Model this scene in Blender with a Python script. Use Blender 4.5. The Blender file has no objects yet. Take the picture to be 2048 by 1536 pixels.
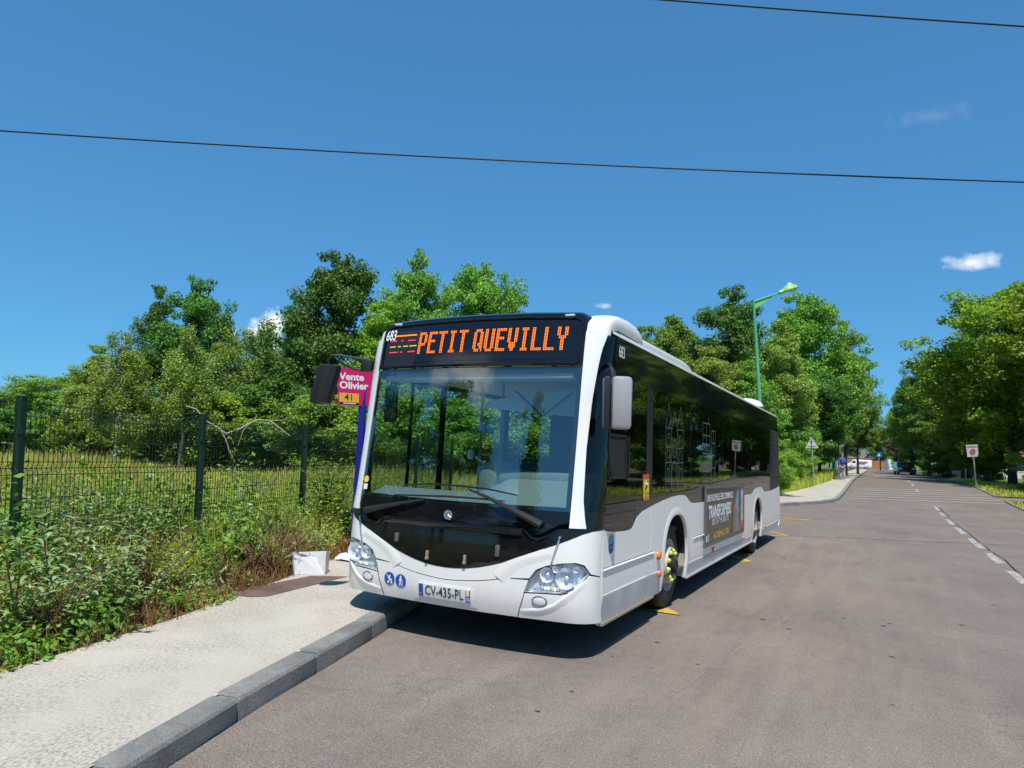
import bpy, bmesh, math, random
import numpy as np
from mathutils import Vector, Matrix
from mathutils.geometry import delaunay_2d_cdt
from math import sin, cos, pi, radians, sqrt, atan, atan2, asin

SC = bpy.context.scene
COL = SC.collection

# ------------------------------------------------------------------ camera
CAM = np.array([3.316137, -5.245542, 1.640794])
C_R = np.array([0.88697823, 0.45969968, 0.04411154])
C_U = np.array([0.00641275, -0.10776967, 0.99415521])
C_F = np.array([-0.46176672, 0.88151115, 0.09853729])
FPX = 1412.57
cam_d = bpy.data.cameras.new('camera')
cam_d.sensor_fit = 'HORIZONTAL'; cam_d.sensor_width = 36.0
cam_d.lens = FPX / 2048 * 36.0
cam_d.clip_start = 0.05; cam_d.clip_end = 3000
cam_o = bpy.data.objects.new('camera', cam_d); COL.objects.link(cam_o)
M = Matrix.Identity(4)
for i in range(3):
    M[i][0] = C_R[i]; M[i][1] = C_U[i]; M[i][2] = -C_F[i]; M[i][3] = CAM[i]
cam_o.matrix_world = M
SC.camera = cam_o

def at(px, py, D):
    """world point seen at a pixel of the 2048x1536 photograph, D metres ahead of the lens"""
    d = C_F + C_R * (px - 1024) / FPX - C_U * (py - 768) / FPX
    return CAM + d * D

# ------------------------------------------------------------------ sky, sun, exposure
SUN_TO = Vector((0.215, -0.385, 0.90)).normalized()
sun_el = asin(SUN_TO.z)
sun_az = atan2(SUN_TO.x, SUN_TO.y)
world = bpy.data.worlds.new('World'); SC.world = world; world.use_nodes = True
wn = world.node_tree.nodes; wl = world.node_tree.links
wn.clear()
w_out = wn.new('ShaderNodeOutputWorld')
w_bg = wn.new('ShaderNodeBackground'); w_bg.inputs['Strength'].default_value = 0.135
w_sky = wn.new('ShaderNodeTexSky'); w_sky.sky_type = 'NISHITA'; w_sky.sun_disc = False
w_sky.sun_elevation = sun_el; w_sky.sun_rotation = sun_az
w_sky.altitude = 300; w_sky.air_density = 1.0; w_sky.dust_density = 0.0; w_sky.ozone_density = 3.0
w_tc = wn.new('ShaderNodeTexCoord')
# small fair-weather clouds, each at its own bearing
def cloud_mask(direction, rx, rz, scale, seed, soft):
    d = Vector(direction).normalized()
    side = d.cross(Vector((0, 0, 1))).normalized(); up = side.cross(d)
    def dotn(v, k):
        n = wn.new('ShaderNodeVectorMath'); n.operation = 'DOT_PRODUCT'
        wl.new(w_tc.outputs['Generated'], n.inputs[0]); n.inputs[1].default_value = tuple(v)
        return n.outputs['Value']
    def m(op, a, b=None):
        n = wn.new('ShaderNodeMath'); n.operation = op
        for i, q in enumerate((a, b)):
            if q is None: continue
            if isinstance(q, (int, float)): n.inputs[i].default_value = q
            else: wl.new(q, n.inputs[i])
        return n.outputs[0]
    a = m('DIVIDE', dotn(side, 0), rx); b = m('DIVIDE', dotn(up, 0), rz)
    front = m('GREATER_THAN', dotn(d, 0), 0.5)
    r = m('SQRT', m('ADD', m('MULTIPLY', a, a), m('MULTIPLY', b, b)))
    nz = wn.new('ShaderNodeTexNoise'); nz.inputs['Scale'].default_value = scale
    nz.inputs['Detail'].default_value = 8; nz.inputs['Roughness'].default_value = 0.62
    off = wn.new('ShaderNodeVectorMath'); off.operation = 'ADD'
    wl.new(w_tc.outputs['Generated'], off.inputs[0]); off.inputs[1].default_value = (seed, seed * .7, seed * 1.3)
    wl.new(off.outputs[0], nz.inputs['Vector'])
    v = m('ADD', m('SUBTRACT', 1.0, r), m('MULTIPLY', m('SUBTRACT', nz.outputs['Fac'], 0.5), 2.6))
    v = m('MULTIPLY', v, 1.0 / soft)
    cl = wn.new('ShaderNodeClamp'); wl.new(v, cl.inputs[0])
    return m('MULTIPLY', cl.outputs[0], front)
def bearing(px, py): return Vector(C_F + C_R * (px - 1024) / FPX - C_U * (py - 768) / FPX).normalized()
CLOUDS = [(bearing(1945, 524), .034, .011, 46, 1.3, 1.3, .9), (bearing(1211, 612), .013, .005, 60, 4.1, 1.2, .5),
          (bearing(1865, 232), .05, .012, 60, 7.7, 3.0, .14), (bearing(535, 668), .03, .03, 30, 9.2, .7, .9),
          (Vector((-0.54, -0.78, 0.345)), .17, .075, 11, 2.6, .8, .85), (Vector((-0.2, -0.9, 0.16)), .16, .03, 14, 5.6, .9, .7),
          (Vector((0.75, -0.55, 0.36)), .2, .08, 9, 3.3, .8, .9)]
acc = None
for (d, rx, rz, sc_, sd, soft, op) in CLOUDS:
    v = cloud_mask(d, rx, rz, sc_, sd, soft)
    n = wn.new('ShaderNodeMath'); n.operation = 'MULTIPLY'; wl.new(v, n.inputs[0]); n.inputs[1].default_value = op
    if acc is None: acc = n.outputs[0]
    else:
        x = wn.new('ShaderNodeMath'); x.operation = 'MAXIMUM'; wl.new(acc, x.inputs[0]); wl.new(n.outputs[0], x.inputs[1]); acc = x.outputs[0]
w_mix = wn.new('ShaderNodeMixRGB')
wl.new(acc, w_mix.inputs['Fac'])
# the camera's rendering of a clear sky: softer gradient, deeper blue
w_gm = wn.new('ShaderNodeGamma'); w_gm.inputs['Gamma'].default_value = 0.55; wl.new(w_sky.outputs[0], w_gm.inputs['Color'])
w_hs = wn.new('ShaderNodeVectorMath'); w_hs.operation = 'MULTIPLY'; w_hs.inputs[1].default_value = (.425, 1.12, 1.74); wl.new(w_gm.outputs[0], w_hs.inputs[0])
wl.new(w_hs.outputs[0], w_mix.inputs['Color1']); w_mix.inputs['Color2'].default_value = (8.0, 8.1, 8.3, 1)
wl.new(w_mix.outputs[0], w_bg.inputs['Color']); wl.new(w_bg.outputs[0], w_out.inputs['Surface'])

sun_d = bpy.data.lights.new('sun', 'SUN'); sun_d.energy = 4.6; sun_d.angle = radians(0.55); sun_d.color = (1.0, 0.955, 0.88)
sun_o = bpy.data.objects.new('sun', sun_d); COL.objects.link(sun_o)
sun_o.rotation_euler = (-SUN_TO).to_track_quat('-Z', 'Y').to_euler(); sun_o.location = (6, -12, 25)

SC.view_settings.view_transform = 'Standard'
SC.view_settings.look = 'None'
SC.view_settings.exposure = 0.26
SC.view_settings.gamma = 1.0
SC.view_settings.use_curve_mapping = False
SC.render.engine = 'CYCLES'
SC.cycles.max_bounces = 6; SC.cycles.transparent_max_bounces = 14
SC.cycles.diffuse_bounces = 2; SC.cycles.glossy_bounces = 3

# ------------------------------------------------------------------ materials
MATS = {}
def nm(name):
    m = bpy.data.materials.new(name); m.use_nodes = True
    n = m.node_tree.nodes; l = m.node_tree.links
    b = n.get('Principled BSDF'); o = n.get('Material Output')
    MATS[name] = m
    return m, n, l, b, o
def plain(name, col, rough=.5, metal=0, coat=0, var=0.0, vscale=8.0, bump=0.0, bscale=60.0, spec=.5):
    m, n, l, b, o = nm(name)
    b.inputs['Base Color'].default_value = (*col, 1); b.inputs['Roughness'].default_value = rough
    b.inputs['Metallic'].default_value = metal; b.inputs['Coat Weight'].default_value = coat
    b.inputs['Coat Roughness'].default_value = .04
    b.inputs['Specular IOR Level'].default_value = spec
    tc = n.new('ShaderNodeTexCoord')
    if var:
        nz = n.new('ShaderNodeTexNoise'); nz.inputs['Scale'].default_value = vscale; nz.inputs['Detail'].default_value = 6
        l.new(tc.outputs['Object'], nz.inputs['Vector'])
        r = n.new('ShaderNodeMapRange'); r.inputs['From Min'].default_value = .3; r.inputs['From Max'].default_value = .7
        r.inputs['To Min'].default_value = 1 - var; r.inputs['To Max'].default_value = 1 + var
        l.new(nz.outputs['Fac'], r.inputs['Value'])
        mx = n.new('ShaderNodeVectorMath'); mx.operation = 'SCALE'; mx.inputs[0].default_value = col
        l.new(r.outputs[0], mx.inputs['Scale']); l.new(mx.outputs[0], b.inputs['Base Color'])
        r2 = n.new('ShaderNodeMapRange'); r2.inputs['To Min'].default_value = max(.02, rough - .1); r2.inputs['To Max'].default_value = min(1, rough + .12)
        l.new(nz.outputs['Fac'], r2.inputs['Value']); l.new(r2.outputs[0], b.inputs['Roughness'])
    if bump:
        nz = n.new('ShaderNodeTexNoise'); nz.inputs['Scale'].default_value = bscale; nz.inputs['Detail'].default_value = 5
        l.new(tc.outputs['Object'], nz.inputs['Vector'])
        bp = n.new('ShaderNodeBump'); bp.inputs['Strength'].default_value = bump; bp.inputs['Distance'].default_value = .02
        l.new(nz.outputs['Fac'], bp.inputs['Height']); l.new(bp.outputs[0], b.inputs['Normal'])
    return m
def emit(name, col, strength):
    m, n, l, b, o = nm(name)
    b.inputs['Base Color'].default_value = (*[q * .3 for q in col], 1)
    b.inputs['Emission Color'].default_value = (*col, 1); b.inputs['Emission Strength'].default_value = strength
    return m
def glass(name, tint, ior=1.55, extra=0.0, rough=0.0):
    m, n, l, b, o = nm(name)
    n.remove(b)
    tr = n.new('ShaderNodeBsdfTransparent'); tr.inputs['Color'].default_value = (*tint, 1)
    gl = n.new('ShaderNodeBsdfGlossy'); gl.inputs['Roughness'].default_value = rough; gl.inputs['Color'].default_value = (.96, .98, 1, 1)
    # a thin pane reflects alike from both sides, so undo the node's inversion on back faces
    fr = n.new('ShaderNodeFresnel'); ge = n.new('ShaderNodeNewGeometry'); mr_ = n.new('ShaderNodeMapRange'); mr_.inputs['To Min'].default_value = ior; mr_.inputs['To Max'].default_value = 1 / ior
    l.new(ge.outputs['Backfacing'], mr_.inputs['Value']); l.new(mr_.outputs[0], fr.inputs['IOR'])
    ad = n.new('ShaderNodeMath'); ad.operation = 'ADD'; ad.inputs[1].default_value = extra; ad.use_clamp = True
    l.new(fr.outputs[0], ad.inputs[0])
    mx = n.new('ShaderNodeMixShader'); l.new(ad.outputs[0], mx.inputs[0]); l.new(tr.outputs[0], mx.inputs[1]); l.new(gl.outputs[0], mx.inputs[2])
    l.new(mx.outputs[0], o.inputs['Surface'])
    return m
def leaf(name, c1, c2, c3, transl=.3, scale=.35):
    """foliage: colour differs from leaf to leaf and from clump to clump"""
    m, n, l, b, o = nm(name)
    n.remove(b)
    geo = n.new('ShaderNodeNewGeometry'); oi = n.new('ShaderNodeObjectInfo')
    ramp = n.new('ShaderNodeValToRGB')
    ramp.color_ramp.elements[0].color = (*c1, 1); ramp.color_ramp.elements[1].color = (*c3, 1)
    e = ramp.color_ramp.elements.new(.55); e.color = (*c2, 1)
    tc = n.new('ShaderNodeTexCoord'); nz = n.new('ShaderNodeTexNoise'); nz.inputs['Scale'].default_value = scale; nz.inputs['Detail'].default_value = 2
    l.new(tc.outputs['Object'], nz.inputs['Vector'])
    a = n.new('ShaderNodeMath'); a.operation = 'MULTIPLY_ADD'; l.new(geo.outputs['Random Per Island'], a.inputs[0]); a.inputs[1].default_value = .5
    s = n.new('ShaderNodeMath'); s.operation = 'MULTIPLY_ADD'; l.new(nz.outputs['Fac'], s.inputs[0]); s.inputs[1].default_value = 1.0; s.inputs[2].default_value = -.3
    l.new(s.outputs[0], a.inputs[2]); l.new(a.outputs[0], ramp.inputs['Fac'])
    hs = n.new('ShaderNodeHueSaturation')
    h = n.new('ShaderNodeMapRange'); h.inputs['To Min'].default_value = .485; h.inputs['To Max'].default_value = .512; l.new(oi.outputs['Random'], h.inputs['Value'])
    v = n.new('ShaderNodeMapRange'); v.inputs['To Min'].default_value = .8; v.inputs['To Max'].default_value = 1.2; l.new(oi.outputs['Random'], v.inputs['Value'])
    l.new(h.outputs[0], hs.inputs['Hue']); l.new(v.outputs[0], hs.inputs['Value']); l.new(ramp.outputs[0], hs.inputs['Color'])
    d = n.new('ShaderNodeBsdfDiffuse'); t = n.new('ShaderNodeBsdfTranslucent'); g = n.new('ShaderNodeBsdfGlossy'); g.inputs['Roughness'].default_value = .6
    g.inputs['Color'].default_value = (.8, .85, .75, 1)
    l.new(hs.outputs[0], d.inputs['Color'])
    bright = n.new('ShaderNodeVectorMath'); bright.operation = 'MULTIPLY'; bright.inputs[1].default_value = (1.25, 1.35, .7)
    l.new(hs.outputs[0], bright.inputs[0]); l.new(bright.outputs[0], t.inputs['Color'])
    m1 = n.new('ShaderNodeMixShader'); m1.inputs[0].default_value = transl; l.new(d.outputs[0], m1.inputs[1]); l.new(t.outputs[0], m1.inputs[2])
    m2 = n.new('ShaderNodeMixShader'); m2.inputs[0].default_value = .035; l.new(m1.outputs[0], m2.inputs[1]); l.new(g.outputs[0], m2.inputs[2])
    l.new(m2.outputs[0], o.inputs['Surface'])
    return m

m, n, l, b, o = nm('bus_white')
tc = n.new('ShaderNodeTexCoord'); b.inputs['Roughness'].default_value = .28; b.inputs['Coat Weight'].default_value = .5; b.inputs['Coat Roughness'].default_value = .05
def _n(scale, vec, detail=6):
    x = n.new('ShaderNodeTexNoise'); x.inputs['Scale'].default_value = scale; x.inputs['Detail'].default_value = detail; l.new(vec, x.inputs['Vector']); return x.outputs['Fac']
_mp = n.new('ShaderNodeMapping'); _mp.inputs['Scale'].default_value = (5, 5, .7); l.new(tc.outputs['Object'], _mp.inputs['Vector'])
_sx = n.new('ShaderNodeSeparateXYZ'); l.new(tc.outputs['Object'], _sx.inputs[0])
_hr = n.new('ShaderNodeMapRange'); _hr.inputs['From Min'].default_value = .25; _hr.inputs['From Max'].default_value = .75; _hr.inputs['To Min'].default_value = .34; _hr.inputs['To Max'].default_value = .04; l.new(_sx.outputs['Z'], _hr.inputs['Value'])
_mu = n.new('ShaderNodeMath'); _mu.operation = 'MULTIPLY'; l.new(_n(2.2, _mp.outputs[0]), _mu.inputs[0]); l.new(_hr.outputs[0], _mu.inputs[1])
_mx = n.new('ShaderNodeMixRGB'); _mx.inputs['Color1'].default_value = (.83, .83, .80, 1); _mx.inputs['Color2'].default_value = (.36, .32, .26, 1); l.new(_mu.outputs[0], _mx.inputs['Fac']); l.new(_mx.outputs[0], b.inputs['Base Color'])
_bp = n.new('ShaderNodeBump'); _bp.inputs['Strength'].default_value = .04; _bp.inputs['Distance'].default_value = .05; l.new(_n(1.8, tc.outputs['Object'], 2), _bp.inputs['Height']); l.new(_bp.outputs[0], b.inputs['Normal'])
plain('bus_grey', (.47, .48, .49), .4, coat=.2, var=.06, vscale=2.5)
plain('gloss_black', (.007, .007, .009), .05, coat=.0)
plain('fascia_black', (.006, .006, .008), .10, coat=.3)
plain('soft_black', (.012, .012, .014), .42)
plain('seam_dark', (.03, .03, .03), .7)
plain('plastic_black', (.016, .017, .02), .38, bump=.1, bscale=300)
plain('rubber', (.022, .021, .02), .75, var=.3, vscale=14, bump=.15, bscale=80)
plain('under_black', (.008, .008, .008), .85)
plain('mirror_grey', (.33, .33, .34), .38, coat=.2)
plain('chrome', (.75, .77, .8), .12, metal=1)
plain('reflector', (.90, .93, .98), .2, metal=.35)
plain('lamp_grey', (.78, .83, .88), .3, metal=.2, var=.25, vscale=45)
plain('steel_dusty', (.50, .43, .33), .7, metal=.05, var=.25, vscale=9)
plain('orange_lens', (.75, .17, .02), .2, coat=.5)
plain('red_lens', (.6, .1, .03), .25, coat=.5)
plain('nut_yellow', (.56, .68, .13), .5)
plain('brass_fitting', (.42, .33, .24), .4, metal=.4)
plain('interior_grey', (.27, .31, .30), .6, var=.05)
plain('interior_dark', (.035, .04, .045), .6)
plain('interior_light', (.58, .64, .66), .6)
plain('interior_floor', (.06, .065, .07), .7)
plain('seat_blue', (.03, .07, .14), .8, var=.3, vscale=30)
plain('grab_pole', (.6, .55, .1), .3)
plain('blue_paint', (.012, .012, .22), .45)
plain('icon_blue', (.0, .07, .42), .4)
plain('plate_white', (.72, .73, .72), .35)
plain('print_white', (.82, .82, .80), .5)
plain('print_black', (.012, .012, .012), .5)
plain('etch_white', (.14, .16, .155), .6)
plain('logo_green', (.2, .42, .05), .4); plain('logo_light_blue', (.05, .35, .7), .4); plain('logo_blue', (.01, .13, .5), .4); plain('logo_navy', (.01, .02, .22), .4)
plain('magenta', (.62, .005, .13), .42, var=.05)
plain('tag_orange', (.80, .42, .04), .5)
plain('sticker_yellow', (.85, .62, .02), .4); plain('sticker_red', (.7, .07, .03), .4)
plain('poster_brown', (.085, .06, .045), .32, var=.35, vscale=1.6)
plain('poster_grey', (.20, .17, .15), .35, var=.4, vscale=5)
plain('poster_teal', (.16, .30, .34), .35, var=.2, vscale=5)
plain('poster_blue', (.03, .05, .28), .35, var=.3, vscale=6)
plain('poster_cream', (.55, .42, .28), .35, var=.3, vscale=6)
plain('poster_red', (.5, .07, .03), .35, var=.3, vscale=6)
plain('poster_gold', (.75, .42, .02), .35)
plain('frame_grey', (.16, .17, .17), .35, metal=.5)
emit('led_orange', (1.0, .20, .012), 1.6)
emit('led_red', (1.0, .05, .08), .75)
emit('led_yellow', (.75, .68, .05), .55)
emit('drl', (1.0, .96, .7), .8)
glass('windscreen', (.62, .75, .74), 1.5, .125)
glass('tinted', (.10, .13, .13), 1.5, .0)
glass('door_glass', (.85, .92, .90), 1.4, .0)
glass('clear_lens', (.93, .95, .97), 1.45, .02)
plain('fence_green', (.006, .038, .025), .4, coat=.2)
plain('fence_wire', (.008, .04, .028), .45)
plain('lamp_green', (.10, .42, .22), .4, var=.08, vscale=3)
plain('lamp_green_light', (.22, .55, .12), .4)
plain('galvanised', (.46, .48, .5), .42, metal=.5, var=.1, vscale=10)
plain('sign_white', (.58, .58, .58), .45, var=.06, vscale=8)
plain('sign_back', (.42, .44, .46), .5, metal=.2, var=.1, vscale=6)
plain('sign_blue', (.02, .13, .48), .4)
plain('carton_white', (.74, .75, .78), .75, var=.07, vscale=12)
plain('wire_black', (.01, .01, .012), .6)
plain('wood_pale', (.40, .34, .24), .8, var=.2, vscale=20)
plain('skin', (.42, .25, .17), .6); plain('jacket_blue', (.03, .10, .32), .8, var=.2, vscale=20); plain('trousers_grey', (.30, .33, .40), .85, var=.15, vscale=15)
plain('hair_brown', (.035, .018, .01), .7); plain('bag_grey', (.35, .42, .52), .7); plain('shoe_grey', (.35, .4, .38), .7)
plain('van_white', (.8, .8, .8), .3, coat=.4); plain('car_dark', (.012, .014, .025), .2, coat=.6)
plain('glass_dark', (.015, .02, .025), .08, coat=.5)
plain('wall_cream', (.62, .57, .47), .85, var=.1, vscale=1.5); plain('roof_slate', (.10, .105, .12), .7, var=.2, vscale=4)
plain('roof_red', (.40, .12, .05), .8, var=.25, vscale=3); plain('brick_orange', (.38, .16, .06), .85, var=.2, vscale=3)
plain('bark', (.085, .07, .052), .9, var=.35, vscale=6, bump=.5, bscale=25)
# white birch bark with dark marks
m, n, l, b, o = nm('birch_bark')
tc = n.new('ShaderNodeTexCoord'); mp = n.new('ShaderNodeMapping'); mp.inputs['Scale'].default_value = (2, 2, 9); l.new(tc.outputs['Object'], mp.inputs['Vector'])
nz = n.new('ShaderNodeTexNoise'); nz.inputs['Scale'].default_value = 1.6; nz.inputs['Detail'].default_value = 5; l.new(mp.outputs[0], nz.inputs['Vector'])
rp = n.new('ShaderNodeValToRGB'); rp.color_ramp.elements[0].position = .36; rp.color_ramp.elements[0].color = (.05, .045, .04, 1); rp.color_ramp.elements[1].position = .46; rp.color_ramp.elements[1].color = (.62, .60, .54, 1)
l.new(nz.outputs['Fac'], rp.inputs['Fac']); l.new(rp.outputs[0], b.inputs['Base Color']); b.inputs['Roughness'].default_value = .85

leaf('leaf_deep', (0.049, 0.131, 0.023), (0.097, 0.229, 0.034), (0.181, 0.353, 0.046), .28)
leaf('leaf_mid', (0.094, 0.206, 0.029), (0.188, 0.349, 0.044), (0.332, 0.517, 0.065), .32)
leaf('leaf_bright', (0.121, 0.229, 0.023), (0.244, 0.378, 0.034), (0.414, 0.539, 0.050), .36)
leaf('leaf_olive', (0.149, 0.235, 0.041), (0.269, 0.379, 0.065), (0.402, 0.538, 0.093), .3)
leaf('leaf_brownish', (0.074, 0.070, 0.029), (0.138, 0.119, 0.052), (0.210, 0.169, 0.073), .2)
leaf('leaf_silver', (0.123, 0.199, 0.077), (0.247, 0.350, 0.146), (0.493, 0.582, 0.257), .2, 2.0)
leaf('leaf_weed', (0.080, 0.183, 0.019), (0.169, 0.321, 0.032), (0.340, 0.492, 0.047), .36, 2.0)
leaf('leaf_weed_yellow', (0.223, 0.282, 0.021), (0.423, 0.446, 0.035), (0.647, 0.611, 0.060), .36, 2.0)
leaf('leaf_dry', (0.143, 0.068, 0.028), (0.270, 0.128, 0.050), (0.413, 0.225, 0.088), .2, 2.0)
leaf('grass_blade', (0.265, 0.344, 0.047), (0.498, 0.533, 0.080), (0.895, 0.751, 0.184), .3, .5)
leaf('grass_straw', (0.401, 0.331, 0.086), (0.626, 0.497, 0.156), (0.902, 0.685, 0.226), .25, .5)
leaf('grass_dark', (0.097, 0.182, 0.029), (0.166, 0.275, 0.039), (0.305, 0.391, 0.057), .3, .8)
plain('stem_green', (.10, .14, .04), .7); plain('stem_brown', (.15, .09, .05), .8)

# asphalt: warm grey aggregate, oil stains, pale scuffs, cracks, dark spots
m, n, l, b, o = nm('asphalt')
tc = n.new('ShaderNodeTexCoord')
def noise(scale, detail=4, rough=.6, vec=None, dist=0):
    x = n.new('ShaderNodeTexNoise'); x.inputs['Scale'].default_value = scale; x.inputs['Detail'].default_value = detail
    x.inputs['Roughness'].default_value = rough; x.inputs['Distortion'].default_value = dist
    l.new(vec if vec is not None else tc.outputs['Object'], x.inputs['Vector']); return x.outputs['Fac']
def ramp(v, p0, c0, p1, c1):
    x = n.new('ShaderNodeValToRGB'); x.color_ramp.elements[0].position = p0; x.color_ramp.elements[1].position = p1
    x.color_ramp.elements[0].color = (*c0, 1) if len(c0) == 3 else c0; x.color_ramp.elements[1].color = (*c1, 1) if len(c1) == 3 else c1
    l.new(v, x.inputs['Fac']); return x.outputs[0]
def mix(mode, fac, a, bb):
    x = n.new('ShaderNodeMixRGB'); x.blend_type = mode
    for i, q in zip(('Fac', 'Color1', 'Color2'), (fac, a, bb)):
        if isinstance(q, (int, float)): x.inputs[i].default_value = q
        elif isinstance(q, tuple): x.inputs[i].default_value = (*q, 1)
        else: l.new(q, x.inputs[i])
    return x.outputs[0]
def G(v): return (v, v, v)
base = ramp(noise(.45, 5, .6), .3, (.152, .126, .108), .72, (.214, .176, .147))
stain = ramp(noise(1.15, 6, .62, dist=.6), .30, G(.84), .48, G(1.0))
mp = n.new('ShaderNodeMapping'); mp.inputs['Scale'].default_value = (1.6, .16, 1); l.new(tc.outputs['Object'], mp.inputs['Vector'])
streak = ramp(noise(1.3, 6, .65, mp.outputs[0], .5), .55, G(1.0), .78, G(1.32))
grit = ramp(noise(150, 3, .7), .34, G(.42), .66, G(1.62))
chip = ramp(noise(75, 2, .5), .64, G(1.0), .72, G(2.0))
dark = ramp(noise(60, 2, .5), .26, G(.5), .34, G(1.0))
mid = mix('MULTIPLY', 1.0, ramp(noise(9, 6, .8), .3, G(.84), .7, G(1.16)), ramp(noise(55, 5, .85), .34, G(.55), .66, G(1.45))); cc = mix('MULTIPLY', 1.0, base, stain); cc = mix('MULTIPLY', .7, cc, streak); cc = mix('MULTIPLY', 1.0, cc, mid); cc = mix('MULTIPLY', 1.0, cc, grit); cc = mix('MULTIPLY', .8, cc, chip); cc = mix('MULTIPLY', .8, cc, dark)
sx_ = n.new('ShaderNodeSeparateXYZ'); l.new(tc.outputs['Object'], sx_.inputs[0])
def band(sock, a, b_, c_, d_):
    q1 = n.new('ShaderNodeMapRange'); q1.interpolation_type = 'SMOOTHSTEP'; q1.inputs['From Min'].default_value = a; q1.inputs['From Max'].default_value = b_; l.new(sock, q1.inputs['Value'])
    q2 = n.new('ShaderNodeMapRange'); q2.interpolation_type = 'SMOOTHSTEP'; q2.inputs['From Min'].default_value = c_; q2.inputs['From Max'].default_value = d_; q2.inputs['To Min'].default_value = 1; q2.inputs['To Max'].default_value = 0; l.new(sock, q2.inputs['Value'])
    q = n.new('ShaderNodeMath'); q.operation = 'MULTIPLY'; l.new(q1.outputs[0], q.inputs[0]); l.new(q2.outputs[0], q.inputs[1]); return q.outputs[0]
dm_ = n.new('ShaderNodeMath'); dm_.operation = 'MULTIPLY'; l.new(band(sx_.outputs['X'], 1.1, 1.9, 2.6, 4.4), dm_.inputs[0]); l.new(band(sx_.outputs['Y'], -4, 1, 12, 22), dm_.inputs[1])
mp3 = n.new('ShaderNodeMapping'); mp3.inputs['Scale'].default_value = (2.4, .35, 1); mp3.inputs['Rotation'].default_value = (0, 0, .06); l.new(tc.outputs['Object'], mp3.inputs['Vector'])
dn_ = n.new('ShaderNodeMath'); dn_.operation = 'MULTIPLY'; l.new(dm_.outputs[0], dn_.inputs[0]); l.new(ramp(noise(1.5, 7, .7, mp3.outputs[0], .4), .40, G(0), .72, G(.5)), dn_.inputs[1])
cc = mix('MIX', dn_.outputs[0], cc, mix('MULTIPLY', .7, (.30, .235, .17), grit))
vo = n.new('ShaderNodeTexVoronoi'); vo.feature = 'DISTANCE_TO_EDGE'; vo.inputs['Scale'].default_value = .33
wv = n.new('ShaderNodeVectorMath'); wv.operation = 'ADD'
nzc = n.new('ShaderNodeTexNoise'); nzc.inputs['Scale'].default_value = 1.4; nzc.inputs['Detail'].default_value = 5; l.new(tc.outputs['Object'], nzc.inputs['Vector'])
l.new(tc.outputs['Object'], wv.inputs[0]); l.new(nzc.outputs['Color'], wv.inputs[1]); l.new(wv.outputs[0], vo.inputs['Vector'])
crack = ramp(vo.outputs['Distance'], .0008, G(.45), .0035, G(1.0))
cc = mix('MULTIPLY', ramp(noise(.4, 3), .50, G(0), .60, G(.5)), cc, crack)
vs = n.new('ShaderNodeTexVoronoi'); vs.inputs['Scale'].default_value = 1.7; l.new(tc.outputs['Object'], vs.inputs['Vector'])
spot = ramp(vs.outputs['Distance'], .030, G(.3), .044, G(1.0)); cc = mix('MULTIPLY', .85, cc, spot)
l.new(cc, b.inputs['Base Color']); b.inputs['Roughness'].default_value = .88; b.inputs['Specular IOR Level'].default_value = .25
bp = n.new('ShaderNodeBump'); bp.inputs['Strength'].default_value = .55; bp.inputs['Distance'].default_value = .006; l.new(noise(150, 3), bp.inputs['Height']); l.new(bp.outputs[0], b.inputs['Normal'])

# pavement: pale beige worn render with darker rubbed specks
m, n, l, b, o = nm('pavement')
tc = n.new('ShaderNodeTexCoord')
base = ramp(noise(.9, 5, .6), .3, (.44, .395, .33), .7, (.54, .49, .415))
mp = n.new('ShaderNodeMapping'); mp.inputs['Scale'].default_value = (1, .55, 1); mp.inputs['Rotation'].default_value = (0, 0, .3); l.new(tc.outputs['Object'], mp.inputs['Vector'])
spk = ramp(noise(62, 5, .75, mp.outputs[0]), .40, G(.50), .54, G(1.0))
wear = ramp(noise(1.1, 4, .6), .38, G(.25), .58, G(1.0))
cc = mix('MULTIPLY', wear, base, spk)
cc = mix('MULTIPLY', .6, cc, ramp(noise(160, 2), .3, G(.75), .7, G(1.2)))
l.new(cc, b.inputs['Base Color']); b.inputs['Roughness'].default_value = .9; b.inputs['Specular IOR Level'].default_value = .2
bp = n.new('ShaderNodeBump'); bp.inputs['Strength'].default_value = .5; bp.inputs['Distance'].default_value = .006; l.new(noise(70, 4), bp.inputs['Height']); l.new(bp.outputs[0], b.inputs['Normal'])

# kerb concrete
m, n, l, b, o = nm('kerb_concrete')
tc = n.new('ShaderNodeTexCoord')
base = ramp(noise(2.2, 5, .65), .3, (.13, .134, .13), .72, (.29, .287, .27))
cc = mix('MULTIPLY', 1.0, base, ramp(noise(110, 3), .3, G(.65), .7, G(1.35)))
l.new(cc, b.inputs['Base Color']); b.inputs['Roughness'].default_value = .9
bp = n.new('ShaderNodeBump'); bp.inputs['Strength'].default_value = .9; bp.inputs['Distance'].default_value = .012; l.new(noise(55, 6, .7), bp.inputs['Height']); l.new(bp.outputs[0], b.inputs['Normal'])
plain('mortar', (.24, .22, .19), .95, var=.2, vscale=12)
plain('brown_screed', (.135, .085, .062), .85, var=.25, vscale=4, bump=.2, bscale=90)

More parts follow.
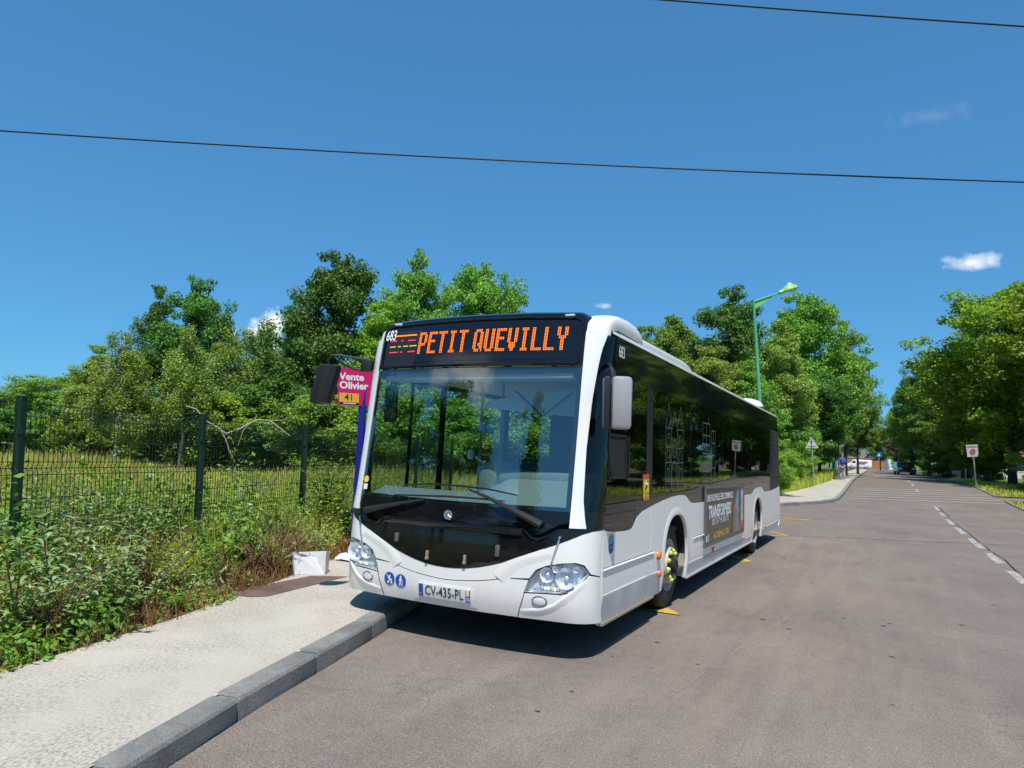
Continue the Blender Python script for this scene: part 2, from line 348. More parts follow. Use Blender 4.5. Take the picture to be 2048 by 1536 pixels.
# soil with litter, grass ground
m, n, l, b, o = nm('soil')
tc = n.new('ShaderNodeTexCoord')
base = ramp(noise(3.5, 6, .7), .3, (.055, .035, .022), .7, (.16, .10, .06))
l.new(mix('MULTIPLY', 1.0, base, ramp(noise(60, 4), .3, G(.6), .7, G(1.4))), b.inputs['Base Color']); b.inputs['Roughness'].default_value = .95
m, n, l, b, o = nm('meadow')
tc = n.new('ShaderNodeTexCoord')
base = ramp(noise(.35, 6, .7), .32, (.075, .10, .02), .68, (.20, .17, .06))
l.new(mix('MULTIPLY', 1.0, base, ramp(noise(14, 5), .3, G(.6), .7, G(1.4))), b.inputs['Base Color']); b.inputs['Roughness'].default_value = .95
# worn road paints
def paint(name, col, lo, hi):
    global m, n, l, b, o, tc
    m, n, l, b, o = nm(name)
    tc = n.new('ShaderNodeTexCoord')
    w = ramp(noise(9, 6, .75), lo, G(0), hi, G(1))
    base = ramp(noise(120, 2), .3, tuple(q * .8 for q in col), .7, col)
    l.new(mix('MIX', w, (.17, .15, .13), base), b.inputs['Base Color']); b.inputs['Roughness'].default_value = .8
paint('paint_white', (.52, .50, .47), .42, .56)
plain('tar_spot', (.045, .04, .037), .8, var=.3, vscale=30); plain('scuff_pale', (.212, .176, .147), .9, var=.25, vscale=18)
paint('paint_zebra', (.42, .40, .375), .34, .6)
paint('paint_yellow', (.60, .39, .05), .33, .48)

# ------------------------------------------------------------------ mesh helpers
class MB:
    def __init__(s): s.v = []; s.f = []
    def add(s, vs, fs):
        o = len(s.v); s.v += [tuple(map(float, q)) for q in vs]; s.f += [tuple(i + o for i in q) for q in fs]; return s
    def box(s, c, d, rz=0.0, bev=0.0):
        x, y, z = d[0] / 2, d[1] / 2, d[2] / 2
        if bev <= 0:
            vs = [(a * x, q * y, e * z) for e in (-1, 1) for q in (-1, 1) for a in (-1, 1)]
            fs = [(0, 2, 3, 1), (4, 5, 7, 6), (0, 1, 5, 4), (2, 6, 7, 3), (0, 4, 6, 2), (1, 3, 7, 5)]
        else:
            bm = bmesh.new(); bmesh.ops.create_cube(bm, size=1)
            for q in bm.verts: q.co = Vector((q.co.x * 2 * x, q.co.y * 2 * y, q.co.z * 2 * z))
            bmesh.ops.bevel(bm, geom=bm.edges[:], offset=bev, segments=2, affect='EDGES', profile=.5)
            bm.verts.index_update(); vs = [tuple(q.co) for q in bm.verts]; fs = [tuple(q.index for q in f.verts) for f in bm.faces]; bm.free()
        cr, sr = cos(rz), sin(rz)
        return s.add([(c[0] + a * cr - q * sr, c[1] + a * sr + q * cr, c[2] + e) for a, q, e in vs], fs)
    def tube(s, pts, rad, n=6, cap=True):
        pts = [Vector(p) for p in pts]
        if isinstance(rad, (int, float)): rad = [rad] * len(pts)
        rings = []; prev = None
        for i, p in enumerate(pts):
            t = (pts[min(i + 1, len(pts) - 1)] - pts[max(i - 1, 0)]).normalized()
            if prev is None: a = t.cross(Vector((0, 0, 1)) if abs(t.z) < .9 else Vector((1, 0, 0))).normalized()
            else: a = (prev - t * prev.dot(t)).normalized()
            prev = a; bb = t.cross(a)
            rings.append([p + (a * cos(2 * pi * k / n) + bb * sin(2 * pi * k / n)) * rad[i] for k in range(n)])
        vs = [q for r in rings for q in r]; fs = []
        for i in range(len(pts) - 1):
            for k in range(n):
                fs.append((i * n + k, i * n + (k + 1) % n, (i + 1) * n + (k + 1) % n, (i + 1) * n + k))
        if cap: fs += [tuple(range(n))[::-1], tuple((len(pts) - 1) * n + k for k in range(n))]
        return s.add(vs, fs)
    def lathe(s, prof, c, axis='x', n=28):
        """prof: (offset along the axis, radius)"""
        vs = []; fs = []
        for (a, r) in prof:
            for k in range(n):
                t = 2 * pi * k / n
                p = {'x': (a, r * cos(t), r * sin(t)), 'y': (r * cos(t), a, r * sin(t)), 'z': (r * cos(t), r * sin(t), a)}[axis]
                vs.append((c[0] + p[0], c[1] + p[1], c[2] + p[2]))
        for i in range(len(prof) - 1):
            for k in range(n): fs.append((i * n + k, i * n + (k + 1) % n, (i + 1) * n + (k + 1) % n, (i + 1) * n + k))
        return s.add(vs, fs)
    def prism(s, poly, fn, t0, t1):
        """extrude a 2-D outline; fn(a, b, t) -> xyz"""
        n = len(poly)
        vs = [fn(a, q, t0) for a, q in poly] + [fn(a, q, t1) for a, q in poly]
        fs = [tuple(range(n))[::-1], tuple(range(n, 2 * n))] + [(i, (i + 1) % n, n + (i + 1) % n, n + i) for i in range(n)]
        return s.add(vs, fs)
    def build(s, name, mat, parent=None, smooth=True, angle=35):
        me = bpy.data.meshes.new(name); me.from_pydata(s.v, [], s.f); me.update()
        bm = bmesh.new(); bm.from_mesh(me); bmesh.ops.recalc_face_normals(bm, faces=bm.faces[:]); bm.to_mesh(me); bm.free()
        if mat: me.materials.append(MATS[mat])
        if smooth: smooth_mesh(me, angle)
        return link(name, me, parent)
def smooth_mesh(me, angle=35):
    for p in me.polygons: p.use_smooth = True
    me.set_sharp_from_angle(angle=radians(angle))
def link(name, me, parent=None):
    o = bpy.data.objects.new(name, me); COL.objects.link(o)
    if parent is not None: o.parent = parent
    return o
def tag(o, label, cat=None, group=None, kind=None):
    if label: o['label'] = label
    if cat: o['category'] = cat
    if group: o['group'] = group
    if kind: o['kind'] = kind
    return o
def empty(name, loc, rz=0.0):
    o = bpy.data.objects.new(name, None); COL.objects.link(o); o.location = loc; o.rotation_euler = (0, 0, rz); o.empty_display_size = .2
    return o
def fast_mesh(name, verts, quads, mat):
    """numpy arrays -> mesh of quads"""
    me = bpy.data.meshes.new(name)
    nv, nf = len(verts), len(quads); k = quads.shape[1]
    me.vertices.add(nv); me.vertices.foreach_set('co', np.ascontiguousarray(verts, dtype=np.float32).ravel())
    me.loops.add(nf * k); me.loops.foreach_set('vertex_index', np.ascontiguousarray(quads, dtype=np.int32).ravel())
    me.polygons.add(nf); me.polygons.foreach_set('loop_start', np.arange(0, nf * k, k, dtype=np.int32))
    me.update(calc_edges=True); me.validate()
    if mat: me.materials.append(MATS[mat])
    return me
def smoothstep(t): t = max(0, min(1, t)); return t * t * (3 - 2 * t)

# ------------------------------------------------------------------ setting
TY = [-400, 20, 26, 34, 42, 48, 60, 90, 160, 260, 400, 1500]; TZ = [0, 0, .03, .25, .55, .79, 1.0, 1.27, 1.75, 2.3, 3.0, 9.0]
def ter(y): return float(np.mean([np.interp(y + d, TY, TZ) for d in (-4, -2, 0, 2, 4)])) if y > 15 else 0.0
YS = [-60, -40, -25, -15, -8, 0, 8, 14, 18, 22, 25, 28, 31, 34, 37, 40, 44, 48, 54, 60, 70, 80, 95, 110, 130, 160, 200, 260, 330, 420]

def sheet(name, xl, xr, ys, mat, zoff, nx=1, skirt=0):
    vs = []; fs = []
    for y in ys:
        a, b_ = (xl(y) if callable(xl) else xl), (xr(y) if callable(xr) else xr)
        for k in range(nx + 1): vs.append((a + (b_ - a) * k / nx, y, ter(y) + zoff))
    for i in range(len(ys) - 1):
        for k in range(nx):
            q = i * (nx + 1) + k; fs.append((q, q + 1, q + nx + 2, q + nx + 1))
    me = bpy.data.meshes.new(name); me.from_pydata(vs, [], fs); me.update(); me.materials.append(MATS[mat])
    o = link(name, me); o['kind'] = 'structure'; return o

KERB = [(3.0, -11.6), (2.3, -9.45), (1.6, -7.3), (.95, -5.3), (.46, -3.75), (.14, -2.78), (-.16, -1.82), (-.40, -.9), (-.66, .03), (-.98, .98), (-1.30, 1.93), (-1.50, 2.9), (-1.54, 4.0),
        (-1.55, 8), (-1.55, 14), (-1.55, 19), (-1.40, 21.2), (-.95, 23.0), (-.25, 24.9), (.45, 26.7), (1.05, 28.2), (1.45, 29.6), (1.60, 31.5), (1.64, 36), (1.66, 43), (1.70, 55), (1.70, 75), (1.7, 110), (1.2, 140), (-2, 158)]
def kx(y): return float(np.interp(y, [p[1] for p in KERB], [p[0] for p in KERB]))
PAVL = [(.5, -11), (-.3, -7), (-1.25, -3.9), (-1.62, -2.6), (-1.98, -1.13), (-2.32, -.2), (-2.63, .74), (-2.9, 1.4), (-3.25, 2.4), (-3.5, 4), (-3.5, 19), (-2.9, 22), (-2.0, 26), (-1.1, 30.5), (-.5, 35), (-.1, 39), (.45, 46), (.1, 60), (0, 85), (-.2, 110), (-.6, 140), (-4, 158)]
def pl(y): return float(np.interp(y, [p[1] for p in PAVL], [p[0] for p in PAVL]))

sheet('ground', -900, 900, [-700, -300, -100] + YS + [600, 900, 1500], 'meadow', -.06)
YR = sorted(set([-60, -30] + [p[1] for p in KERB] + YS))
road = sheet('road', lambda y: kx(y) + .02 if y <= 140 else -30, lambda y: 8.72 if y < 110 else 8.72 + (y - 110) * .5, [y for y in YR if y <= 200], 'asphalt', 0.0, nx=6)
sheet('side_path', 8.72, 60, [36.5, 38.5, 40.5], 'asphalt', -.006, nx=1)
YP = sorted(set([p[1] for p in KERB if p[1] >= -11.6] + [p[1] for p in PAVL] + [float(y) for y in range(-10, 30)]))
pave = sheet('pavement', pl, lambda y: kx(y) - .15, [y for y in YP if y <= 145], 'pavement', .128, nx=2)
YV = sorted(set([-60, -30, -20] + [p[1] for p in PAVL] + YS))
sheet('verge', -900, lambda y: pl(y) + .12, [y for y in YV if y < 300], 'soil', .085, nx=1)
sheet('meadow_ground', -900, lambda y: pl(y) - 3.6, [y for y in YV if y < 300], 'meadow', .10, nx=1)
sheet('right_verge', 8.70, 900, [y for y in YS if y <= 34] + [36.4], 'meadow', .03)
sheet('right_verge', 8.70, 900, [40.6, 44, 48, 54, 60, 70, 80, 95, 110], 'meadow', .035)

# kerb: a mortar bed and single stones, about a metre each
kb = MB()
def kerb_points():
    pts = [Vector((p[0], p[1], 0)) for p in KERB]; out = [pts[0]]; acc = 0
    for a, b_ in zip(pts[:-1], pts[1:]):
        L = (b_ - a).length; d = (b_ - a) / L; t = 1.0 - acc
        while t <= L: out.append(a + d * t); t += 1.0
        acc = L - (t - 1.0)
    return out
kp = kerb_points()
for a, b_ in zip(kp[:-1], kp[1:]):
    d = (b_ - a).normalized(); nrm = Vector((-d.y, d.x, 0))
    if nrm.x > 0: nrm = -nrm
    z0, z1 = ter(a.y), ter(b_.y)
    vs = []
    for p, z in ((a, z0), (b_, z1)):
        for off, h in ((.012, -.05), (.012, .100), (.036, .117), (.16, .117), (.16, -.05)): vs.append((p.x + nrm.x * off, p.y + nrm.y * off, z + h))
    kb.add(vs, [(i, i + 1, i + 6, i + 5) for i in range(4)])
kerb = kb.build('kerb', 'mortar', smooth=False); kerb['kind'] = 'structure'
rng = random.Random(5)
for i, (a, b_) in enumerate(zip(kp[:-1], kp[1:])):
    if a.y > 62: break
    d = (b_ - a).normalized(); nrm = Vector((-d.y, d.x, 0))
    if nrm.x > 0: nrm = -nrm
    z0, z1 = ter(a.y), ter(b_.y); mb = MB(); g = rng.uniform(.006, .013)
    A = a + d * g; B = b_ - d * g; jt = rng.uniform(-.004, .004); jh = rng.uniform(-.004, .004)
    prof = [(-.002, -.06), (.0, .108), (.012, .126), (.026, .132), (.165, .132), (.168, -.06)]
    rows = []
    for p, z, ins in ((A, z0, .006), (A + d * .012, z0, 0), (B - d * .012, z1, 0), (B, z1, .006)):
        rows.append([(p.x + nrm.x * (o_ + jt + (ins if o_ < .05 else -ins)), p.y + nrm.y * (o_ + jt + (ins if o_ < .05 else -ins)), z + h + jh - (ins if h > .05 else 0)) for o_, h in prof])
    n_ = len(prof); vs = [q for r in rows for q in r]; fs = [(r * n_ + k, r * n_ + k + 1, (r + 1) * n_ + k + 1, (r + 1) * n_ + k) for r in range(3) for k in range(n_ - 1)]
    fs += [tuple(range(n_)), tuple(3 * n_ + k for k in range(n_))]
    mb.add(vs, fs); mb.build('kerb_stone', 'kerb_concrete', kerb, angle=28)
# right-hand road edge
ed = MB()
for y0, y1 in zip(YS[:-1], YS[1:]):
    if y1 > 110 or (y0 >= 36 and y1 <= 41): continue
    ed.add([(8.70, y0, ter(y0) - .03), (8.70, y0, ter(y0) + .05), (8.80, y0, ter(y0) + .05), (8.70, y1, ter(y1) - .03), (8.70, y1, ter(y1) + .05), (8.80, y1, ter(y1) + .05)], [(0, 1, 4, 3), (1, 2, 5, 4)])
eo = ed.build('road_edge', 'kerb_concrete', smooth=False); eo['kind'] = 'structure'

# painted markings, each a part of the road
def marking(name, mat, poly, lift=.005):
    mb = MB(); vs = [(x, y, ter(y) + lift) for x, y in poly]
    mb.add(vs, [tuple(range(len(vs)))]); return mb.build(name, mat, road, smooth=False)
yd = [(2.2, 3.6), (5.4, 7.0), (8.2, 9.9), (11.0, 12.9), (13.9, 16.6), (17.9, 20.3), (21.6, 24.2), (25.6, 27.7), (28.8, 31.0)]
def rq(a, b_): return rng.uniform(a, b_)
for y0, y1 in yd:
    xc0, xc1 = 5.24 + .006 * y0, 5.24 + .006 * y1
    L = []; Rr = []
    k = 7
    for i in range(k + 1):
        t = i / k; y = y0 + (y1 - y0) * t; x = xc0 + (xc1 - xc0) * t
        L.append((x - .065 + rq(-.022, .012), y + rq(-.03, .03))); Rr.append((x + .07 + rq(-.012, .02), y + rq(-.03, .03)))
    mb = MB(); vs = [(x, y, ter(y) + .005) for p in zip(L, Rr) for x, y in p]
    mb.add(vs, [(2 * i, 2 * i + 1, 2 * i + 3, 2 * i + 2) for i in range(k)]); mb.build('lane_dash', 'paint_white', road, smooth=False)
for y0, y1 in ((41.5, 44), (47, 50.5), (54, 57.5)):
    xc = 5.2; marking('lane_dash', 'paint_white', [(xc - .07, y0), (xc + .07, y0), (xc + .07, y1), (xc - .07, y1)])
# tar-dark joint running beside the dashes, broken in places
for (y0, y1) in ((3.2, 9.2), (9.6, 14.8), (15.6, 22.4), (23.5, 30.5)):
    L = []; n_ = int((y1 - y0) / .25); w_ = 0.0
    for i in range(n_ + 1):
        y = y0 + (y1 - y0) * i / n_; w_ = .8 * w_ + rq(-.02, .02); hw_ = rq(.004, .016) * (1 if 0 < i < n_ else .2); x = 5.37 + .006 * y + w_
        L += [(x - hw_, y, ter(y) + .0075), (x + hw_, y, ter(y) + .0075)]
    mb = MB(); mb.add(L, [(2 * i, 2 * i + 1, 2 * i + 3, 2 * i + 2) for i in range(n_)]); mb.build('road_joint', 'soft_black', road, smooth=False)
# tar and oil spots on the near carriageway, a few pale scuffs
rs_ = random.Random(21)
for i in range(46):
    x = rs_.uniform(1.2, 5.6); y = rs_.uniform(-3.6, 4.5) if i < 34 else rs_.uniform(4.5, 12); r = rs_.choice((.009, .012, .015, .02, .028)); k = 9; el = rs_.uniform(.6, 1.0)
    marking('tar_spot', 'tar_spot', [(x + r * rs_.uniform(.7, 1.2) * cos(2 * pi * j / k), y + r * el * rs_.uniform(.7, 1.2) * sin(2 * pi * j / k)) for j in range(k)], .003)
for (x0, y0, x1, y1, w) in ((2.15, 1.2, 2.45, 3.6, .018), (2.0, -.2, 2.12, 1.0, .012), (2.5, 4.6, 2.75, 7.4, .02), (1.75, 3.4, 2.2, 6.6, .014)):
    L = []
    for i in range(13):
        t = i / 12; hw_ = w * rs_.uniform(.15, 1) * (1 if 0 < i < 12 else .1); x = x0 + (x1 - x0) * t + rs_.uniform(-.01, .01); y = y0 + (y1 - y0) * t; L += [(x - hw_, y, .0022), (x + hw_, y, .0022)]
    mb = MB(); mb.add(L, [(2 * i, 2 * i + 1, 2 * i + 3, 2 * i + 2) for i in range(12)]); mb.build('tyre_scuff', 'scuff_pale', road, smooth=False)
# raised crossing: five long pale bars across the carriageway
for i in range(6):
    y0 = 32.6 + i * 1.72
    xs = [1.95, 3.5, 5.2, 7.0, 8.62]; vs = []
    for x in xs:
        sy = (x - 1.9) * .44; dd = .42 if i < 5 else .3
        vs += [(x, y0 + sy, ter(y0 + sy) + .012), (x, y0 + sy + dd, ter(y0 + sy + dd) + .012)]
    mb = MB(); mb.add(vs, [(2 * k, 2 * k + 2, 2 * k + 3, 2 * k + 1) for k in range(4)]); mb.build('crossing_bar', 'paint_zebra', road, smooth=False)
# yellow bus-bay zigzag
zz = [(1.34, 2.55), (-1.1, 5.0), (1.33, 7.55), (-1.1, 10.2), (1.36, 12.95), (-1.1, 15.8), (1.36, 18.65)]
for a, b_ in zip(zz[:-1], zz[1:]):
    a, b_ = Vector((*a, 0)), Vector((*b_, 0)); d = (b_ - a).normalized(); w = Vector((-d.y, d.x, 0)) * .06
    marking('yellow_zigzag', 'paint_yellow', [tuple((a + w)[:2]), tuple((a - w)[:2]), tuple((b_ - w)[:2]), tuple((b_ + w)[:2])], .006 + .0005 * zz.index((round(a.x, 2), round(a.y, 2))))
marking('yellow_zigzag', 'paint_yellow', [(1.05, 2.50), (1.20, 2.72), (1.42, 2.50)], .0105)
marking('yellow_zigzag', 'paint_yellow', [(-.3, 18.55), (1.44, 18.6), (1.44, 18.8), (-.3, 18.75)], .0105)
# brown screed patch set in the pavement
mb = MB(); mb.add([(x, y, .1325) for x, y in [(-2.44, -.12), (-2.20, -.10), (-2.08, .04), (-2.22, 1.40), (-2.56, 1.15), (-2.54, .6)]], [(0, 1, 2, 3, 4, 5)])
mb.build('brown_patch', 'brown_screed', pave, smooth=False)
# low wooded rise on the horizon
hv = []; hf = []
for i in range(41):
    x = -500 + i * 25; h = 9 + 4 * sin(i * .5) + 2 * sin(i * 1.3)
    hv += [(x, 420, -2), (x, 450, h * .7), (x, 520, h)]
for i in range(40): hf += [(i * 3 + k, i * 3 + 3 + k, i * 3 + 4 + k, i * 3 + 1 + k) for k in range(2)]
hm = bpy.data.meshes.new('hill'); hm.from_pydata(hv, [], hf); hm.update(); hm.materials.append(MATS['leaf_deep']); ho = link('hill', hm); ho['kind'] = 'structure'

# ------------------------------------------------------------------ the bus (front at y = 0, side at x = 1.275)
bus = empty('city_bus', (0, 0, 0))
tag(bus, 'white single-deck city bus with black glazing and orange destination display parked in the lay-by', 'bus')
RC = .30; X0 = 1.0224; KC = .08
TH0 = atan(2 * KC * X0); Y00 = KC * X0 * X0; UE = X0 + RC * (pi / 2 - TH0); XE = X0 + RC * (1 - sin(TH0)); YE = Y00 + RC * cos(TH0)
_BZ = [(0, .12), (.2, .075), (.3, .04), (.45, 0), (.8, 0), (1.05, .018), (1.2, .045), (1.7, .11), (2.35, .19), (2.6, .225), (2.8, .27), (3.0, .36)]
def bz(z): return float(np.mean([np.interp(z + d, [q[0] for q in _BZ], [q[1] for q in _BZ]) for d in (-.06, -.03, 0, .03, .06)]))
def u_of(x):
    s = 1 if x >= 0 else -1; x = abs(x)
    if x <= X0: return s * x
    return s * (X0 + RC * (asin(min(1, (x - X0) / RC + sin(TH0))) - TH0))
def FR(u, z, off=0.0):
    s = 1 if u >= 0 else -1; a = abs(u)
    if a <= X0: x, y = a, KC * a * a; th = atan(2 * KC * a)
    else:
        th = min(pi / 2, TH0 + (a - X0) / RC); x = X0 + RC * (sin(th) - sin(TH0)); y = Y00 + RC * (cos(TH0) - cos(th))
        y += max(0, a - UE)
    y += bz(z); nx, ny = sin(th), -cos(th)
    return (s * (x + nx * off), y + ny * off, z)
def sidex(z):
    t = max(0, z - 1.05); x = XE - .012 * t - .13 * max(0, .5 - z)
    if z > 2.56: x -= .14 * (z - 2.56) ** 2
    return x
def SD(y, z, off=0.0): return (sidex(z) + off, y, z)
def SDL(y, z, off=0.0): return (-sidex(z) - off, y, z)

def patch(name, mat, outline, mapf, parent=bus, step=.09, stepz=.12, depth=.018, off=0.0, label=None, angle=40):
    # constrained Delaunay fill: boundary cut to the grid step, plus grid points inside
    us = [p[0] for p in outline]; zs = [p[1] for p in outline]
    su = step or (max(us) - min(us) + 1); sz_ = stepz or (max(zs) - min(zs) + 1)
    B = []
    for (a, q), (c_, d_) in zip(outline, outline[1:] + outline[:1]):
        k = max(1, math.ceil(max(abs(c_ - a) / su, abs(d_ - q) / sz_)))
        B += [(a + (c_ - a) * i / k, q + (d_ - q) * i / k) for i in range(k)]
    nb_ = len(B); I = []
    for i in range(math.floor(min(us) / su) + 1, math.ceil(max(us) / su)):
        for j in range(math.floor(min(zs) / sz_) + 1, math.ceil(max(zs) / sz_)):
            p = Vector((i * su + .0007, j * sz_ + .0003))
            if min((p.x - x) ** 2 / su ** 2 + (p.y - z) ** 2 / sz_ ** 2 for x, z in B) > .09: I.append(tuple(p))
    r_ = delaunay_2d_cdt([Vector(p) for p in B + I], [(i, (i + 1) % nb_) for i in range(nb_)], [list(range(nb_))], 1, 1e-6)
    par = [tuple(p) for p in r_[0]]; fs = [tuple(f) for f in r_[2]]
    vv = [mapf(a, q, off) for a, q in par]
    cnt = {}
    for f in fs:
        for i in range(3):
            e = (f[i], f[(i + 1) % 3]); cnt[tuple(sorted(e))] = cnt.get(tuple(sorted(e)), 0) + 1
    be = [e for e, n_ in cnt.items() if n_ == 1]
    # orient outwards (mapf with a larger offset is outside)
    if fs:
        a = Vector(vv[fs[0][0]]); 
        out = Vector(mapf(*par[fs[0][0]], off + .01)) - a
        nn = Vector((0, 0, 0))
        for t in fs[0]: pass
        p0, p1, p2 = (Vector(vv[i]) for i in fs[0][:3]); nn = (p1 - p0).cross(p2 - p0)
        if nn.dot(out) < 0: fs = [tuple(reversed(t)) for t in fs]
    if depth:
        idx = {}
        for e in be:
            for v in e:
                if v not in idx: idx[v] = len(vv); vv.append(mapf(*par[v], off - depth))
        for a, q in be: fs.append((a, q, idx[q], idx[a]))
    me = bpy.data.meshes.new(name); me.from_pydata(vv, [], fs); me.update(); me.materials.append(MATS[mat])
    # exact surface normals on the face of the panel, flat ones on its edges
    smooth_mesh(me, 25)
    np_ = len(par); nrm = []
    for a, q in par:
        du = Vector(mapf(a + .002, q, off)) - Vector(mapf(a - .002, q, off)); dz = Vector(mapf(a, q + .002, off)) - Vector(mapf(a, q - .002, off))
        k_ = du.cross(dz).normalized(); o2 = Vector(mapf(a, q, off + .01)) - Vector(mapf(a, q, off))
        nrm.append(k_ if k_.dot(o2) > 0 else -k_)
    ln = []
    for p in me.polygons:
        p.use_smooth = True
        face = all(i < np_ for i in p.vertices)
        for i in p.vertices: ln.append(tuple(nrm[i]) if face else tuple(p.normal))
    me.normals_split_custom_set(ln)
    o = link(name, me, parent)
    if label: o['label'] = label
    return o
def fx(pts): return [(u_of(x), z) for x, z in pts]
def mir(pts): return [(-x, z) for x, z in reversed(pts)]
def lerp(tab, x): return float(np.interp(x, [p[0] for p in tab], [p[1] for p in tab]))

SMILE = [(0, .652), (.1, .655), (.2, .664), (.32, .686), (.43, .714), (.556, .752), (.735, .824), (.86, .877), (.98, .925), (1.1, .978), (1.178, 1.02), (1.24, 1.045)]
SEAM = [(0, .549), (.1, .553), (.2, .561), (.31, .573), (.43, .592), (.53, .613), (.6, .624), (.78, .636)]
HL = [(.742, .530), (.785, .637), (.838, .708), (.92, .748), (1.035, .776), (1.14, .786), (1.196, .766), (1.232, .703), (1.188, .638), (1.112, .566), (1.043, .546), (.888, .540)]
# lower bumper
half = [(UE, .298), (UE, .664)] + fx([(1.236, .690), (1.192, .626), (1.115, .553), (1.043, .534), (.888, .528), (.733, .518), (.772, .626)]) + [(x, z - .004) for x, z in reversed(SEAM[1:-1])]
low = [(u, .318 if abs(u) < 1.05 else .318 - .02 * (abs(u) - 1.05) / (UE - 1.05)) for u in np.linspace(-UE, UE, 29)][1:-1]
out = [(-UE, .298)] + low + half + [(0, SEAM[0][1] - .004)] + mir(half)[:-1]
bumper = patch('bumper', 'bus_white', out, FR, step=.07, stepz=.08)
# apron between the seam and the black panel, wrapped round the headlamps
half = [(x, z + .003) for x, z in SEAM[:-1]] + fx([(.779, .642), (.832, .715), (.918, .756), (1.035, .784), (1.145, .795), (1.204, .775), (1.241, .702)]) + [(UE, .672), (UE, 1.05)] + fx([(x, z - .003) for x, z in reversed(SMILE[1:])])
out = half + [(0, SMILE[0][1] - .003)] + mir(half)[:-1]
apron = patch('apron', 'bus_white', out, FR, step=.07, stepz=.08)
# black lower front panel
half = fx([(x, z + .002) for x, z in SMILE]) + [(UE, 1.055), (UE, 1.09)] + fx([(1.1, 1.06)]) + [(1.0, 1.05), (.84, .955), (.78, .945), (.70, 1.005), (.3, .99)]
half2 = half + [(0, .985)]
out = half2 + mir(half[1:])
patch('front_panel', 'gloss_black', out, FR, step=.07, stepz=.08, off=.004, depth=.02)
# scuttle panel under the windscreen, its lower lip standing proud
half = [(0, 1.03), (.3, 1.035), (.69, 1.045), (.78, .985), (.84, .995), (1.0, 1.085)] + fx([(1.075, 1.1), (1.075, 1.2)]) + [(.6, 1.19), (.2, 1.186)]
out = half + [(0, 1.186)] + mir(half)[:-1]
patch('scuttle_panel', 'gloss_black', out, FR, step=.07, stepz=.08, off=-.004)
lip = MB(); rows = []
for u in np.linspace(-.72, .70, 25):
    e = min(1, (.72 - abs(u)) / .05 + .25)
    rows.append([FR(u, 1.032 + .008 * abs(u), -.012), FR(u, 1.030 + .006 * abs(u), .016 * e), FR(u, 1.010 + .006 * abs(u), .036 * e), FR(u, .988, .028 * e), FR(u, .972, .003)])
k = 5; lip.add([q for r_ in rows for q in r_], [(i * k + j, i * k + j + 1, (i + 1) * k + j + 1, (i + 1) * k + j) for i in range(24) for j in range(4)])
lip.build('front_ledge', 'gloss_black', bus, angle=60)
for s in (-1, 1):
    tb = MB(); tb.tube([FR(s * q, z, .008) for q, z in ((.69, 1.035), (.73, 1.01), (.78, .968), (.83, .958), (.9, .985), (1.0, 1.03))], [.005, .010, .012, .012, .010, .006], 7)
    tb.build('ledge_hook', 'gloss_black', bus)
# white pillars
PO = [(1.06, 1.197), (1.13, 1.184), (1.29, 1.163), (1.7, 1.155), (2.12, 1.168), (2.47, 1.194), (2.6, 1.210), (2.70, 1.232)]
for s in (-1, 1):
    zs = np.linspace(1.065, 2.72, 24)
    pts = [(s * u_of(1.083), z) for z in zs] + [(s * u_of(lerp(PO, z)), z) for z in reversed(zs)]
    patch('windscreen_pillar', 'bus_white', pts, FR, step=.04, stepz=.1, off=.012, depth=.03)
    # corner glass outside the pillar
    zs = np.linspace(1.20, 2.70, 20)
    pts = [(s * u_of(lerp(PO, z) - .01), z) for z in zs] + [(s * UE, z) for z in reversed(zs)]
    patch('corner_window', 'tinted' if s > 0 else 'door_glass', pts, FR, step=.05, stepz=.15, depth=.01)
    pts = [(s * u_of(1.18), 1.06), (s * UE, 1.056), (s * UE, 1.198), (s * u_of(1.16), 1.198)]
    patch('corner_panel', 'gloss_black', pts, FR, step=.05, stepz=.1, off=.001)
# windscreen with black border
WS = 1.078
ws = patch('windscreen', 'windscreen', [(u, 1.19) for u in np.linspace(-WS, WS, 25)] + [(u, 2.40) for u in np.linspace(WS, -WS, 25)], FR, step=.09, stepz=.12, depth=0)
for s in (-1, 1):
    patch('windscreen_border', 'soft_black', [(s * (WS - .035), 1.19), (s * (WS + .012), 1.19), (s * (WS + .012), 2.40), (s * (WS - .03), 2.40)], FR, parent=ws, step=.05, stepz=.12, off=-.005, depth=.01)
patch('windscreen_border', 'soft_black', [(u, 1.15) for u in np.linspace(-1.09, 1.09, 13)] + [(1.09, 1.225), (.4, 1.215), (0, 1.212), (-.4, 1.215), (-1.09, 1.225)], FR, parent=ws, step=.09, stepz=.04, off=-.006, depth=.01)
# destination fascia, cap over it
fas = patch('fascia', 'fascia_black', [(u, 2.412) for u in np.linspace(-1.085, 1.085, 25)] + [(1.09, 2.82), (1.06, 2.865), (1.0, 2.882), (.6, 2.895), (0, 2.90), (-.6, 2.895), (-1.0, 2.882), (-1.06, 2.865), (-1.09, 2.82)], FR, step=.09, stepz=.1, off=.002, depth=.05)
rim = MB()
rp_ = [(-1.02, 2.43), (1.02, 2.43)] + [(1.045, 2.46), (1.05, 2.78), (1.03, 2.825), (.98, 2.84), (.5, 2.853), (0, 2.857), (-.5, 2.853), (-.98, 2.84), (-1.03, 2.825), (-1.05, 2.78), (-1.045, 2.46)]
pp = []
for (a, b_), (c_, d_) in zip(rp_, rp_[1:] + rp_[:1]):
    for t in np.linspace(0, 1, 8)[:-1]: pp.append(FR(a + (c_ - a) * t, b_ + (d_ - b_) * t, .006))
pp.append(pp[0]); rim.tube(pp, .011, 6, cap=False); rim.build('fascia_rim', 'gloss_black', fas)
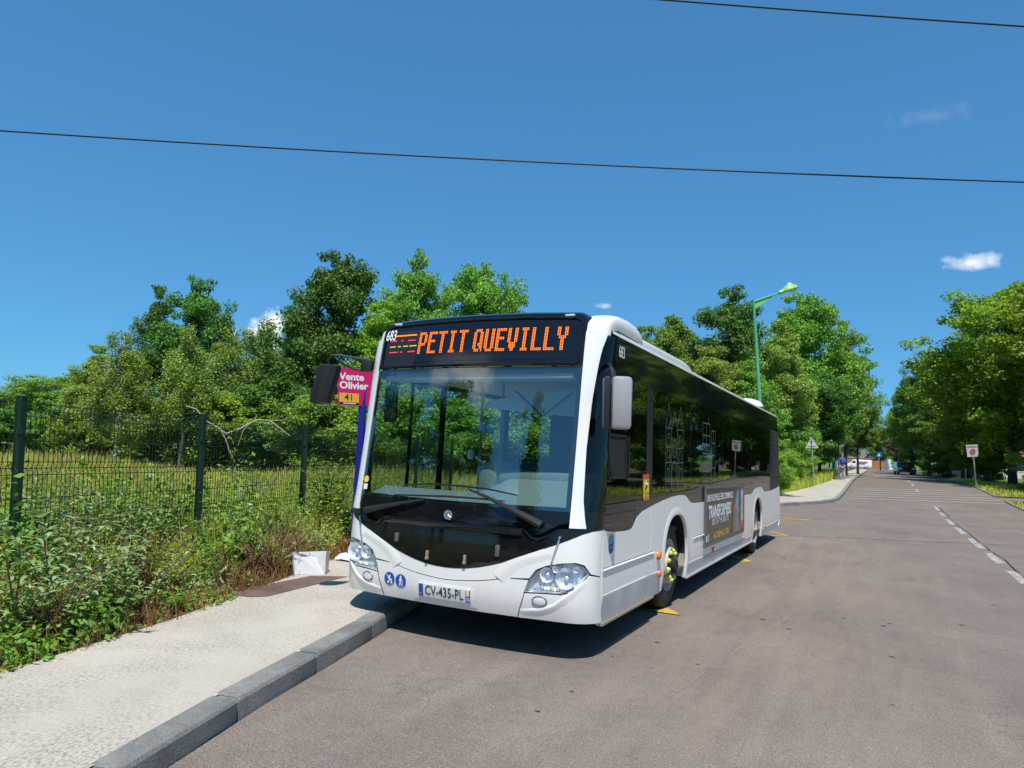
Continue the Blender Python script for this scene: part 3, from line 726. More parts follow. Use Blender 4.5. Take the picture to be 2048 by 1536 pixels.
for s in (-1, 1):
    p = FR(s * .92, 2.868, .0); mb = MB(); mb.box((p[0], p[1], p[2]), (.09, .03, .022), bev=.008); mb.build('marker_lamp', 'interior_light', fas)
cap = MB(); rows = []
for u in np.linspace(-1.09, 1.09, 25):
    zt = lerp([(0, 2.90), (.6, 2.895), (1.0, 2.882), (1.06, 2.865), (1.09, 2.83)], abs(u)); x, y, _ = FR(u, zt, .002)
    rows.append([(x, y, zt), (x, y + .05, zt + .022), (x, y + .16, zt + .034), (x, y + .6, zt + .03), (x, y + 1.2, zt - .01)])
k = 5; cap.add([q for r_ in rows for q in r_], [(i * k + j, i * k + j + 1, (i + 1) * k + j + 1, (i + 1) * k + j) for i in range(24) for j in range(4)])
cap.build('roof_cap', 'gloss_black', bus, angle=50)

# LED destination text
GL = {'P': ['111110', '110011', '110011', '110011', '111110', '110000', '110000', '110000'],
      'E': ['111111', '110000', '110000', '111110', '110000', '110000', '110000', '111111'],
      'T': ['111111', '001100', '001100', '001100', '001100', '001100', '001100', '001100'],
      'I': ['011110', '001100', '001100', '001100', '001100', '001100', '001100', '011110'],
      'Q': ['011110', '110011', '110011', '110011', '110011', '110111', '110011', '011101'],
      'U': ['110011', '110011', '110011', '110011', '110011', '110011', '110011', '011110'],
      'V': ['110011', '110011', '110011', '110011', '110011', '011110', '011110', '001100'],
      'L': ['110000', '110000', '110000', '110000', '110000', '110000', '110000', '111111'],
      'Y': ['110011', '110011', '110011', '011110', '001100', '001100', '001100', '001100'], ' ': ['00'] * 8}
disp = patch('display', 'fascia_black', [(u, 2.47) for u in np.linspace(-1.0, 1.0, 21)] + [(u, 2.80) for u in np.linspace(1.0, -1.0, 21)], FR, parent=fas, step=.1, stepz=.1, off=.006, depth=.004)
word = 'PETIT QUEVILLY'; nc = sum(len(GL[ch][0]) + 1 for ch in word); xa, xb = -.592, .950; za, zb = 2.762, 2.548
px_ = (xb - xa) / nc; pz_ = (za - zb) / 16; c0_ = 0
for ch in word:
    g = GL[ch]; led = MB()
    for i in range(len(g[0])):
        for r_ in range(16):
            if g[r_ // 2][i] == '1':
                u = xa + (c0_ + i + .5) * px_; z = za - (r_ + .5) * pz_; hw = px_ * .33; hh = pz_ * .32
                led.add([FR(u - hw, z - hh, .010), FR(u + hw, z - hh, .010), FR(u + hw, z + hh, .010), FR(u - hw, z + hh, .010)], [(0, 1, 2, 3)])
    c0_ += len(g[0]) + 1
    if led.f: led.build('led_letter', 'led_orange', disp, smooth=False)
def strip(mb, u0, u1, z, h, off): mb.add([FR(u0, z - h, off), FR(u1, z - h, off), FR(u1, z + h, off), FR(u0, z + h, off)], [(0, 1, 2, 3)])
for nmx, mt, segs in (('led_line', 'led_orange', [(-.90, -.63, 2.742)]), ('led_line', 'led_red', [(-.965, -.87, 2.690), (-.82, -.79, 2.690), (-.73, -.635, 2.688)]),
                      ('led_line', 'led_yellow', [(-.955, -.88, 2.632), (-.85, -.81, 2.632), (-.78, -.72, 2.632), (-.70, -.61, 2.632)]), ('led_line', 'led_red', [(-.955, -.84, 2.575), (-.81, -.78, 2.575), (-.71, -.62, 2.575)])):
    for a, b_, z in segs:
        mb = MB(); strip(mb, a, b_, z, .006, .0125); mb.build(nmx, mt, disp, smooth=False)
pan = patch('display', 'plastic_black', [(-1.0, 2.44), (-.62, 2.44), (-.585, 2.79), (-1.0, 2.79)], FR, parent=fas, step=.1, stepz=.1, off=.0075, depth=.003)

# lettering
def text_pts(txt, size, bold=0.0, xs=1.0, align='CENTER', space=1.0):
    cu = bpy.data.curves.new('t', 'FONT'); cu.body = txt; cu.size = size; cu.align_x = align; cu.align_y = 'CENTER'; cu.offset = bold; cu.resolution_u = 3; cu.space_character = space
    ob = bpy.data.objects.new('t', cu); COL.objects.link(ob)
    bpy.context.view_layer.update()
    dg = bpy.context.evaluated_depsgraph_get(); me = bpy.data.meshes.new_from_object(ob.evaluated_get(dg))
    vs = [(v.co.x * xs, v.co.y) for v in me.vertices]; fs = [tuple(p.vertices) for p in me.polygons]
    bpy.data.objects.remove(ob); bpy.data.curves.remove(cu); bpy.data.meshes.remove(me)
    return vs, fs
def lettering(name, txt, size, mapf, mat, parent, bold=0.0, xs=1.0, align='CENTER', space=1.0, thick=.0):
    vs, fs = text_pts(txt, size, bold, xs, align, space)
    mb = MB(); mb.add([mapf(a, q) for a, q in vs], fs)
    me = bpy.data.meshes.new(name); me.from_pydata(mb.v, [], mb.f); me.update(); me.materials.append(MATS[mat]); return link(name, me, parent)
lettering('fleet_number', '683', .15, lambda a, q: FR(-.955 + a, 2.745 + q, .022), 'print_white', fas, bold=.002, xs=.62)
def disc(mb, c_, r, mapf, off, n=20, sx=1.0): mb.add([mapf(c_[0] + r * sx * cos(2 * pi * i / n), c_[1] + r * sin(2 * pi * i / n), off) for i in range(n)], [tuple(range(n))])
# number plate
pc = .434
pr_ = patch('plate_recess', 'bus_white', [(-.315, .345), (.315, .345), (.285, .49), (.265, .505), (-.265, .505), (-.285, .49)], FR, parent=bumper, step=.08, stepz=0, off=.0035, depth=.004)
plate = patch('number_plate', 'plate_white', [(-.262, pc - .056), (.262, pc - .056), (.262, pc + .056), (-.262, pc + .056)], FR, parent=bumper, step=.08, stepz=0, off=.011, depth=.008)
patch('plate_band', 'icon_blue', [(-.260, pc - .053), (-.215, pc - .053), (-.215, pc + .053), (-.260, pc + .053)], FR, parent=plate, step=0, stepz=0, off=.0118, depth=.0005)
patch('plate_band', 'icon_blue', [(.215, pc - .053), (.260, pc - .053), (.260, pc - .002), (.215, pc - .002)], FR, parent=plate, step=0, stepz=0, off=.0118, depth=.0005)
for (a, q, mt) in ((.216, .228, 'logo_green'), (.228, .246, 'print_white'), (.246, .260, 'sticker_red')):
    patch('region_emblem', mt, [(a, pc + .002), (q, pc + .002), (q, pc + .05), (a, pc + .05)], FR, parent=plate, step=0, stepz=0, off=.0116, depth=.0004)
lettering('plate_text', 'CV-435-PL', .118, lambda a, q: FR(a + .0, pc + q, .0125), 'print_black', plate, bold=.0006, xs=.74)
lettering('plate_text', '78', .046, lambda a, q: FR(.2375 + a, pc - .03 + q, .0130), 'print_white', plate, bold=.0006, xs=.8)
lettering('plate_text', 'F', .032, lambda a, q: FR(-.2375 + a, pc - .034 + q, .0130), 'print_white', plate, xs=.8)
# two blue pictogram stickers
for k_, (ux, zc) in enumerate(((-.600, .482), (-.468, .478))):
    mb = MB(); disc(mb, (ux, zc), .058, FR, .0035, 24, 1.05); ic = mb.build('pictogram', 'icon_blue', bumper, smooth=False)
    mb = MB()
    def seg(x0, z0, x1, z1, w, off=.0048):
        d = Vector((x1 - x0, z1 - z0)); d.normalize(); nx_, nz_ = -d.y * w, d.x * w
        mb.add([FR(ux + x0 + nx_, zc + z0 + nz_, off), FR(ux + x0 - nx_, zc + z0 - nz_, off), FR(ux + x1 - nx_, zc + z1 - nz_, off), FR(ux + x1 + nx_, zc + z1 + nz_, off)], [(0, 1, 2, 3)])
    if k_ == 0:   # pushchair
        seg(-.036, .033, -.022, .026, .003); seg(-.022, .026, .008, -.012, .004); seg(-.012, .012, .02, -.010, .010); seg(0, -.012, .034, -.008, .006, .005)
        disc(mb, (ux + .004, zc + .024), .010, FR, .0049, 12); disc(mb, (ux - .012, zc - .032), .012, FR, .0050, 12); disc(mb, (ux + .026, zc - .032), .012, FR, .0050, 12); seg(0, -.012, -.012, -.032, .003, .0051); seg(.024, -.01, .026, -.032, .003, .0051)
    else:         # walker with stick
        disc(mb, (ux, zc + .036), .010, FR, .0048, 12); seg(0, .026, -.002, -.010, .010); seg(-.004, -.008, -.016, -.046, .005, .0050); seg(.002, -.008, .008, -.046, .005, .0052); seg(-.004, .022, -.018, .0, .004, .0054); seg(.004, .022, .020, .004, .004, .0056); seg(.020, .004, .022, -.046, .0022, .0058)
    mb.build('pictogram_figure', 'print_white', ic, smooth=False)
# emblem: chromed ring with three-pointed star
mb = MB(); c0 = FR(0, 1.092, .012)
mb.lathe([(.0, .040), (-.012, .044), (-.016, .038), (-.012, .033), (-.004, .032)], c0, 'y', 24)
for a in (90, 210, 330):
    t = radians(a); tip = (.035 * cos(t), .035 * sin(t)); l_ = (.008 * cos(t + 1.9), .008 * sin(t + 1.9)); r_ = (.008 * cos(t - 1.9), .008 * sin(t - 1.9))
    mb.add([(c0[0] + tip[0], c0[1] - .010, c0[2] + tip[1]), (c0[0] + l_[0], c0[1] - .008, c0[2] + l_[1]), (c0[0], c0[1] - .016, c0[2]), (c0[0] + r_[0], c0[1] - .008, c0[2] + r_[1])], [(0, 1, 2), (0, 2, 3)])
mb.add([(c0[0] + .034 * cos(2 * pi * i / 20), c0[1] - .003, c0[2] + .034 * sin(2 * pi * i / 20)) for i in range(20)], [tuple(range(20))])
mb.build('star_emblem', 'chrome', bus, angle=40)
# fittings on the black panel
for (u, z0, z1, w, mt) in ((-.535, .815, .895, .020, 'frame_grey'), (.495, .79, .885, .020, 'frame_grey'), (-.185, .70, .775, .012, 'brass_fitting'), (.195, .70, .775, .012, 'brass_fitting')):
    mb = MB(); c_ = FR(u, (z0 + z1) / 2, .012); mb.box(c_, (2 * w, .026, z1 - z0), bev=.008)
    if mt == 'brass_fitting': c2 = FR(u, z0 + .01, .014); mb.box(c2, (2.4 * w, .03, .026), bev=.006)
    mb.build('panel_bracket', mt, bus)
# whisker poles
for s in (-1, 1):
    tb = MB(); a = FR(s * 1.02, .99, .016); b_ = FR(s * .955, .755, .012)
    tb.tube([a, ((a[0] + b_[0]) / 2, (a[1] + b_[1]) / 2 - .005, (a[2] + b_[2]) / 2), b_], [.0075, .006, .005], 7); tb.lathe([(-.012, .002), (-.008, .011), (.006, .012), (.012, .004)], a, 'z', 10); tb.build('marker_pole', 'chrome', bus)
# wipers
def wiper(pts_arm, pts_blade):
    root_ = MB(); P = [FR(u, z, o_) for u, z, o_ in pts_arm]
    root_.tube(P, [.034, .032, .024, .014, .009], 8); w_ = root_.build('wiper', 'plastic_black', bus)
    bl = MB(); B_ = [FR(u, z, .014) for u, z in pts_blade]; bl.tube(B_, [.006, .009, .010, .009, .005], 5); bl.build('blade', 'soft_black', w_)
wiper([(.86, 1.075, .03), (.77, 1.115, .04), (.6, 1.18, .035), (.35, 1.27, .026), (.16, 1.325, .02)], [(.62, 1.30), (.35, 1.335), (.1, 1.345), (-.25, 1.345), (-.52, 1.32)])
wiper([(-.94, 1.06, .03), (-.85, 1.08, .04), (-.7, 1.115, .034), (-.48, 1.165, .026), (-.28, 1.205, .02)], [(-.62, 1.225), (-.35, 1.235), (0, 1.25), (.3, 1.25), (.52, 1.245)])

# headlamps
for s in (-1, 1):
    hl = empty('headlamp', (0, 0, 0)); hl.parent = bus
    pts = fx([(s * x, z) for x, z in HL]); 
    def gro(p, k): 
        cx_ = sum(q[0] for q in p) / len(p); cz_ = sum(q[1] for q in p) / len(p); return [(cx_ + (q[0] - cx_) * k, cz_ + (q[1] - cz_) * k) for q in p]
    patch('lamp_back', 'lamp_grey', gro(pts, .99), FR, parent=hl, step=.05, stepz=.05, off=-.055, depth=0)
    # side walls of the housing
    w_ = MB(); n_ = len(pts); w_.add([FR(a, q, -.004) for a, q in pts] + [FR(a, q, -.056) for a, q in pts], [(i, (i + 1) % n_, n_ + (i + 1) % n_, n_ + i) for i in range(n_)]); w_.build('lamp_housing', 'lamp_grey', hl)
    for (x, z, r) in ((1.085, .665, .088), (.925, .680, .062), (1.0, .735, .03)):
        c_ = FR(s * x, z, -.03); mb = MB(); mb.lathe([(-.022, r), (-.020, r * .93), (.012, r * .75), (.026, r * .45), (.03, .02), (.0, .018), (-.006, .012), (-.008, .001)], c_, 'y', 22); mb.build('reflector', 'reflector', hl, angle=60)
    for i in range(9):
        u = .83 + i * .027; c_ = FR(s * u, .575 + .002 * (i % 3), -.02); mb = MB(); mb.box(c_, (.020, .02, .026), bev=.005); mb.build('light_guide', 'drl' if i in (3, 4, 6) else 'reflector', hl)
    mb = MB(); mb.tube([FR(s * x, z, -.02) for x, z in ((.80, .555), (.9, .552), (1.03, .555), (1.09, .575))], .006, 6); mb.build('chrome_trim', 'chrome', hl)
    mb = MB(); mb.tube([FR(s * x, z, -.03) for x, z in ((.80, .63), (.85, .70), (.94, .738), (1.05, .76))], .007, 6); mb.build('chrome_trim', 'chrome', hl)
    mb = MB(); c_ = FR(s * 1.17, .74, -.02); mb.lathe([(-.01, .028), (.012, .022), (.02, .002)], c_, 'y', 14); mb.build('indicator', 'lamp_grey', hl)
    patch('lamp_lens', 'clear_lens', pts, FR, parent=hl, step=.05, stepz=.05, off=.001, depth=0)
    # fog lamp in its scoop
    fg = empty('fog_lamp', (0, 0, 0)); fg.parent = bus
    c_ = FR(s * .872, .469, .003); mb = MB()
    th = radians(8) * s
    def ell(r1, r2, off, n=22): return [FR(s * .872 + r1 * cos(2 * pi * i / n), .469 + r2 * sin(2 * pi * i / n), off) for i in range(n)]
    r0, r1_, r2_ = ell(.066, .043, .002), ell(.062, .040, .008), ell(.054, .033, .004); mb.add(r0 + r1_ + r2_, [(i, (i + 1) % 22, 22 + (i + 1) % 22, 22 + i) for i in range(22)] + [(22 + i, 22 + (i + 1) % 22, 44 + (i + 1) % 22, 44 + i) for i in range(22)]); mb.build('bezel', 'frame_grey', fg)
    mb = MB(); a0, a1 = ell(.054, .033, .004), ell(.03, .018, .009); mb.add(a0 + a1, [(i, (i + 1) % 22, 22 + (i + 1) % 22, 22 + i) for i in range(22)] + [tuple(range(22, 44))]); mb.build('fog_lens', 'reflector', fg)
    # moulded lip below the lamp
    sc_ = MB(); rows = []
    for t in np.linspace(0, 1, 18):
        u = u_of(lerp([(0, .70), (.35, .90), (.7, 1.06), (1, 1.215)], t)); z = lerp([(0, .372), (.3, .398), (.55, .445), (.8, .545), (1, .645)], t); h = .010 * sin(pi * min(1, t * 1.02)) ** .6 + .001
        rows.append([FR(s * u, z + .020, -.002), FR(s * u, z + .008, h), FR(s * u, z - .010, h * .8), FR(s * u, z - .06, -.002)])
    sc_.add([q for r_ in rows for q in r_], [(i * 4 + j, i * 4 + j + 1, (i + 1) * 4 + j + 1, (i + 1) * 4 + j) for i in range(17) for j in range(3)]); sc_.build('bumper_lip', 'bus_white', bumper, angle=70)
    # panel gaps
    def gap(pts_, nm_='panel_gap', par=bumper, w=.0035, off=.0025, mapf=FR, mat='seam_dark'):
        mb = MB(); vs = []
        for i, p in enumerate(pts_):
            a = Vector(pts_[max(0, i - 1)]); b_ = Vector(pts_[min(len(pts_) - 1, i + 1)]); d = (b_ - a).normalized(); nx_, nz_ = -d.y * w, d.x * w
            vs += [mapf(p[0] + nx_, p[1] + nz_, off), mapf(p[0] - nx_, p[1] - nz_, off)]
        mb.add(vs, [(2 * i, 2 * i + 1, 2 * i + 3, 2 * i + 2) for i in range(len(pts_) - 1)]); return mb.build(nm_, mat, par, smooth=False)
    gap([(s * .742, .522), (s * .725, .46), (s * .70, .39), (s * .68, .322)])
    # sculpted fold in the apron
    f_ = MB(); rows = []
    for x, z in ((.50, .625), (.56, .69), (.62, .745), (.70, .79), (.80, .825), (.93, .862)):
        rows.append([FR(s * (x - .05), z + .03, -.001), FR(s * x, z, .007), FR(s * (x + .02), z - .014, .006), FR(s * (x + .07), z - .05, -.001)])
    f_.add([q for r_ in rows for q in r_], [(i * 4 + j, i * 4 + j + 1, (i + 1) * 4 + j + 1, (i + 1) * 4 + j) for i in range(5) for j in range(3)]); f_.build('apron_fold', 'bus_white', apron, angle=80)
# dark backing added behind the front panels to stop light and darken the gaps
patch('front_backing', 'under_black', [(-1.2, .32), (1.2, .32), (1.2, 1.16), (-1.2, 1.16)], FR, step=.1, stepz=.2, off=-.075, depth=.06)

# ---- right-hand (driver's) side
WT = [(YE + .018, 1.055), (.45, 1.035), (.71, 1.009), (.96, .998), (1.10, .998), (1.18, 1.008), (1.235, 1.04), (1.32, 1.098), (1.50, 1.146), (1.86, 1.188), (2.24, 1.224), (2.57, 1.248), (2.93, 1.258), (3.16, 1.250), (3.28, 1.218), (3.38, 1.178), (3.48, 1.152), (3.66, 1.138), (4.17, 1.132)]
WT2 = [(7.13, 1.128), (8.05, 1.122), (8.20, 1.14), (8.34, 1.185), (8.55, 1.215), (8.9, 1.226), (9.25, 1.224), (9.40, 1.19), (9.50, 1.145), (9.66, 1.120), (10.5, 1.118), (11.2, 1.14), (12.05, 1.185)]
def arch(yc, r, zc=.48, ztop=1.045, n=15, zb=.28):
    h = ztop - zc; pts = [(yc - r, zb)]
    for i in range(n + 1):
        t = pi - pi * i / n; ct, st = cos(t), sin(t)
        pts.append((yc + r * (abs(ct) ** .78) * (1 if ct > 0 else -1), zc + .0 + h * (abs(st) ** .78)))
    return pts + [(yc + r, zb)]
FA = arch(2.80, .515); RA = arch(8.80, .515, ztop=1.03)
def side_panel(name, y0, y1, mat='bus_white', mapf=SD, zb=.275, top=None):
    """a lower body panel from y0 to y1 cut by the arches and by the glazing line"""
    t = [(y0, lerp(top or (WT + WT2), y0))] + [p for p in (top or (WT + WT2)) if y0 < p[0] < y1] + [(y1, lerp(top or (WT + WT2), y1))]
    b_ = [(y1, zb)]
    for A in (RA, FA):
        if A[0][0] > y0 and A[-1][0] < y1: b_ += [(A[-1][0], zb)] + list(reversed(A[1:-1])) + [(A[0][0], zb)]
        elif A[0][0] < y0 < A[-1][0] or A[0][0] < y1 < A[-1][0]: pass
    b_ += [(y0, zb)]
    return patch(name, mat, t + b_, mapf, step=.4, stepz=.3, depth=.02)
g_ = .004
sp = [side_panel('side_panel', YE + .03, 1.79 - g_), side_panel('side_panel', 1.79 + g_, 3.62 - g_), side_panel('side_panel', 3.62 + g_, 7.6 - g_), side_panel('side_panel', 7.6 + g_, 10.75 - g_)]
# rear corner panel tucks in
patch('side_panel', 'bus_white', [(10.75 + g_, lerp(WT2, 10.75)), (11.2, 1.14), (12.0, 1.182), (12.10, .9), (12.13, .55), (12.11, .40), (11.95, .275), (10.75 + g_, .275)], SD, step=.4, stepz=.3, depth=.02)
# grey lower skirt, a band standing a few millimetres proud that slopes inwards
def SK(y, z, off=0.0): return (sidex(z) + .004 + off, y, z)
for (a, b_, zt0, zt1) in ((YE + .05, 1.79 - g_, .507, .507), (1.79 + g_, 2.27, .505, .49), (3.33, 3.62 - g_, .425, .43), (3.62 + g_, 7.6 - g_, .43, .385), (7.6 + g_, 8.27, .385, .375), (9.33, 10.75 - g_, .40, .41), (10.75 + g_, 12.0, .41, .43)):
    patch('lower_skirt', 'bus_grey', [(a, .262), (b_, .262), (b_, zt1), (a, zt0)], SK, step=.5, stepz=.06, depth=.02)
mb = MB(); mb.box((XE - .012, 1.2, .268), (.02, 1.5, .02)); mb.build('sill_strip', 'brass_fitting', bus)
mb = MB(); mb.box((XE - .012, 6.0, .272), (.02, 5.3, .02)); mb.build('sill_strip', 'bus_grey', bus)
# bright rubbing strips
for (a, b_, z) in ((YE + .03, 1.90, .712), (3.62, 4.24, .708)):
    mb = MB(); mb.add([SD(a, z - .014, .001), SD(a, z + .004, .016), SD(a, z + .014, .002), SD(b_, z - .014, .001), SD(b_, z + .004, .016), SD(b_, z + .014, .002)], [(0, 1, 4, 3), (1, 2, 5, 4), (0, 2, 1), (3, 4, 5)]); mb.build('side_strip', 'bus_white', bus, smooth=False)
    gap([(a, z + .0165), (b_, z + .0165)], par=bus, w=.0022, off=.0035, mapf=SD)
# swept wheel-arch mouldings
for A in (FA, RA):
    n_ = len(A); yc = (A[0][0] + A[-1][0]) / 2
    rows = []
    for i, (y, z) in enumerate(A):
        a = Vector(A[max(0, i - 1)]); b_ = Vector(A[min(n_ - 1, i + 1)]); d = (b_ - a).normalized(); oy, oz = -d.y, d.x
        fade = 1.0 if i < n_ * .72 else max(.25, 1 - (i - n_ * .72) / (n_ * .28))
        rows.append([SD(y - oy * .004, z - oz * .004, -.022), SD(y, z, .012), SD(y + oy * .035, z + oz * .035, .014 * fade + .003), SD(y + oy * .10, z + oz * .085, .0015)])
    mb = MB(); mb.add([q for r_ in rows for q in r_], [(i * 4 + j, i * 4 + j + 1, (i + 1) * 4 + j + 1, (i + 1) * 4 + j) for i in range(n_ - 1) for j in range(3)]); mb.build('wheel_arch', 'bus_white', bus, angle=55)
    # housing
    hs_ = MB(); inn = [(y, z) for y, z in A]
    vs = [(XE - .03, y, z) for y, z in inn] + [(XE - .62, y, z) for y, z in inn]; hs_.add(vs, [(i, i + 1, n_ + i + 1, n_ + i) for i in range(n_ - 1)] + [tuple(range(n_, 2 * n_))]); hs_.build('wheel_housing', 'under_black', bus)
    mb = MB(); mb.add([(XE - .03, A[-1][0] - .004, z) for z in (.29, .80)] + [(XE - .34, A[-1][0] - .004, z) for z in (.80, .29)], [(0, 1, 2, 3)]); mb.build('splash_guard', 'steel_dusty', bus, smooth=False)
    # left side housings too
    hs2 = MB(); vs = [(-XE + .03, y, z) for y, z in inn] + [(-XE + .62, y, z) for y, z in inn]; hs2.add(vs, [(i, i + 1, n_ + i + 1, n_ + i) for i in range(n_ - 1)] + [tuple(range(n_, 2 * n_))]); hs2.build('wheel_housing', 'under_black', bus)
# side marker lamps
for (y, z, w_, mt) in ((2.06, .668, .05, 'orange_lens'), (2.12, .475, .04, 'orange_lens'), (4.85, .455, .032, 'orange_lens'), (7.25, .415, .022, 'red_lens'), (9.75, .43, .022, 'red_lens')):
    mb = MB(); c_ = SD(y, z, .018 if z > .5 else .012); mb.lathe([(-.02, w_), (.0, w_ * .95), (.014, w_ * .7), (.02, w_ * .1)], c_, 'x', 14); mb.build('side_marker', mt, bus)
# oval operator logo: coloured bands
lc = (.60, .918); lr = (.068, .082)
bands = [('logo_green', .52, 1.0), ('logo_light_blue', .08, .48), ('logo_blue', -.46, .02), ('logo_navy', -1.0, -.52)]
lg = None
for mt, z0, z1 in bands:
    mb = MB(); pts = []
    ts = np.linspace(z0, z1, 7)
    R_ = [(sqrt(max(0, 1 - t * t)), t + .06 * sqrt(max(0, 1 - t * t))) for t in ts]; L_ = [(-sqrt(max(0, 1 - t * t)), t - .06 * sqrt(max(0, 1 - t * t))) for t in reversed(ts)]
    mb.add([SD(lc[0] + lr[0] * a, lc[1] + lr[1] * q, .0035) for a, q in R_ + L_], [tuple(range(14))]); mb.build('operator_logo', mt, bus, smooth=False)

# glazing band: windows, posts, header, each its own panel
REAR = [(1.185, 12.05), (1.38, 12.0), (2.37, 11.80), (2.70, 11.64)]
def topz(y): return 2.715
hdr = patch('roof_header', 'gloss_black', [(YE + .19, 2.36), (11.79, 2.36), (11.62, 2.72), (.62, 2.72), (YE + .25, 2.68)], SD, step=.6, stepz=.05, depth=.02)
lettering('fleet_number', '683', .15, lambda a, q: SD(.79 + a, 2.59 + q, .004), 'print_white', hdr, bold=.001, xs=.75)
posts = [(1.60, 1.80), (3.40, 3.47), (5.40, 5.47), (7.00, 7.07), (8.60, 8.66), (10.36, 10.46)]
WTA = WT + [(4.18, 1.131), (7.12, 1.129)] + WT2
def band_low(y0, y1): return [(y0, lerp(WTA, y0) + .006)] + [(p[0], p[1] + .006) for p in WTA if y0 < p[0] < y1] + [(y1, lerp(WTA, y1) + .006)]
patch('window_border', 'gloss_black', band_low(1.26, 10.42) + [(10.42, 1.30), (1.26, 1.30)], SD, step=.6, stepz=.3, depth=.02, off=-.001)
patch('window_border', 'gloss_black', band_low(YE + .03, 1.25) + [(1.25, 1.165), (YE + .05, 1.165)], SD, step=.6, stepz=.3, depth=.02, off=-.001)
for a, b_ in posts: patch('window_post', 'soft_black' if a < 2 else 'gloss_black', [(a, 1.305), (b_, 1.305), (b_, 2.355), (a, 2.355)], SD, step=.6, stepz=.4, depth=.02, off=.002 if a < 2 else 0)
dw = patch('side_window', 'tinted', [(YE + .06, 1.17), (1.245, 1.17), (1.27, 1.25), (1.36, 1.305), (1.595, 1.305), (1.595, 2.355), (YE + .20, 2.355)], SD, step=.6, stepz=.4, depth=.004)
for (a, b_), (c2_, d2_) in zip(posts[:-1], posts[1:]):
    patch('side_window', 'tinted', [(b_ + .004, 1.305), (c2_ - .004, 1.305), (c2_ - .004, 2.355), (b_ + .004, 2.355)], SD, step=.7, stepz=.5, depth=.004)
# the driver's sliding light, open: dark frame
fr_ = MB()
for (y0, y1, z0, z1) in ((.47, .95, 1.835, 1.855), (.47, .95, 1.465, 1.485), (.93, .955, 1.465, 1.85), (.47, .485, 1.465, 1.85), (1.015, 1.03, 1.465, 1.85)):
    fr_.box((sidex(z0) + .004, (y0 + y1) / 2, (z0 + z1) / 2), (.012, y1 - y0, z1 - z0))
fr_.build('window_frame', 'soft_black', dw, smooth=False)
patch('opening_shade', 'under_black', [(.485, 1.485), (.93, 1.485), (.93, 1.835), (.485, 1.835)], SD, parent=dw, step=0, stepz=0, depth=.01, off=.003)  # opaque black sheet standing for the shade inside the open window
# yellow and red warning sticker
st = patch('warning_sticker', 'sticker_yellow', [(1.50, 1.26), (1.68, 1.26), (1.68, 1.50), (1.50, 1.50)], SD, step=0, stepz=0, off=.006, depth=.002)
patch('sticker_band', 'sticker_red', [(1.50, 1.455), (1.68, 1.455), (1.68, 1.50), (1.50, 1.50)], SD, parent=st, step=0, stepz=0, off=.0075, depth=.001)
patch('sticker_band', 'sticker_red', [(1.50, 1.245), (1.68, 1.245), (1.68, 1.262), (1.50, 1.262)], SD, parent=st, step=0, stepz=0, off=.0075, depth=.001)
patch('sticker_figure', 'print_black', [(1.53, 1.34), (1.60, 1.36), (1.66, 1.44), (1.62, 1.44)], SD, parent=st, step=0, stepz=0, off=.0078, depth=.001)
patch('sticker_figure', 'print_white', [(1.56, 1.40), (1.62, 1.39), (1.65, 1.42), (1.58, 1.43)], SD, parent=st, step=0, stepz=0, off=.0085, depth=.001)
lettering('sticker_text', 'ANGLES\nMORTS', .042, lambda a, q: SD(1.59 + a, 1.295 + q, .009), 'print_black', st)
# rear engine-bay panel with louvres
patch('engine_panel', 'soft_black', [(10.46, 1.125), (11.2, 1.145), (12.05, 1.19), (12.0, 1.40), (11.80, 2.355), (10.46, 2.355)], SD, step=.5, stepz=.4, depth=.02)
for i in range(17):
    z = 1.43 + i * .058; mb = MB(); y0 = 10.62; y1 = 11.50 + (0.02 * (8 - i) * .4)
    mb.add([SD(y0, z, .001), SD(y1, z, .001), SD(y1, z + .020, .026), SD(y0, z + .020, .026), SD(y0, z + .034, .001), SD(y1, z + .034, .001)], [(0, 1, 2, 3), (3, 2, 5, 4), (0, 3, 4), (1, 5, 2)]); mb.build('louvre', 'plastic_black', bus, smooth=False)
# line drawings etched in the window film: a twin-towered church front, a tower block
def lines(name, segs, w, off=.0065):
    mb = MB()
    for (a, q, c2_, d2_) in segs:
        d = Vector((c2_ - a, d2_ - q)); L_ = d.length
        if L_ < 1e-5: continue
        d /= L_; ny, nz_ = -d.y * w, d.x * w
        mb.add([SD(a + ny, q + nz_, off), SD(a - ny, q - nz_, off), SD(c2_ - ny, d2_ - nz_, off), SD(c2_ + ny, d2_ + nz_, off)], [(0, 1, 2, 3)])
    return mb.build(name, 'etch_white', bus, smooth=False)
sg = []; rg = random.Random(3)
def arc_(yc, zc, ry, rz_, a0=0, a1=pi, n=8):
    p = [(yc + ry * cos(a0 + (a1 - a0) * i / n), zc + rz_ * sin(a0 + (a1 - a0) * i / n)) for i in range(n + 1)]
    return [(*p[i], *p[i + 1]) for i in range(n)]
for (y0, y1) in ((2.28, 2.52), (2.78, 3.04)):
    yc = (y0 + y1) / 2
    sg += [(y0, 1.32, y0, 2.0), (y1, 1.32, y1, 2.0), (y0, 2.0, yc, 2.27), (y1, 2.0, yc, 2.27), (y0, 1.78, y1, 1.80), (y0, 1.62, y1, 1.63), (y0, 2.0, y1, 2.0)]
    for zc in (1.48, 1.68, 1.86): sg += arc_(yc, zc, .06, .08) + [(yc - .06, zc - .1, yc - .06, zc), (yc + .06, zc - .1, yc + .06, zc)]
    for _ in range(10): a = rg.uniform(y0, y1); q = rg.uniform(1.4, 2.1); sg.append((a, q, a + rg.uniform(-.05, .05), q + rg.uniform(-.09, .09)))
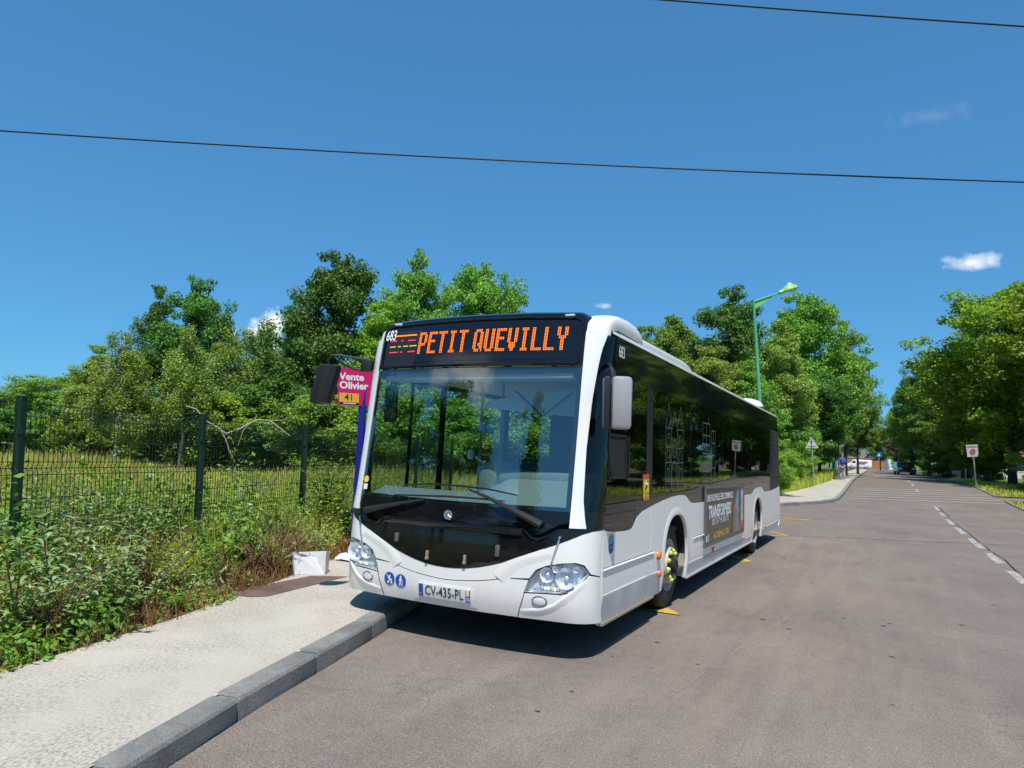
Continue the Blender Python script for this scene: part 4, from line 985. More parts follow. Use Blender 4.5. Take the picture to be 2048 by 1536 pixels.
sg += arc_(2.65, 1.78, .10, .10, 0, 2 * pi, 14) + arc_(2.65, 1.78, .05, .05, 0, 2 * pi, 8) + arc_(2.65, 1.50, .11, .14) + [(2.52, 1.62, 2.78, 1.62), (2.54, 1.32, 2.54, 1.5), (2.76, 1.32, 2.76, 1.5), (2.52, 1.95, 2.65, 2.2), (2.78, 1.95, 2.65, 2.2), (2.3, 1.42, 3.04, 1.42)]
lines('etched_drawing', sg, .0038)
sg = []
for (y0, y1, z1) in ((4.08, 4.52, 2.16), (4.62, 4.86, 2.08)):
    sg += [(y0, 1.32, y0, z1), (y1, 1.32, y1, z1), (y0, z1, y1, z1)]
    z = 1.4
    while z < z1 - .05: sg.append((y0, z, y1, z)); z += .12 if y0 < 4.3 else .17
    sg += [((y0 + y1) / 2, 1.32, (y0 + y1) / 2, z1)]
sg += [(4.42, 2.16, 4.42, 2.26), (4.2, 1.32, 4.2, 1.9)] + arc_(4.98, 1.45, .14, .22)
lines('etched_drawing', sg, .005)

# advertising panel: dark poster in a grey frame
ad = patch('advert_panel', 'poster_brown', [(4.20, .555), (7.13, .535), (7.13, 1.285), (4.20, 1.315)], SD, step=.6, stepz=.3, off=.012, depth=.02)
fm = MB()
for (a, q, c2_, d2_) in ((4.20, .555, 7.13, .535), (7.13, .535, 7.13, 1.285), (7.13, 1.285, 4.20, 1.315), (4.20, 1.315, 4.20, .555)):
    fm.tube([SD(a, q, .014), SD(c2_, d2_, .014)], .018, 6)
fm.build('advert_frame', 'frame_grey', ad)
def AD(o_): return lambda a, q: SD(a, q, o_)
lettering('advert_text', 'UNE NOUVELLE ÈRE COMMENCE', .125, lambda a, q: SD(5.22 + a, 1.165 + q, .0150), 'print_white', ad, bold=.003, xs=1.0)
lettering('advert_text', 'TRANSFORMERS', .235, lambda a, q: SD(5.22 + a, .970 + q, .0150), 'print_white', ad, bold=.008, xs=.93)
lettering('advert_text', 'RISE OF THE BEASTS', .12, lambda a, q: SD(5.22 + a, .835 + q, .0150), 'plate_white', ad, bold=.001, xs=1.1)
lettering('advert_text', 'AU CINÉMA LE 7 JUIN', .12, lambda a, q: SD(5.30 + a, .645 + q, .0150), 'poster_gold', ad, bold=.004, xs=.95)
for nm_, pts, mt, of in (('advert_picture', [(6.25, .80), (6.55, 1.28), (6.9, 1.28), (6.75, .9), (6.5, .8)], 'poster_teal', .0150), ('advert_picture', [(6.66, .98), (6.72, 1.27), (6.84, 1.27), (6.88, 1.0), (6.78, .93)], 'poster_blue', .0164),
                         ('advert_picture', [(6.88, .62), (6.86, 1.26), (7.09, 1.26), (7.09, .62)], 'poster_cream', .0157), ('advert_picture', [(6.92, .58), (6.9, .66), (7.0, .74), (7.10, .70), (7.10, .58)], 'poster_red', .0171), ('advert_picture', [(6.15, .95), (6.25, 1.05), (6.36, .98), (6.30, .88), (6.18, .87)], 'poster_red', .0171),
                         ('advert_picture', [(6.15, .58), (6.2, .85), (6.45, .95), (6.62, .86), (6.85, .58)], 'poster_grey', .0175), ('advert_picture', [(4.30, .60), (4.30, .68), (4.36, .68), (4.36, .60)], 'print_white', .0150), ('advert_picture', [(4.40, .60), (4.40, .70), (4.47, .70), (4.47, .60)], 'poster_cream', .0150)):
    patch(nm_, mt, pts, SD, parent=ad, step=0, stepz=0, off=of, depth=.0005)

# ---- roof
rf = MB(); rows = []; ny = 14
for i in range(ny + 1):
    y = .55 + (11.58 - .55) * i / ny
    row = []
    for x, z in ((-1.215, 2.725), (-1.21, 2.752), (-1.17, 2.775), (-1.0, 2.80), (-.5, 2.825), (0, 2.83), (.5, 2.825), (1.0, 2.80), (1.17, 2.775), (1.21, 2.752), (1.215, 2.725)):
        row.append((x * (XE / 1.215) * .985, y, z))
    rows.append(row)
k = 11; rf.add([q for r_ in rows for q in r_], [(i * k + j, i * k + j + 1, (i + 1) * k + j + 1, (i + 1) * k + j) for i in range(ny) for j in range(k - 1)])
roof = rf.build('roof', 'bus_white', bus)
TOPP = [(.352, 2.66), (.365, 2.74), (.40, 2.81), (.47, 2.862), (.60, 2.905), (.80, 2.930), (1.05, 2.942), (1.25, 2.930), (1.36, 2.900), (1.43, 2.855), (1.46, 2.80)]
BOTP = [(.40, 2.66), (.43, 2.705), (.48, 2.742), (.56, 2.765), (.68, 2.780), (.85, 2.782), (1.05, 2.778), (1.20, 2.775), (1.32, 2.772), (1.40, 2.772), (1.45, 2.772)]
for s in (-1, 1):
    pod = MB(); rows = []
    for (y, z), (yb, zb_) in zip(TOPP, BOTP):
        r_ = []
        xo = 1.245 if y > .55 else 1.235
        for x, t in ((1.06, 1.0), (1.16, 1.0), (1.205, .97), (1.232, .86), (xo, .62), (xo + .002, .3), (xo - .005, .02), (1.18, 0.0), (1.06, 0.0)):
            dy = -.06 * max(0, (1.15 - x)) if y < .5 else 0
            xx = x + (bz(z) * 0)
            # the pod wraps round the corner: its outer edge sits further back
            wrap = .30 * max(0, (x - 1.06) / .19) ** 2 * max(0, 1 - max(0, y - .36) / .35)
            r_.append((s * xx, (yb + (y - yb) * t) + wrap * .55, zb_ + (z - zb_) * t))
        rows.append(r_)
    k = 9; pod.add([q for r_ in rows for q in r_], [(i * k + j, i * k + j + 1, (i + 1) * k + j + 1, (i + 1) * k + j) for i in range(len(rows) - 1) for j in range(k - 1)] + [tuple(range((len(rows) - 1) * k, len(rows) * k))])
    pod.build('roof_pod', 'bus_white', bus, angle=50)
    rl = MB(); rows = []
    for (y, h) in ((1.30, 2.80), (1.38, 2.834), (2.0, 2.842), (3.1, 2.842), (3.32, 2.832), (3.46, 2.812), (3.56, 2.780), (3.60, 2.752)):
        rows.append([(s * 1.232, y, 2.745), (s * 1.238, y, 2.745 + (h - 2.745) * .6), (s * 1.225, y, 2.745 + (h - 2.745) * .9), (s * 1.19, y, h), (s * .95, y, h)])
    k = 5; rl.add([q for r_ in rows for q in r_], [(i * k + j, i * k + j + 1, (i + 1) * k + j + 1, (i + 1) * k + j) for i in range(len(rows) - 1) for j in range(k - 1)]); rl.build('roof_rail', 'bus_white', bus, angle=50)
    cv = MB(); cv.add([q for y in (.75, 11.6) for q in ((s * 1.243, y, 2.722), (s * 1.250, y, 2.735), (s * 1.246, y, 2.757), (s * 1.20, y, 2.778))], [(0, 1, 5, 4), (1, 2, 6, 5), (2, 3, 7, 6)]); cv.build('roof_gutter', 'bus_white', bus, angle=60)
dm = MB(); dm.lathe([(0, .40), (.05, .39), (.12, .32), (.16, .2), (.175, .0001)], (.86, 9.5, 2.79), 'z', 24); dm.build('roof_vent', 'bus_white', roof)
# rear wall
rw = MB(); prof = [(.30, 12.0), (.42, 12.12), (.9, 12.135), (1.2, 12.06), (1.40, 12.02), (2.36, 11.83), (2.66, 11.70), (2.76, 11.58)]
rw.add([q for z, y in prof for q in ((-XE + .01 + max(0, z - 1.05) * .012, y, z), (XE - .01 - max(0, z - 1.05) * .012 - (.02 if z > 2.7 else 0), y, z))], [(2 * i, 2 * i + 1, 2 * i + 3, 2 * i + 2) for i in range(len(prof) - 1)])
rw.build('rear_wall', 'bus_white', bus)

# ---- left (door) side
def lbox(y0, y1, z0, z1, mt, nm_): return patch(nm_, mt, [(y0, z0), (y1, z0), (y1, z1), (y0, z1)], SDL, step=.7, stepz=.5, depth=.02)
lbox(1.75, 2.25, .28, 1.12, 'bus_white', 'side_panel'); lbox(3.35, 4.9, .28, 1.12, 'bus_white', 'side_panel'); lbox(6.3, 8.25, .28, 1.12, 'bus_white', 'side_panel'); lbox(9.35, 12.0, .28, 1.12, 'bus_white', 'side_panel')
lbox(2.25, 3.35, 1.03, 1.12, 'bus_white', 'side_panel'); lbox(8.25, 9.35, 1.03, 1.12, 'bus_white', 'side_panel')
lbox(YE + .2, 11.75, 2.36, 2.72, 'gloss_black', 'roof_header')
for (a, b_) in ((.42, .50), (1.10, 1.14), (1.70, 1.80), (3.3, 3.42), (4.85, 4.98), (5.55, 5.62), (6.22, 6.36), (8.2, 8.3), (10.3, 10.4)): lbox(a, b_, .36, 2.36, 'soft_black', 'window_post')
for (a, b_) in ((.505, 1.095), (1.145, 1.695)): lbox(a, b_, .38, 2.355, 'door_glass', 'door_pane')
for (a, b_) in ((4.985, 5.545), (5.625, 6.215)): lbox(a, b_, .38, 2.355, 'door_glass', 'door_pane')
for (a, b_) in ((1.805, 3.295), (3.425, 4.845), (6.365, 8.195), (8.305, 10.295)): lbox(a, b_, 1.125, 2.355, 'door_glass', 'side_window')
lbox(10.4, 11.8, 1.125, 2.355, 'soft_black', 'engine_panel')

# ---- chassis and interior
mb = MB(); mb.box((0, 6.1, .33), (2.1, 11.3, .10)); mb.box((0, 6.1, .26), (1.0, 10.4, .12)); mb.build('underbody', 'under_black', bus, smooth=False)
mb = MB(); mb.box((0, 6.2, .40), (2.48, 11.2, .02)); mb.build('cabin_floor', 'interior_floor', bus, smooth=False)
mb = MB(); mb.box((0, 6.2, 2.42), (2.40, 11.1, .03)); mb.build('ceiling', 'interior_light', bus, smooth=False)
mb = MB(); mb.box((1.21, 5.8, .78), (.03, 4.8, .74)); mb.box((1.21, 10.0, .78), (.03, 1.2, .74)); mb.box((1.21, 1.75, 1.10), (.03, .9, .1)); mb.build('inner_wall', 'interior_grey', bus, smooth=False)
mb = MB(); mb.box((0, 11.6, 1.4), (2.45, .04, 2.0)); mb.build('rear_bulkhead', 'interior_dark', bus, smooth=False)
dash = MB()
rows = []
for x in np.linspace(-1.14, 1.14, 15):
    h = 1.27 if x < 0 else 1.27 + .15 * smoothstep(x / .35)
    y0 = KC * x * x + .16
    rows.append([(x, y0, .95), (x, y0, 1.12), (x, y0 + .12, 1.20), (x, y0 + .34, h), (x, y0 + .56, h - .02), (x, y0 + .60, .75)])
k = 6; dash.add([q for r_ in rows for q in r_], [(i * k + j, i * k + j + 1, (i + 1) * k + j + 1, (i + 1) * k + j) for i in range(14) for j in range(k - 1)])
dash.build('dashboard', 'interior_grey', bus, angle=40)
mb = MB(); mb.box((.62, .74, 1.41), (.98, .26, .16), bev=.05); mb.build('driver_console', 'interior_grey', bus)
mb = MB(); mb.box((.03, .80, 1.37), (.24, .42, .38), bev=.09); mb.build('ticket_console', 'interior_grey', bus)
mb = MB(); pts = [(.68 + .23 * cos(t), 1.02 + .10 * sin(t), 1.50 + .15 * sin(t)) for t in np.linspace(0, 2 * pi, 25)]; mb.tube(pts, .016, 6, cap=False); mb.build('steering_wheel', 'interior_dark', bus)
mb = MB(); mb.box((.68, 1.55, 1.15), (.5, .16, .95), bev=.06); mb.box((.68, 1.56, 1.72), (.28, .12, .22), bev=.05); mb.box((.68, 1.32, .82), (.52, .5, .16), bev=.05); mb.build('driver_seat', 'seat_blue', bus)
mb = MB(); mb.box((.66, 1.86, 1.25), (1.1, .05, 1.7)); mb.build('cab_partition', 'interior_dark', bus, smooth=False)
mb = MB(); mb.box((.10, 1.45, .85), (.04, .8, .9)); mb.build('cab_door', 'interior_grey', bus, smooth=False)
mb = MB(); mb.tube([(-.04, .70, 1.52), (-.12, .63, 1.60)], .012, 6); mb.lathe([(-.02, .02), (-.012, .045), (.004, .05), (.02, .04), (.024, .002)], (-.16, .60, 1.62), 'x', 14); mb.build('validator', 'interior_light', bus)
mb = MB(); mb.add([(.02, .48, 2.06), (1.10, .62, 1.98), (1.10, .68, 2.26), (.40, .60, 2.20), (.05, .50, 2.12)], [(0, 1, 2, 3, 4)]); mb.build('sun_blind', 'interior_light', bus, smooth=False)
mb = MB(); mb.tube([(.35, .50, 2.22), (.62, .52, 1.99), (.88, .56, 2.20)], .010, 5); mb.build('blind_arm', 'interior_dark', bus)
mb = MB(); mb.box((0, .42, 2.33), (2.0, .22, .05), bev=.02); mb.build('display_cover', 'interior_light', bus)
mb = MB(); mb.box((-1.0, .42, 2.08), (.16, .05, .36), bev=.03); mb.tube([(-1.02, .42, 2.26), (-.98, .44, 2.40)], .012, 5); mb.build('interior_mirror', 'soft_black', bus)
for (x, y) in ((-.32, 1.5), (-.72, 1.75), (.05, 3.0), (-.35, 4.6), (.35, 4.6), (-.35, 6.4), (.35, 7.2), (-.35, 8.6)):
    mb = MB(); mb.tube([(x, y, .42), (x, y, 2.40)], .017, 7); mb.build('grab_pole', 'interior_grey', bus)
for i in range(7):
    for x in (-.95, -.5, .5, .95):
        y = 3.2 + i * 1.05
        if x < 0 and 4.6 < y < 6.6: continue
        mb = MB(); mb.box((x, y, .85), (.42, .42, .08), bev=.02); mb.box((x, y + .22, 1.2), (.42, .08, .66), bev=.03); mb.build('passenger_seat', 'seat_blue', bus)
# small stickers on the screen
mb = MB(); disc(mb, (-1.025, 1.345), .032, FR, .002, 16); mb.build('screen_sticker', 'sticker_yellow', ws, smooth=False)
patch('screen_sticker', 'print_white', [(-1.05, 1.25), (-1.0, 1.25), (-1.0, 1.30), (-1.05, 1.30)], FR, parent=ws, step=0, stepz=0, off=.002, depth=0)

# ---- wheels
def wheel(x, y, s, front):
    w_ = empty('wheel', (x, y, .478)); w_.parent = bus
    t = MB(); prof = [(-.13, .28), (-.135, .34), (-.128, .42), (-.105, .462), (-.07, .476), (.07, .476), (.105, .462), (.128, .42), (.135, .34), (.13, .28)]
    t.lathe([(a * s, r) for a, r in prof], (0, 0, 0), 'x', 40); t.build('tyre', 'rubber', w_)
    r_ = MB()
    if front:
        prof = [(.128, .292), (.135, .286), (.12, .272), (.07, .262), (.05, .25), (.075, .225), (.118, .205), (.15, .198), (.165, .192), (.165, .176), (.15, .172), (.148, .12), (.15, .001)]
    else:
        prof = [(.128, .292), (.135, .286), (.12, .272), (.02, .258), (-.03, .24), (-.055, .19), (-.05, .12), (-.02, .115), (.02, .11), (.03, .06), (.03, .001)]
    r_.lathe([(a * s, q) for a, q in prof], (0, 0, 0), 'x', 36); r_.build('rim', 'steel_dusty', w_)
    h = MB(); h.lathe([(a * s, q) for a, q in (((.150, .15), (.156, .14), (.156, .09), (.21, .085), (.225, .07), (.225, .001)) if front else ((.03, .1), (.05, .09), (.06, .06), (.06, .001)))], (0, 0, 0), 'x', 20); h.build('hub', 'under_black' if front else 'steel_dusty', w_)
    for i in range(10):
        a = 2 * pi * (i + .3) / 10; rr = .16 if front else .165
        nb = MB(); x0 = .152 if front else -.05
        nb.lathe([(x0 * s, .017), ((x0 + .02) * s, .017), ((x0 + .03) * s, .012), ((x0 + .034) * s, .001)], (0, rr * cos(a), rr * sin(a)), 'x', 8)
        if front:
            # loose-nut indicator: a ring with a pointer
            ca, sa = cos(a + .9), sin(a + .9)
            nb.box(((x0 + .022) * s, rr * cos(a) + .018 * ca, rr * sin(a) + .018 * sa), (.014, .030, .026))
            nb.lathe([((x0 + .008) * s, .026), ((x0 + .03) * s, .025), ((x0 + .044) * s, .014), ((x0 + .046) * s, .001)], (0, rr * cos(a), rr * sin(a)), 'x', 9)
        nb.build('nut_indicator' if front else 'wheel_nut', 'nut_yellow' if front else 'steel_dusty', w_)
for s in (1, -1):
    wheel(s * 1.06, 2.80, s, True); wheel(s * 1.09, 8.80, s, False); 
mb = MB(); mb.tube([(-1.0, 2.8, .47), (1.0, 2.8, .47)], .07, 8); mb.build('axle', 'under_black', bus); mb = MB(); mb.tube([(-1.0, 8.8, .47), (1.0, 8.8, .47)], .1, 8); mb.build('axle', 'under_black', bus)

# ---- mirrors
mr = empty('wing_mirror', (0, 0, 0)); mr.parent = bus
def rbox(name, mt, c_, d, rz, bev, parent): mb = MB(); mb.box(c_, d, rz, bev); return mb.build(name, mt, parent)
pc_ = at(1242, 806, 5.68); pd_ = at(1212, 806, 5.72)
rz_ = radians(27)
rbox('mirror_shell', 'mirror_grey', tuple(pc_), (.165, .15, .425), rz_, .035, mr)
rbox('mirror_bezel', 'plastic_black', tuple(pd_), (.05, .17, .42), rz_, .012, mr)
mb = MB(); mb.tube([tuple(at(1228, 765, 5.75)), (1.36, .28, 2.36), (1.26, .46, 2.44), (1.20, .50, 2.46)], .018, 7); mb.build('mirror_arm', 'plastic_black', mr)
ml = empty('wing_mirror', (0, 0, 0)); ml.parent = bus
pm = at(652, 769, 7.02)
mb = MB(); n_ = 10
prof = [(-.115, .0), (-.10, -.07), (-.05, -.10), (.02, -.10), (.085, -.06), (.10, .0), (.095, .055), (-.10, .055)]
def MLF(a, q, t):
    f_ = 1 - .10 * abs(t) ** 3
    return (pm[0] + a * f_ * cos(.35) - q * f_ * sin(.35) - .055 * (-t), pm[1] + a * f_ * sin(.35) + q * f_ * cos(.35), pm[2] + t * .195)
rows = []
for t in (-1.0, -.93, -.6, 0, .6, .93, 1.0):
    k_ = .72 if abs(t) > .99 else 1.0
    rows.append([MLF(a * k_, q * k_, t) for a, q in prof])
k = 8; mb.add([q for r_ in rows for q in r_], [(i * k + j, i * k + (j + 1) % k, (i + 1) * k + (j + 1) % k, (i + 1) * k + j) for i in range(6) for j in range(k)] + [tuple(range(k)), tuple(range(6 * k, 7 * k))])
mb.build('mirror_shell', 'plastic_black', ml, angle=40)
mb = MB(); P_ = [tuple(at(*q)) for q in ((657, 730, 7.03), (657, 719, 7.03), (664, 710.5, 7.03), (680, 711, 7.05), (700, 714, 7.08), (722, 718, 7.1), (745, 722, 7.13))]
mb.tube(P_, .014, 7); mb.tube([tuple(at(*q)) for q in ((683, 712, 7.05), (678, 722, 7.05), (690, 730, 7.07), (706, 737, 7.09), (724, 741, 7.11), (745, 742, 7.13))], .012, 7); mb.build('mirror_arm', 'plastic_black', ml)
mb = MB(); pb_ = at(734, 731, 7.13); mb.box(tuple(pb_), (.11, .10, .125), .3, .02); mb.build('mirror_bracket', 'plastic_black', ml)

# ------------------------------------------------------------------ bus stop sign
sg_ = empty('bus_stop_sign', (0, 0, 0)); tag(sg_, 'magenta bus stop board on a blue post behind the bus mirror', 'bus stop')
D_ = 10.3
tl, tr_, bl_ = Vector(at(676, 735, D_)), Vector(at(748, 733, D_ + .12)), Vector(at(676, 809, D_))
ex = (tr_ - tl); ex.z = 0; wd = ex.length; ex.normalize(); ez = (tl - bl_).normalized(); ey = ez.cross(ex).normalized(); hgt = (tl - bl_).length
if ey.dot(Vector(CAM) - tl) < 0: ey = -ey
def SG(a, q, o_=0.0): return tuple(bl_ + ex * a + ez * q + ey * o_)
mb = MB(); mb.prism([(0, 0), (wd, 0), (wd, hgt), (0, hgt)], SG, -.02, .02); board = mb.build('sign_board', 'magenta', sg_, smooth=False)
lettering('sign_text', 'Vente', hgt * .27, lambda a, q: SG(.022 + a, hgt * .765 + q, .0225), 'print_white', board, bold=.0045, align='LEFT')
lettering('sign_text', 'Olivier', hgt * .27, lambda a, q: SG(.022 + a, hgt * .53 + q, .0225), 'print_white', board, bold=.0045, align='LEFT')
mb = MB(); mb.prism([(.02, hgt * .08), (wd * .58, hgt * .08), (wd * .58, hgt * .325), (.02, hgt * .325)], SG, .0215, .025); tg_ = mb.build('route_tag', 'tag_orange', board, smooth=False)
lettering('route_number', '41', hgt * .25, lambda a, q: SG(wd * .31 + a, hgt * .205 + q, .0265), 'print_black', tg_, bold=.0008)
mb = MB(); mb.prism([(.025, hgt * .03), (wd * .57, hgt * .03), (wd * .57, hgt * .07), (.025, hgt * .07)], SG, .0215, .0245); mb.build('tag_strip', 'print_black', board, smooth=False)
mb = MB(); mb.prism([(.075, hgt * .037), (wd * .5, hgt * .037), (wd * .5, hgt * .063), (.075, hgt * .063)], SG, .0246, .0256); mb.build('tag_strip', 'plate_white', board, smooth=False)
pp_ = Vector(at(723, 812, D_ + .06)); mb = MB(); mb.box((pp_.x, pp_.y + .03, (pp_.z + .1) / 2 + .2), (.10, .06, pp_.z + .25), bev=.008); mb.build('post', 'blue_paint', sg_)

# ------------------------------------------------------------------ welded mesh fence
fence = empty('mesh_fence', (-4.3, .9, .1)); tag(fence, 'dark green welded wire mesh fence with square posts behind the weeds', 'fence')
fb = [Vector((-3.11, -3.95, .05)), Vector((-3.74, -1.45, .05)), Vector((-4.34, 1.0, .05)), Vector((-4.97, 3.47, .05)), Vector((-5.58, 5.9, .05)), Vector((-6.2, 8.35, .05)), Vector((-6.8, 10.8, .05))]
FL = Vector((.045, -.075, 1.0))
def fpt(base, h): return base + FL * h
inv = fence.location
for i, b_ in enumerate(fb):
    a = fb[min(i + 1, len(fb) - 1)] - fb[max(0, i - 1)]; rz_ = atan2(a.y, a.x)
    mb = MB(); top = fpt(b_, 1.92); vs = []
    for p in (b_, top):
        for dx, dy in ((-.03, -.035), (.03, -.035), (.03, .035), (-.03, .035)):
            vs.append(tuple(p + Vector((dx * cos(rz_) - dy * sin(rz_), dx * sin(rz_) + dy * cos(rz_), 0)) - inv))
    mb.add(vs, [(0, 1, 5, 4), (1, 2, 6, 5), (2, 3, 7, 6), (3, 0, 4, 7), (4, 5, 6, 7)]); po = mb.build('post', 'fence_green', fence, smooth=False)
    mb = MB(); mb.tube([tuple(top - inv), tuple(top - inv + Vector((0, 0, .012)))], [.048, .03], 4); mb.build('post_cap', 'fence_green', po, smooth=False)
    for h in (.4, 1.0, 1.6):
        c_ = fpt(b_, h) - inv; mb = MB(); mb.box((c_.x + .03, c_.y - .02, c_.z), (.03, .04, .05)); mb.build('clip', 'fence_green', po, smooth=False)
def rod(V, F_, a, b_, r=.0042):
    d = (b_ - a).normalized(); s_ = d.cross(Vector((.3, .9, .2))).normalized() * r; t_ = d.cross(s_)
    o_ = len(V)
    for p in (a, b_):
        for k in range(3):
            an = 2 * pi * k / 3; q = p + s_ * cos(an) + t_ * sin(an); V.append((q.x, q.y, q.z))
    for k in range(3): F_.append((o_ + k, o_ + (k + 1) % 3, o_ + 3 + (k + 1) % 3, o_ + 3 + k))
for a, b_ in zip(fb[:-1], fb[1:]):
    V, F_ = [], []; L_ = (b_ - a).length; n_ = int(L_ / .052); nrm = Vector((-(b_ - a).y, (b_ - a).x, 0)).normalized() * .02
    folds = (.16, .72, 1.26, 1.80)
    for k in range(1, n_):
        t = k / n_; base = a + (b_ - a) * t; pr = fpt(base, .06)
        hs = [.06]
        for f_ in folds: hs += [f_ - .05, f_, f_ + .05]
        hs += [1.87]
        for h0, h1 in zip(hs[:-1], hs[1:]):
            o0 = nrm if h0 in folds else nrm * 0; o1 = nrm if h1 in folds else nrm * 0
            rod(V, F_, fpt(base, h0) + o0 - inv, fpt(base, h1) + o1 - inv)
    for h in (.10, .16, .22, .42, .66, .72, .78, .98, 1.20, 1.26, 1.32, 1.52, 1.74, 1.80, 1.86):
        o_ = nrm if h in folds else nrm * 0
        rod(V, F_, fpt(a, h) + o_ - inv, fpt(b_, h) + o_ - inv, .0046)
    me = fast_mesh('mesh_panel', np.array(V), np.array(F_), 'fence_wire'); link('mesh_panel', me, fence)

# bare branch fallen against the fence
br = MB(); Dq = 9.6
def q_(*p): return [tuple(at(x, y, Dq + k * .02)) for k, (x, y) in enumerate(p)]
br.tube(q_((372, 812), (392, 818), (412, 842), (440, 858), (452, 868)), [.008, .01, .012, .013, .012], 5)
br.tube(q_((452, 868), (480, 858), (500, 846), (516, 840), (540, 842), (560, 856), (580, 872)), [.014, .013, .012, .011, .01, .008, .005], 5)
br.tube(q_((516, 840), (545, 841), (572, 840)), [.008, .006, .004], 5); br.tube(q_((500, 846), (486, 862), (480, 880), (476, 892)), [.01, .008, .007, .005], 5)
br.tube(q_((440, 858), (452, 880), (458, 900), (470, 925)), [.012, .011, .011, .01], 5); br.tube(q_((452, 868), (462, 876), (468, 890)), [.009, .007, .004], 5)
bo = br.build('bare_branch', 'wood_pale'); tag(bo, 'bare pale dead branch arching over the mesh fence by its second post', 'branch')

# ------------------------------------------------------------------ litter
bx = empty('white_carton', (-2.70, 1.30, .131), radians(32)); tag(bx, 'open crumpled white carton on the pavement edge by the brown patch', 'carton')
W2, D2, H2 = .36, .24, .245
def wall(name, pts, t=.006):
    mb = MB(); a, b_, c_ = (Vector(p) for p in pts[:3]); nn = (b_ - a).cross(c_ - a).normalized() * t
    k = len(pts); mb.add([tuple(p) for p in pts] + [tuple(Vector(p) + nn) for p in pts], [tuple(range(k)), tuple(range(k, 2 * k))] + [(i, (i + 1) % k, k + (i + 1) % k, k + i) for i in range(k)]); return mb.build(name, 'carton_white', bx, smooth=False)
wall('front_wall', [(-W2 / 2, -D2 / 2, 0), (W2 / 2, -D2 / 2, 0), (W2 / 2, -D2 / 2 - .01, H2 + .03), (W2 * .2, -D2 / 2 + .02, H2 * .80), (0, -D2 / 2 + .01, H2 * .86), (-W2 * .25, -D2 / 2 - .02, H2), (-W2 / 2, -D2 / 2, H2 * .97)])
wall('back_wall', [(-W2 / 2, D2 / 2, 0), (W2 / 2, D2 / 2, 0), (W2 / 2, D2 / 2, H2), (-W2 / 2, D2 / 2, H2 * .9)]); wall('side_wall', [(-W2 / 2, -D2 / 2, 0), (-W2 / 2, D2 / 2, 0), (-W2 / 2 - .03, D2 / 2, H2 * .9), (-W2 / 2 - .02, -D2 / 2, H2 * .97)])
wall('side_wall', [(W2 / 2, -D2 / 2, 0), (W2 / 2, D2 / 2, 0), (W2 / 2, D2 / 2, H2), (W2 / 2, -D2 / 2, H2 + .03)]); wall('bottom', [(-W2 / 2, -D2 / 2, 0.002), (W2 / 2, -D2 / 2, 0.002), (W2 / 2, D2 / 2, 0.002), (-W2 / 2, D2 / 2, 0.002)])
wall('flap', [(-W2 / 2 - .02, -D2 / 2, H2 * .97), (-W2 / 2 - .03, D2 / 2, H2 * .9), (-W2 / 2 - .11, D2 / 2 - .02, H2 * .72), (-W2 / 2 - .12, -D2 / 2 + .03, H2 * .7)])
mb = MB(); rg = random.Random(8); vs = []; c0 = Vector((-3.02, 2.28, .13))
for i in range(6):
    for j in range(5):
        vs.append((c0.x + (i - 2.5) * .05 + rg.uniform(-.015, .015), c0.y + (j - 2) * .035 + rg.uniform(-.01, .01), c0.z + .02 + .10 * math.exp(-((i - 2.5) ** 2) / 5) * (.5 + .5 * rg.random()) * (1 if 0 < j < 4 else .1)))
mb.add(vs, [(i * 5 + j, i * 5 + j + 1, (i + 1) * 5 + j + 1, (i + 1) * 5 + j) for i in range(5) for j in range(4)]); lo = mb.build('paper_litter', 'carton_white', smooth=False); tag(lo, 'small crumpled piece of white paper among weeds beside the bus corner', 'litter')

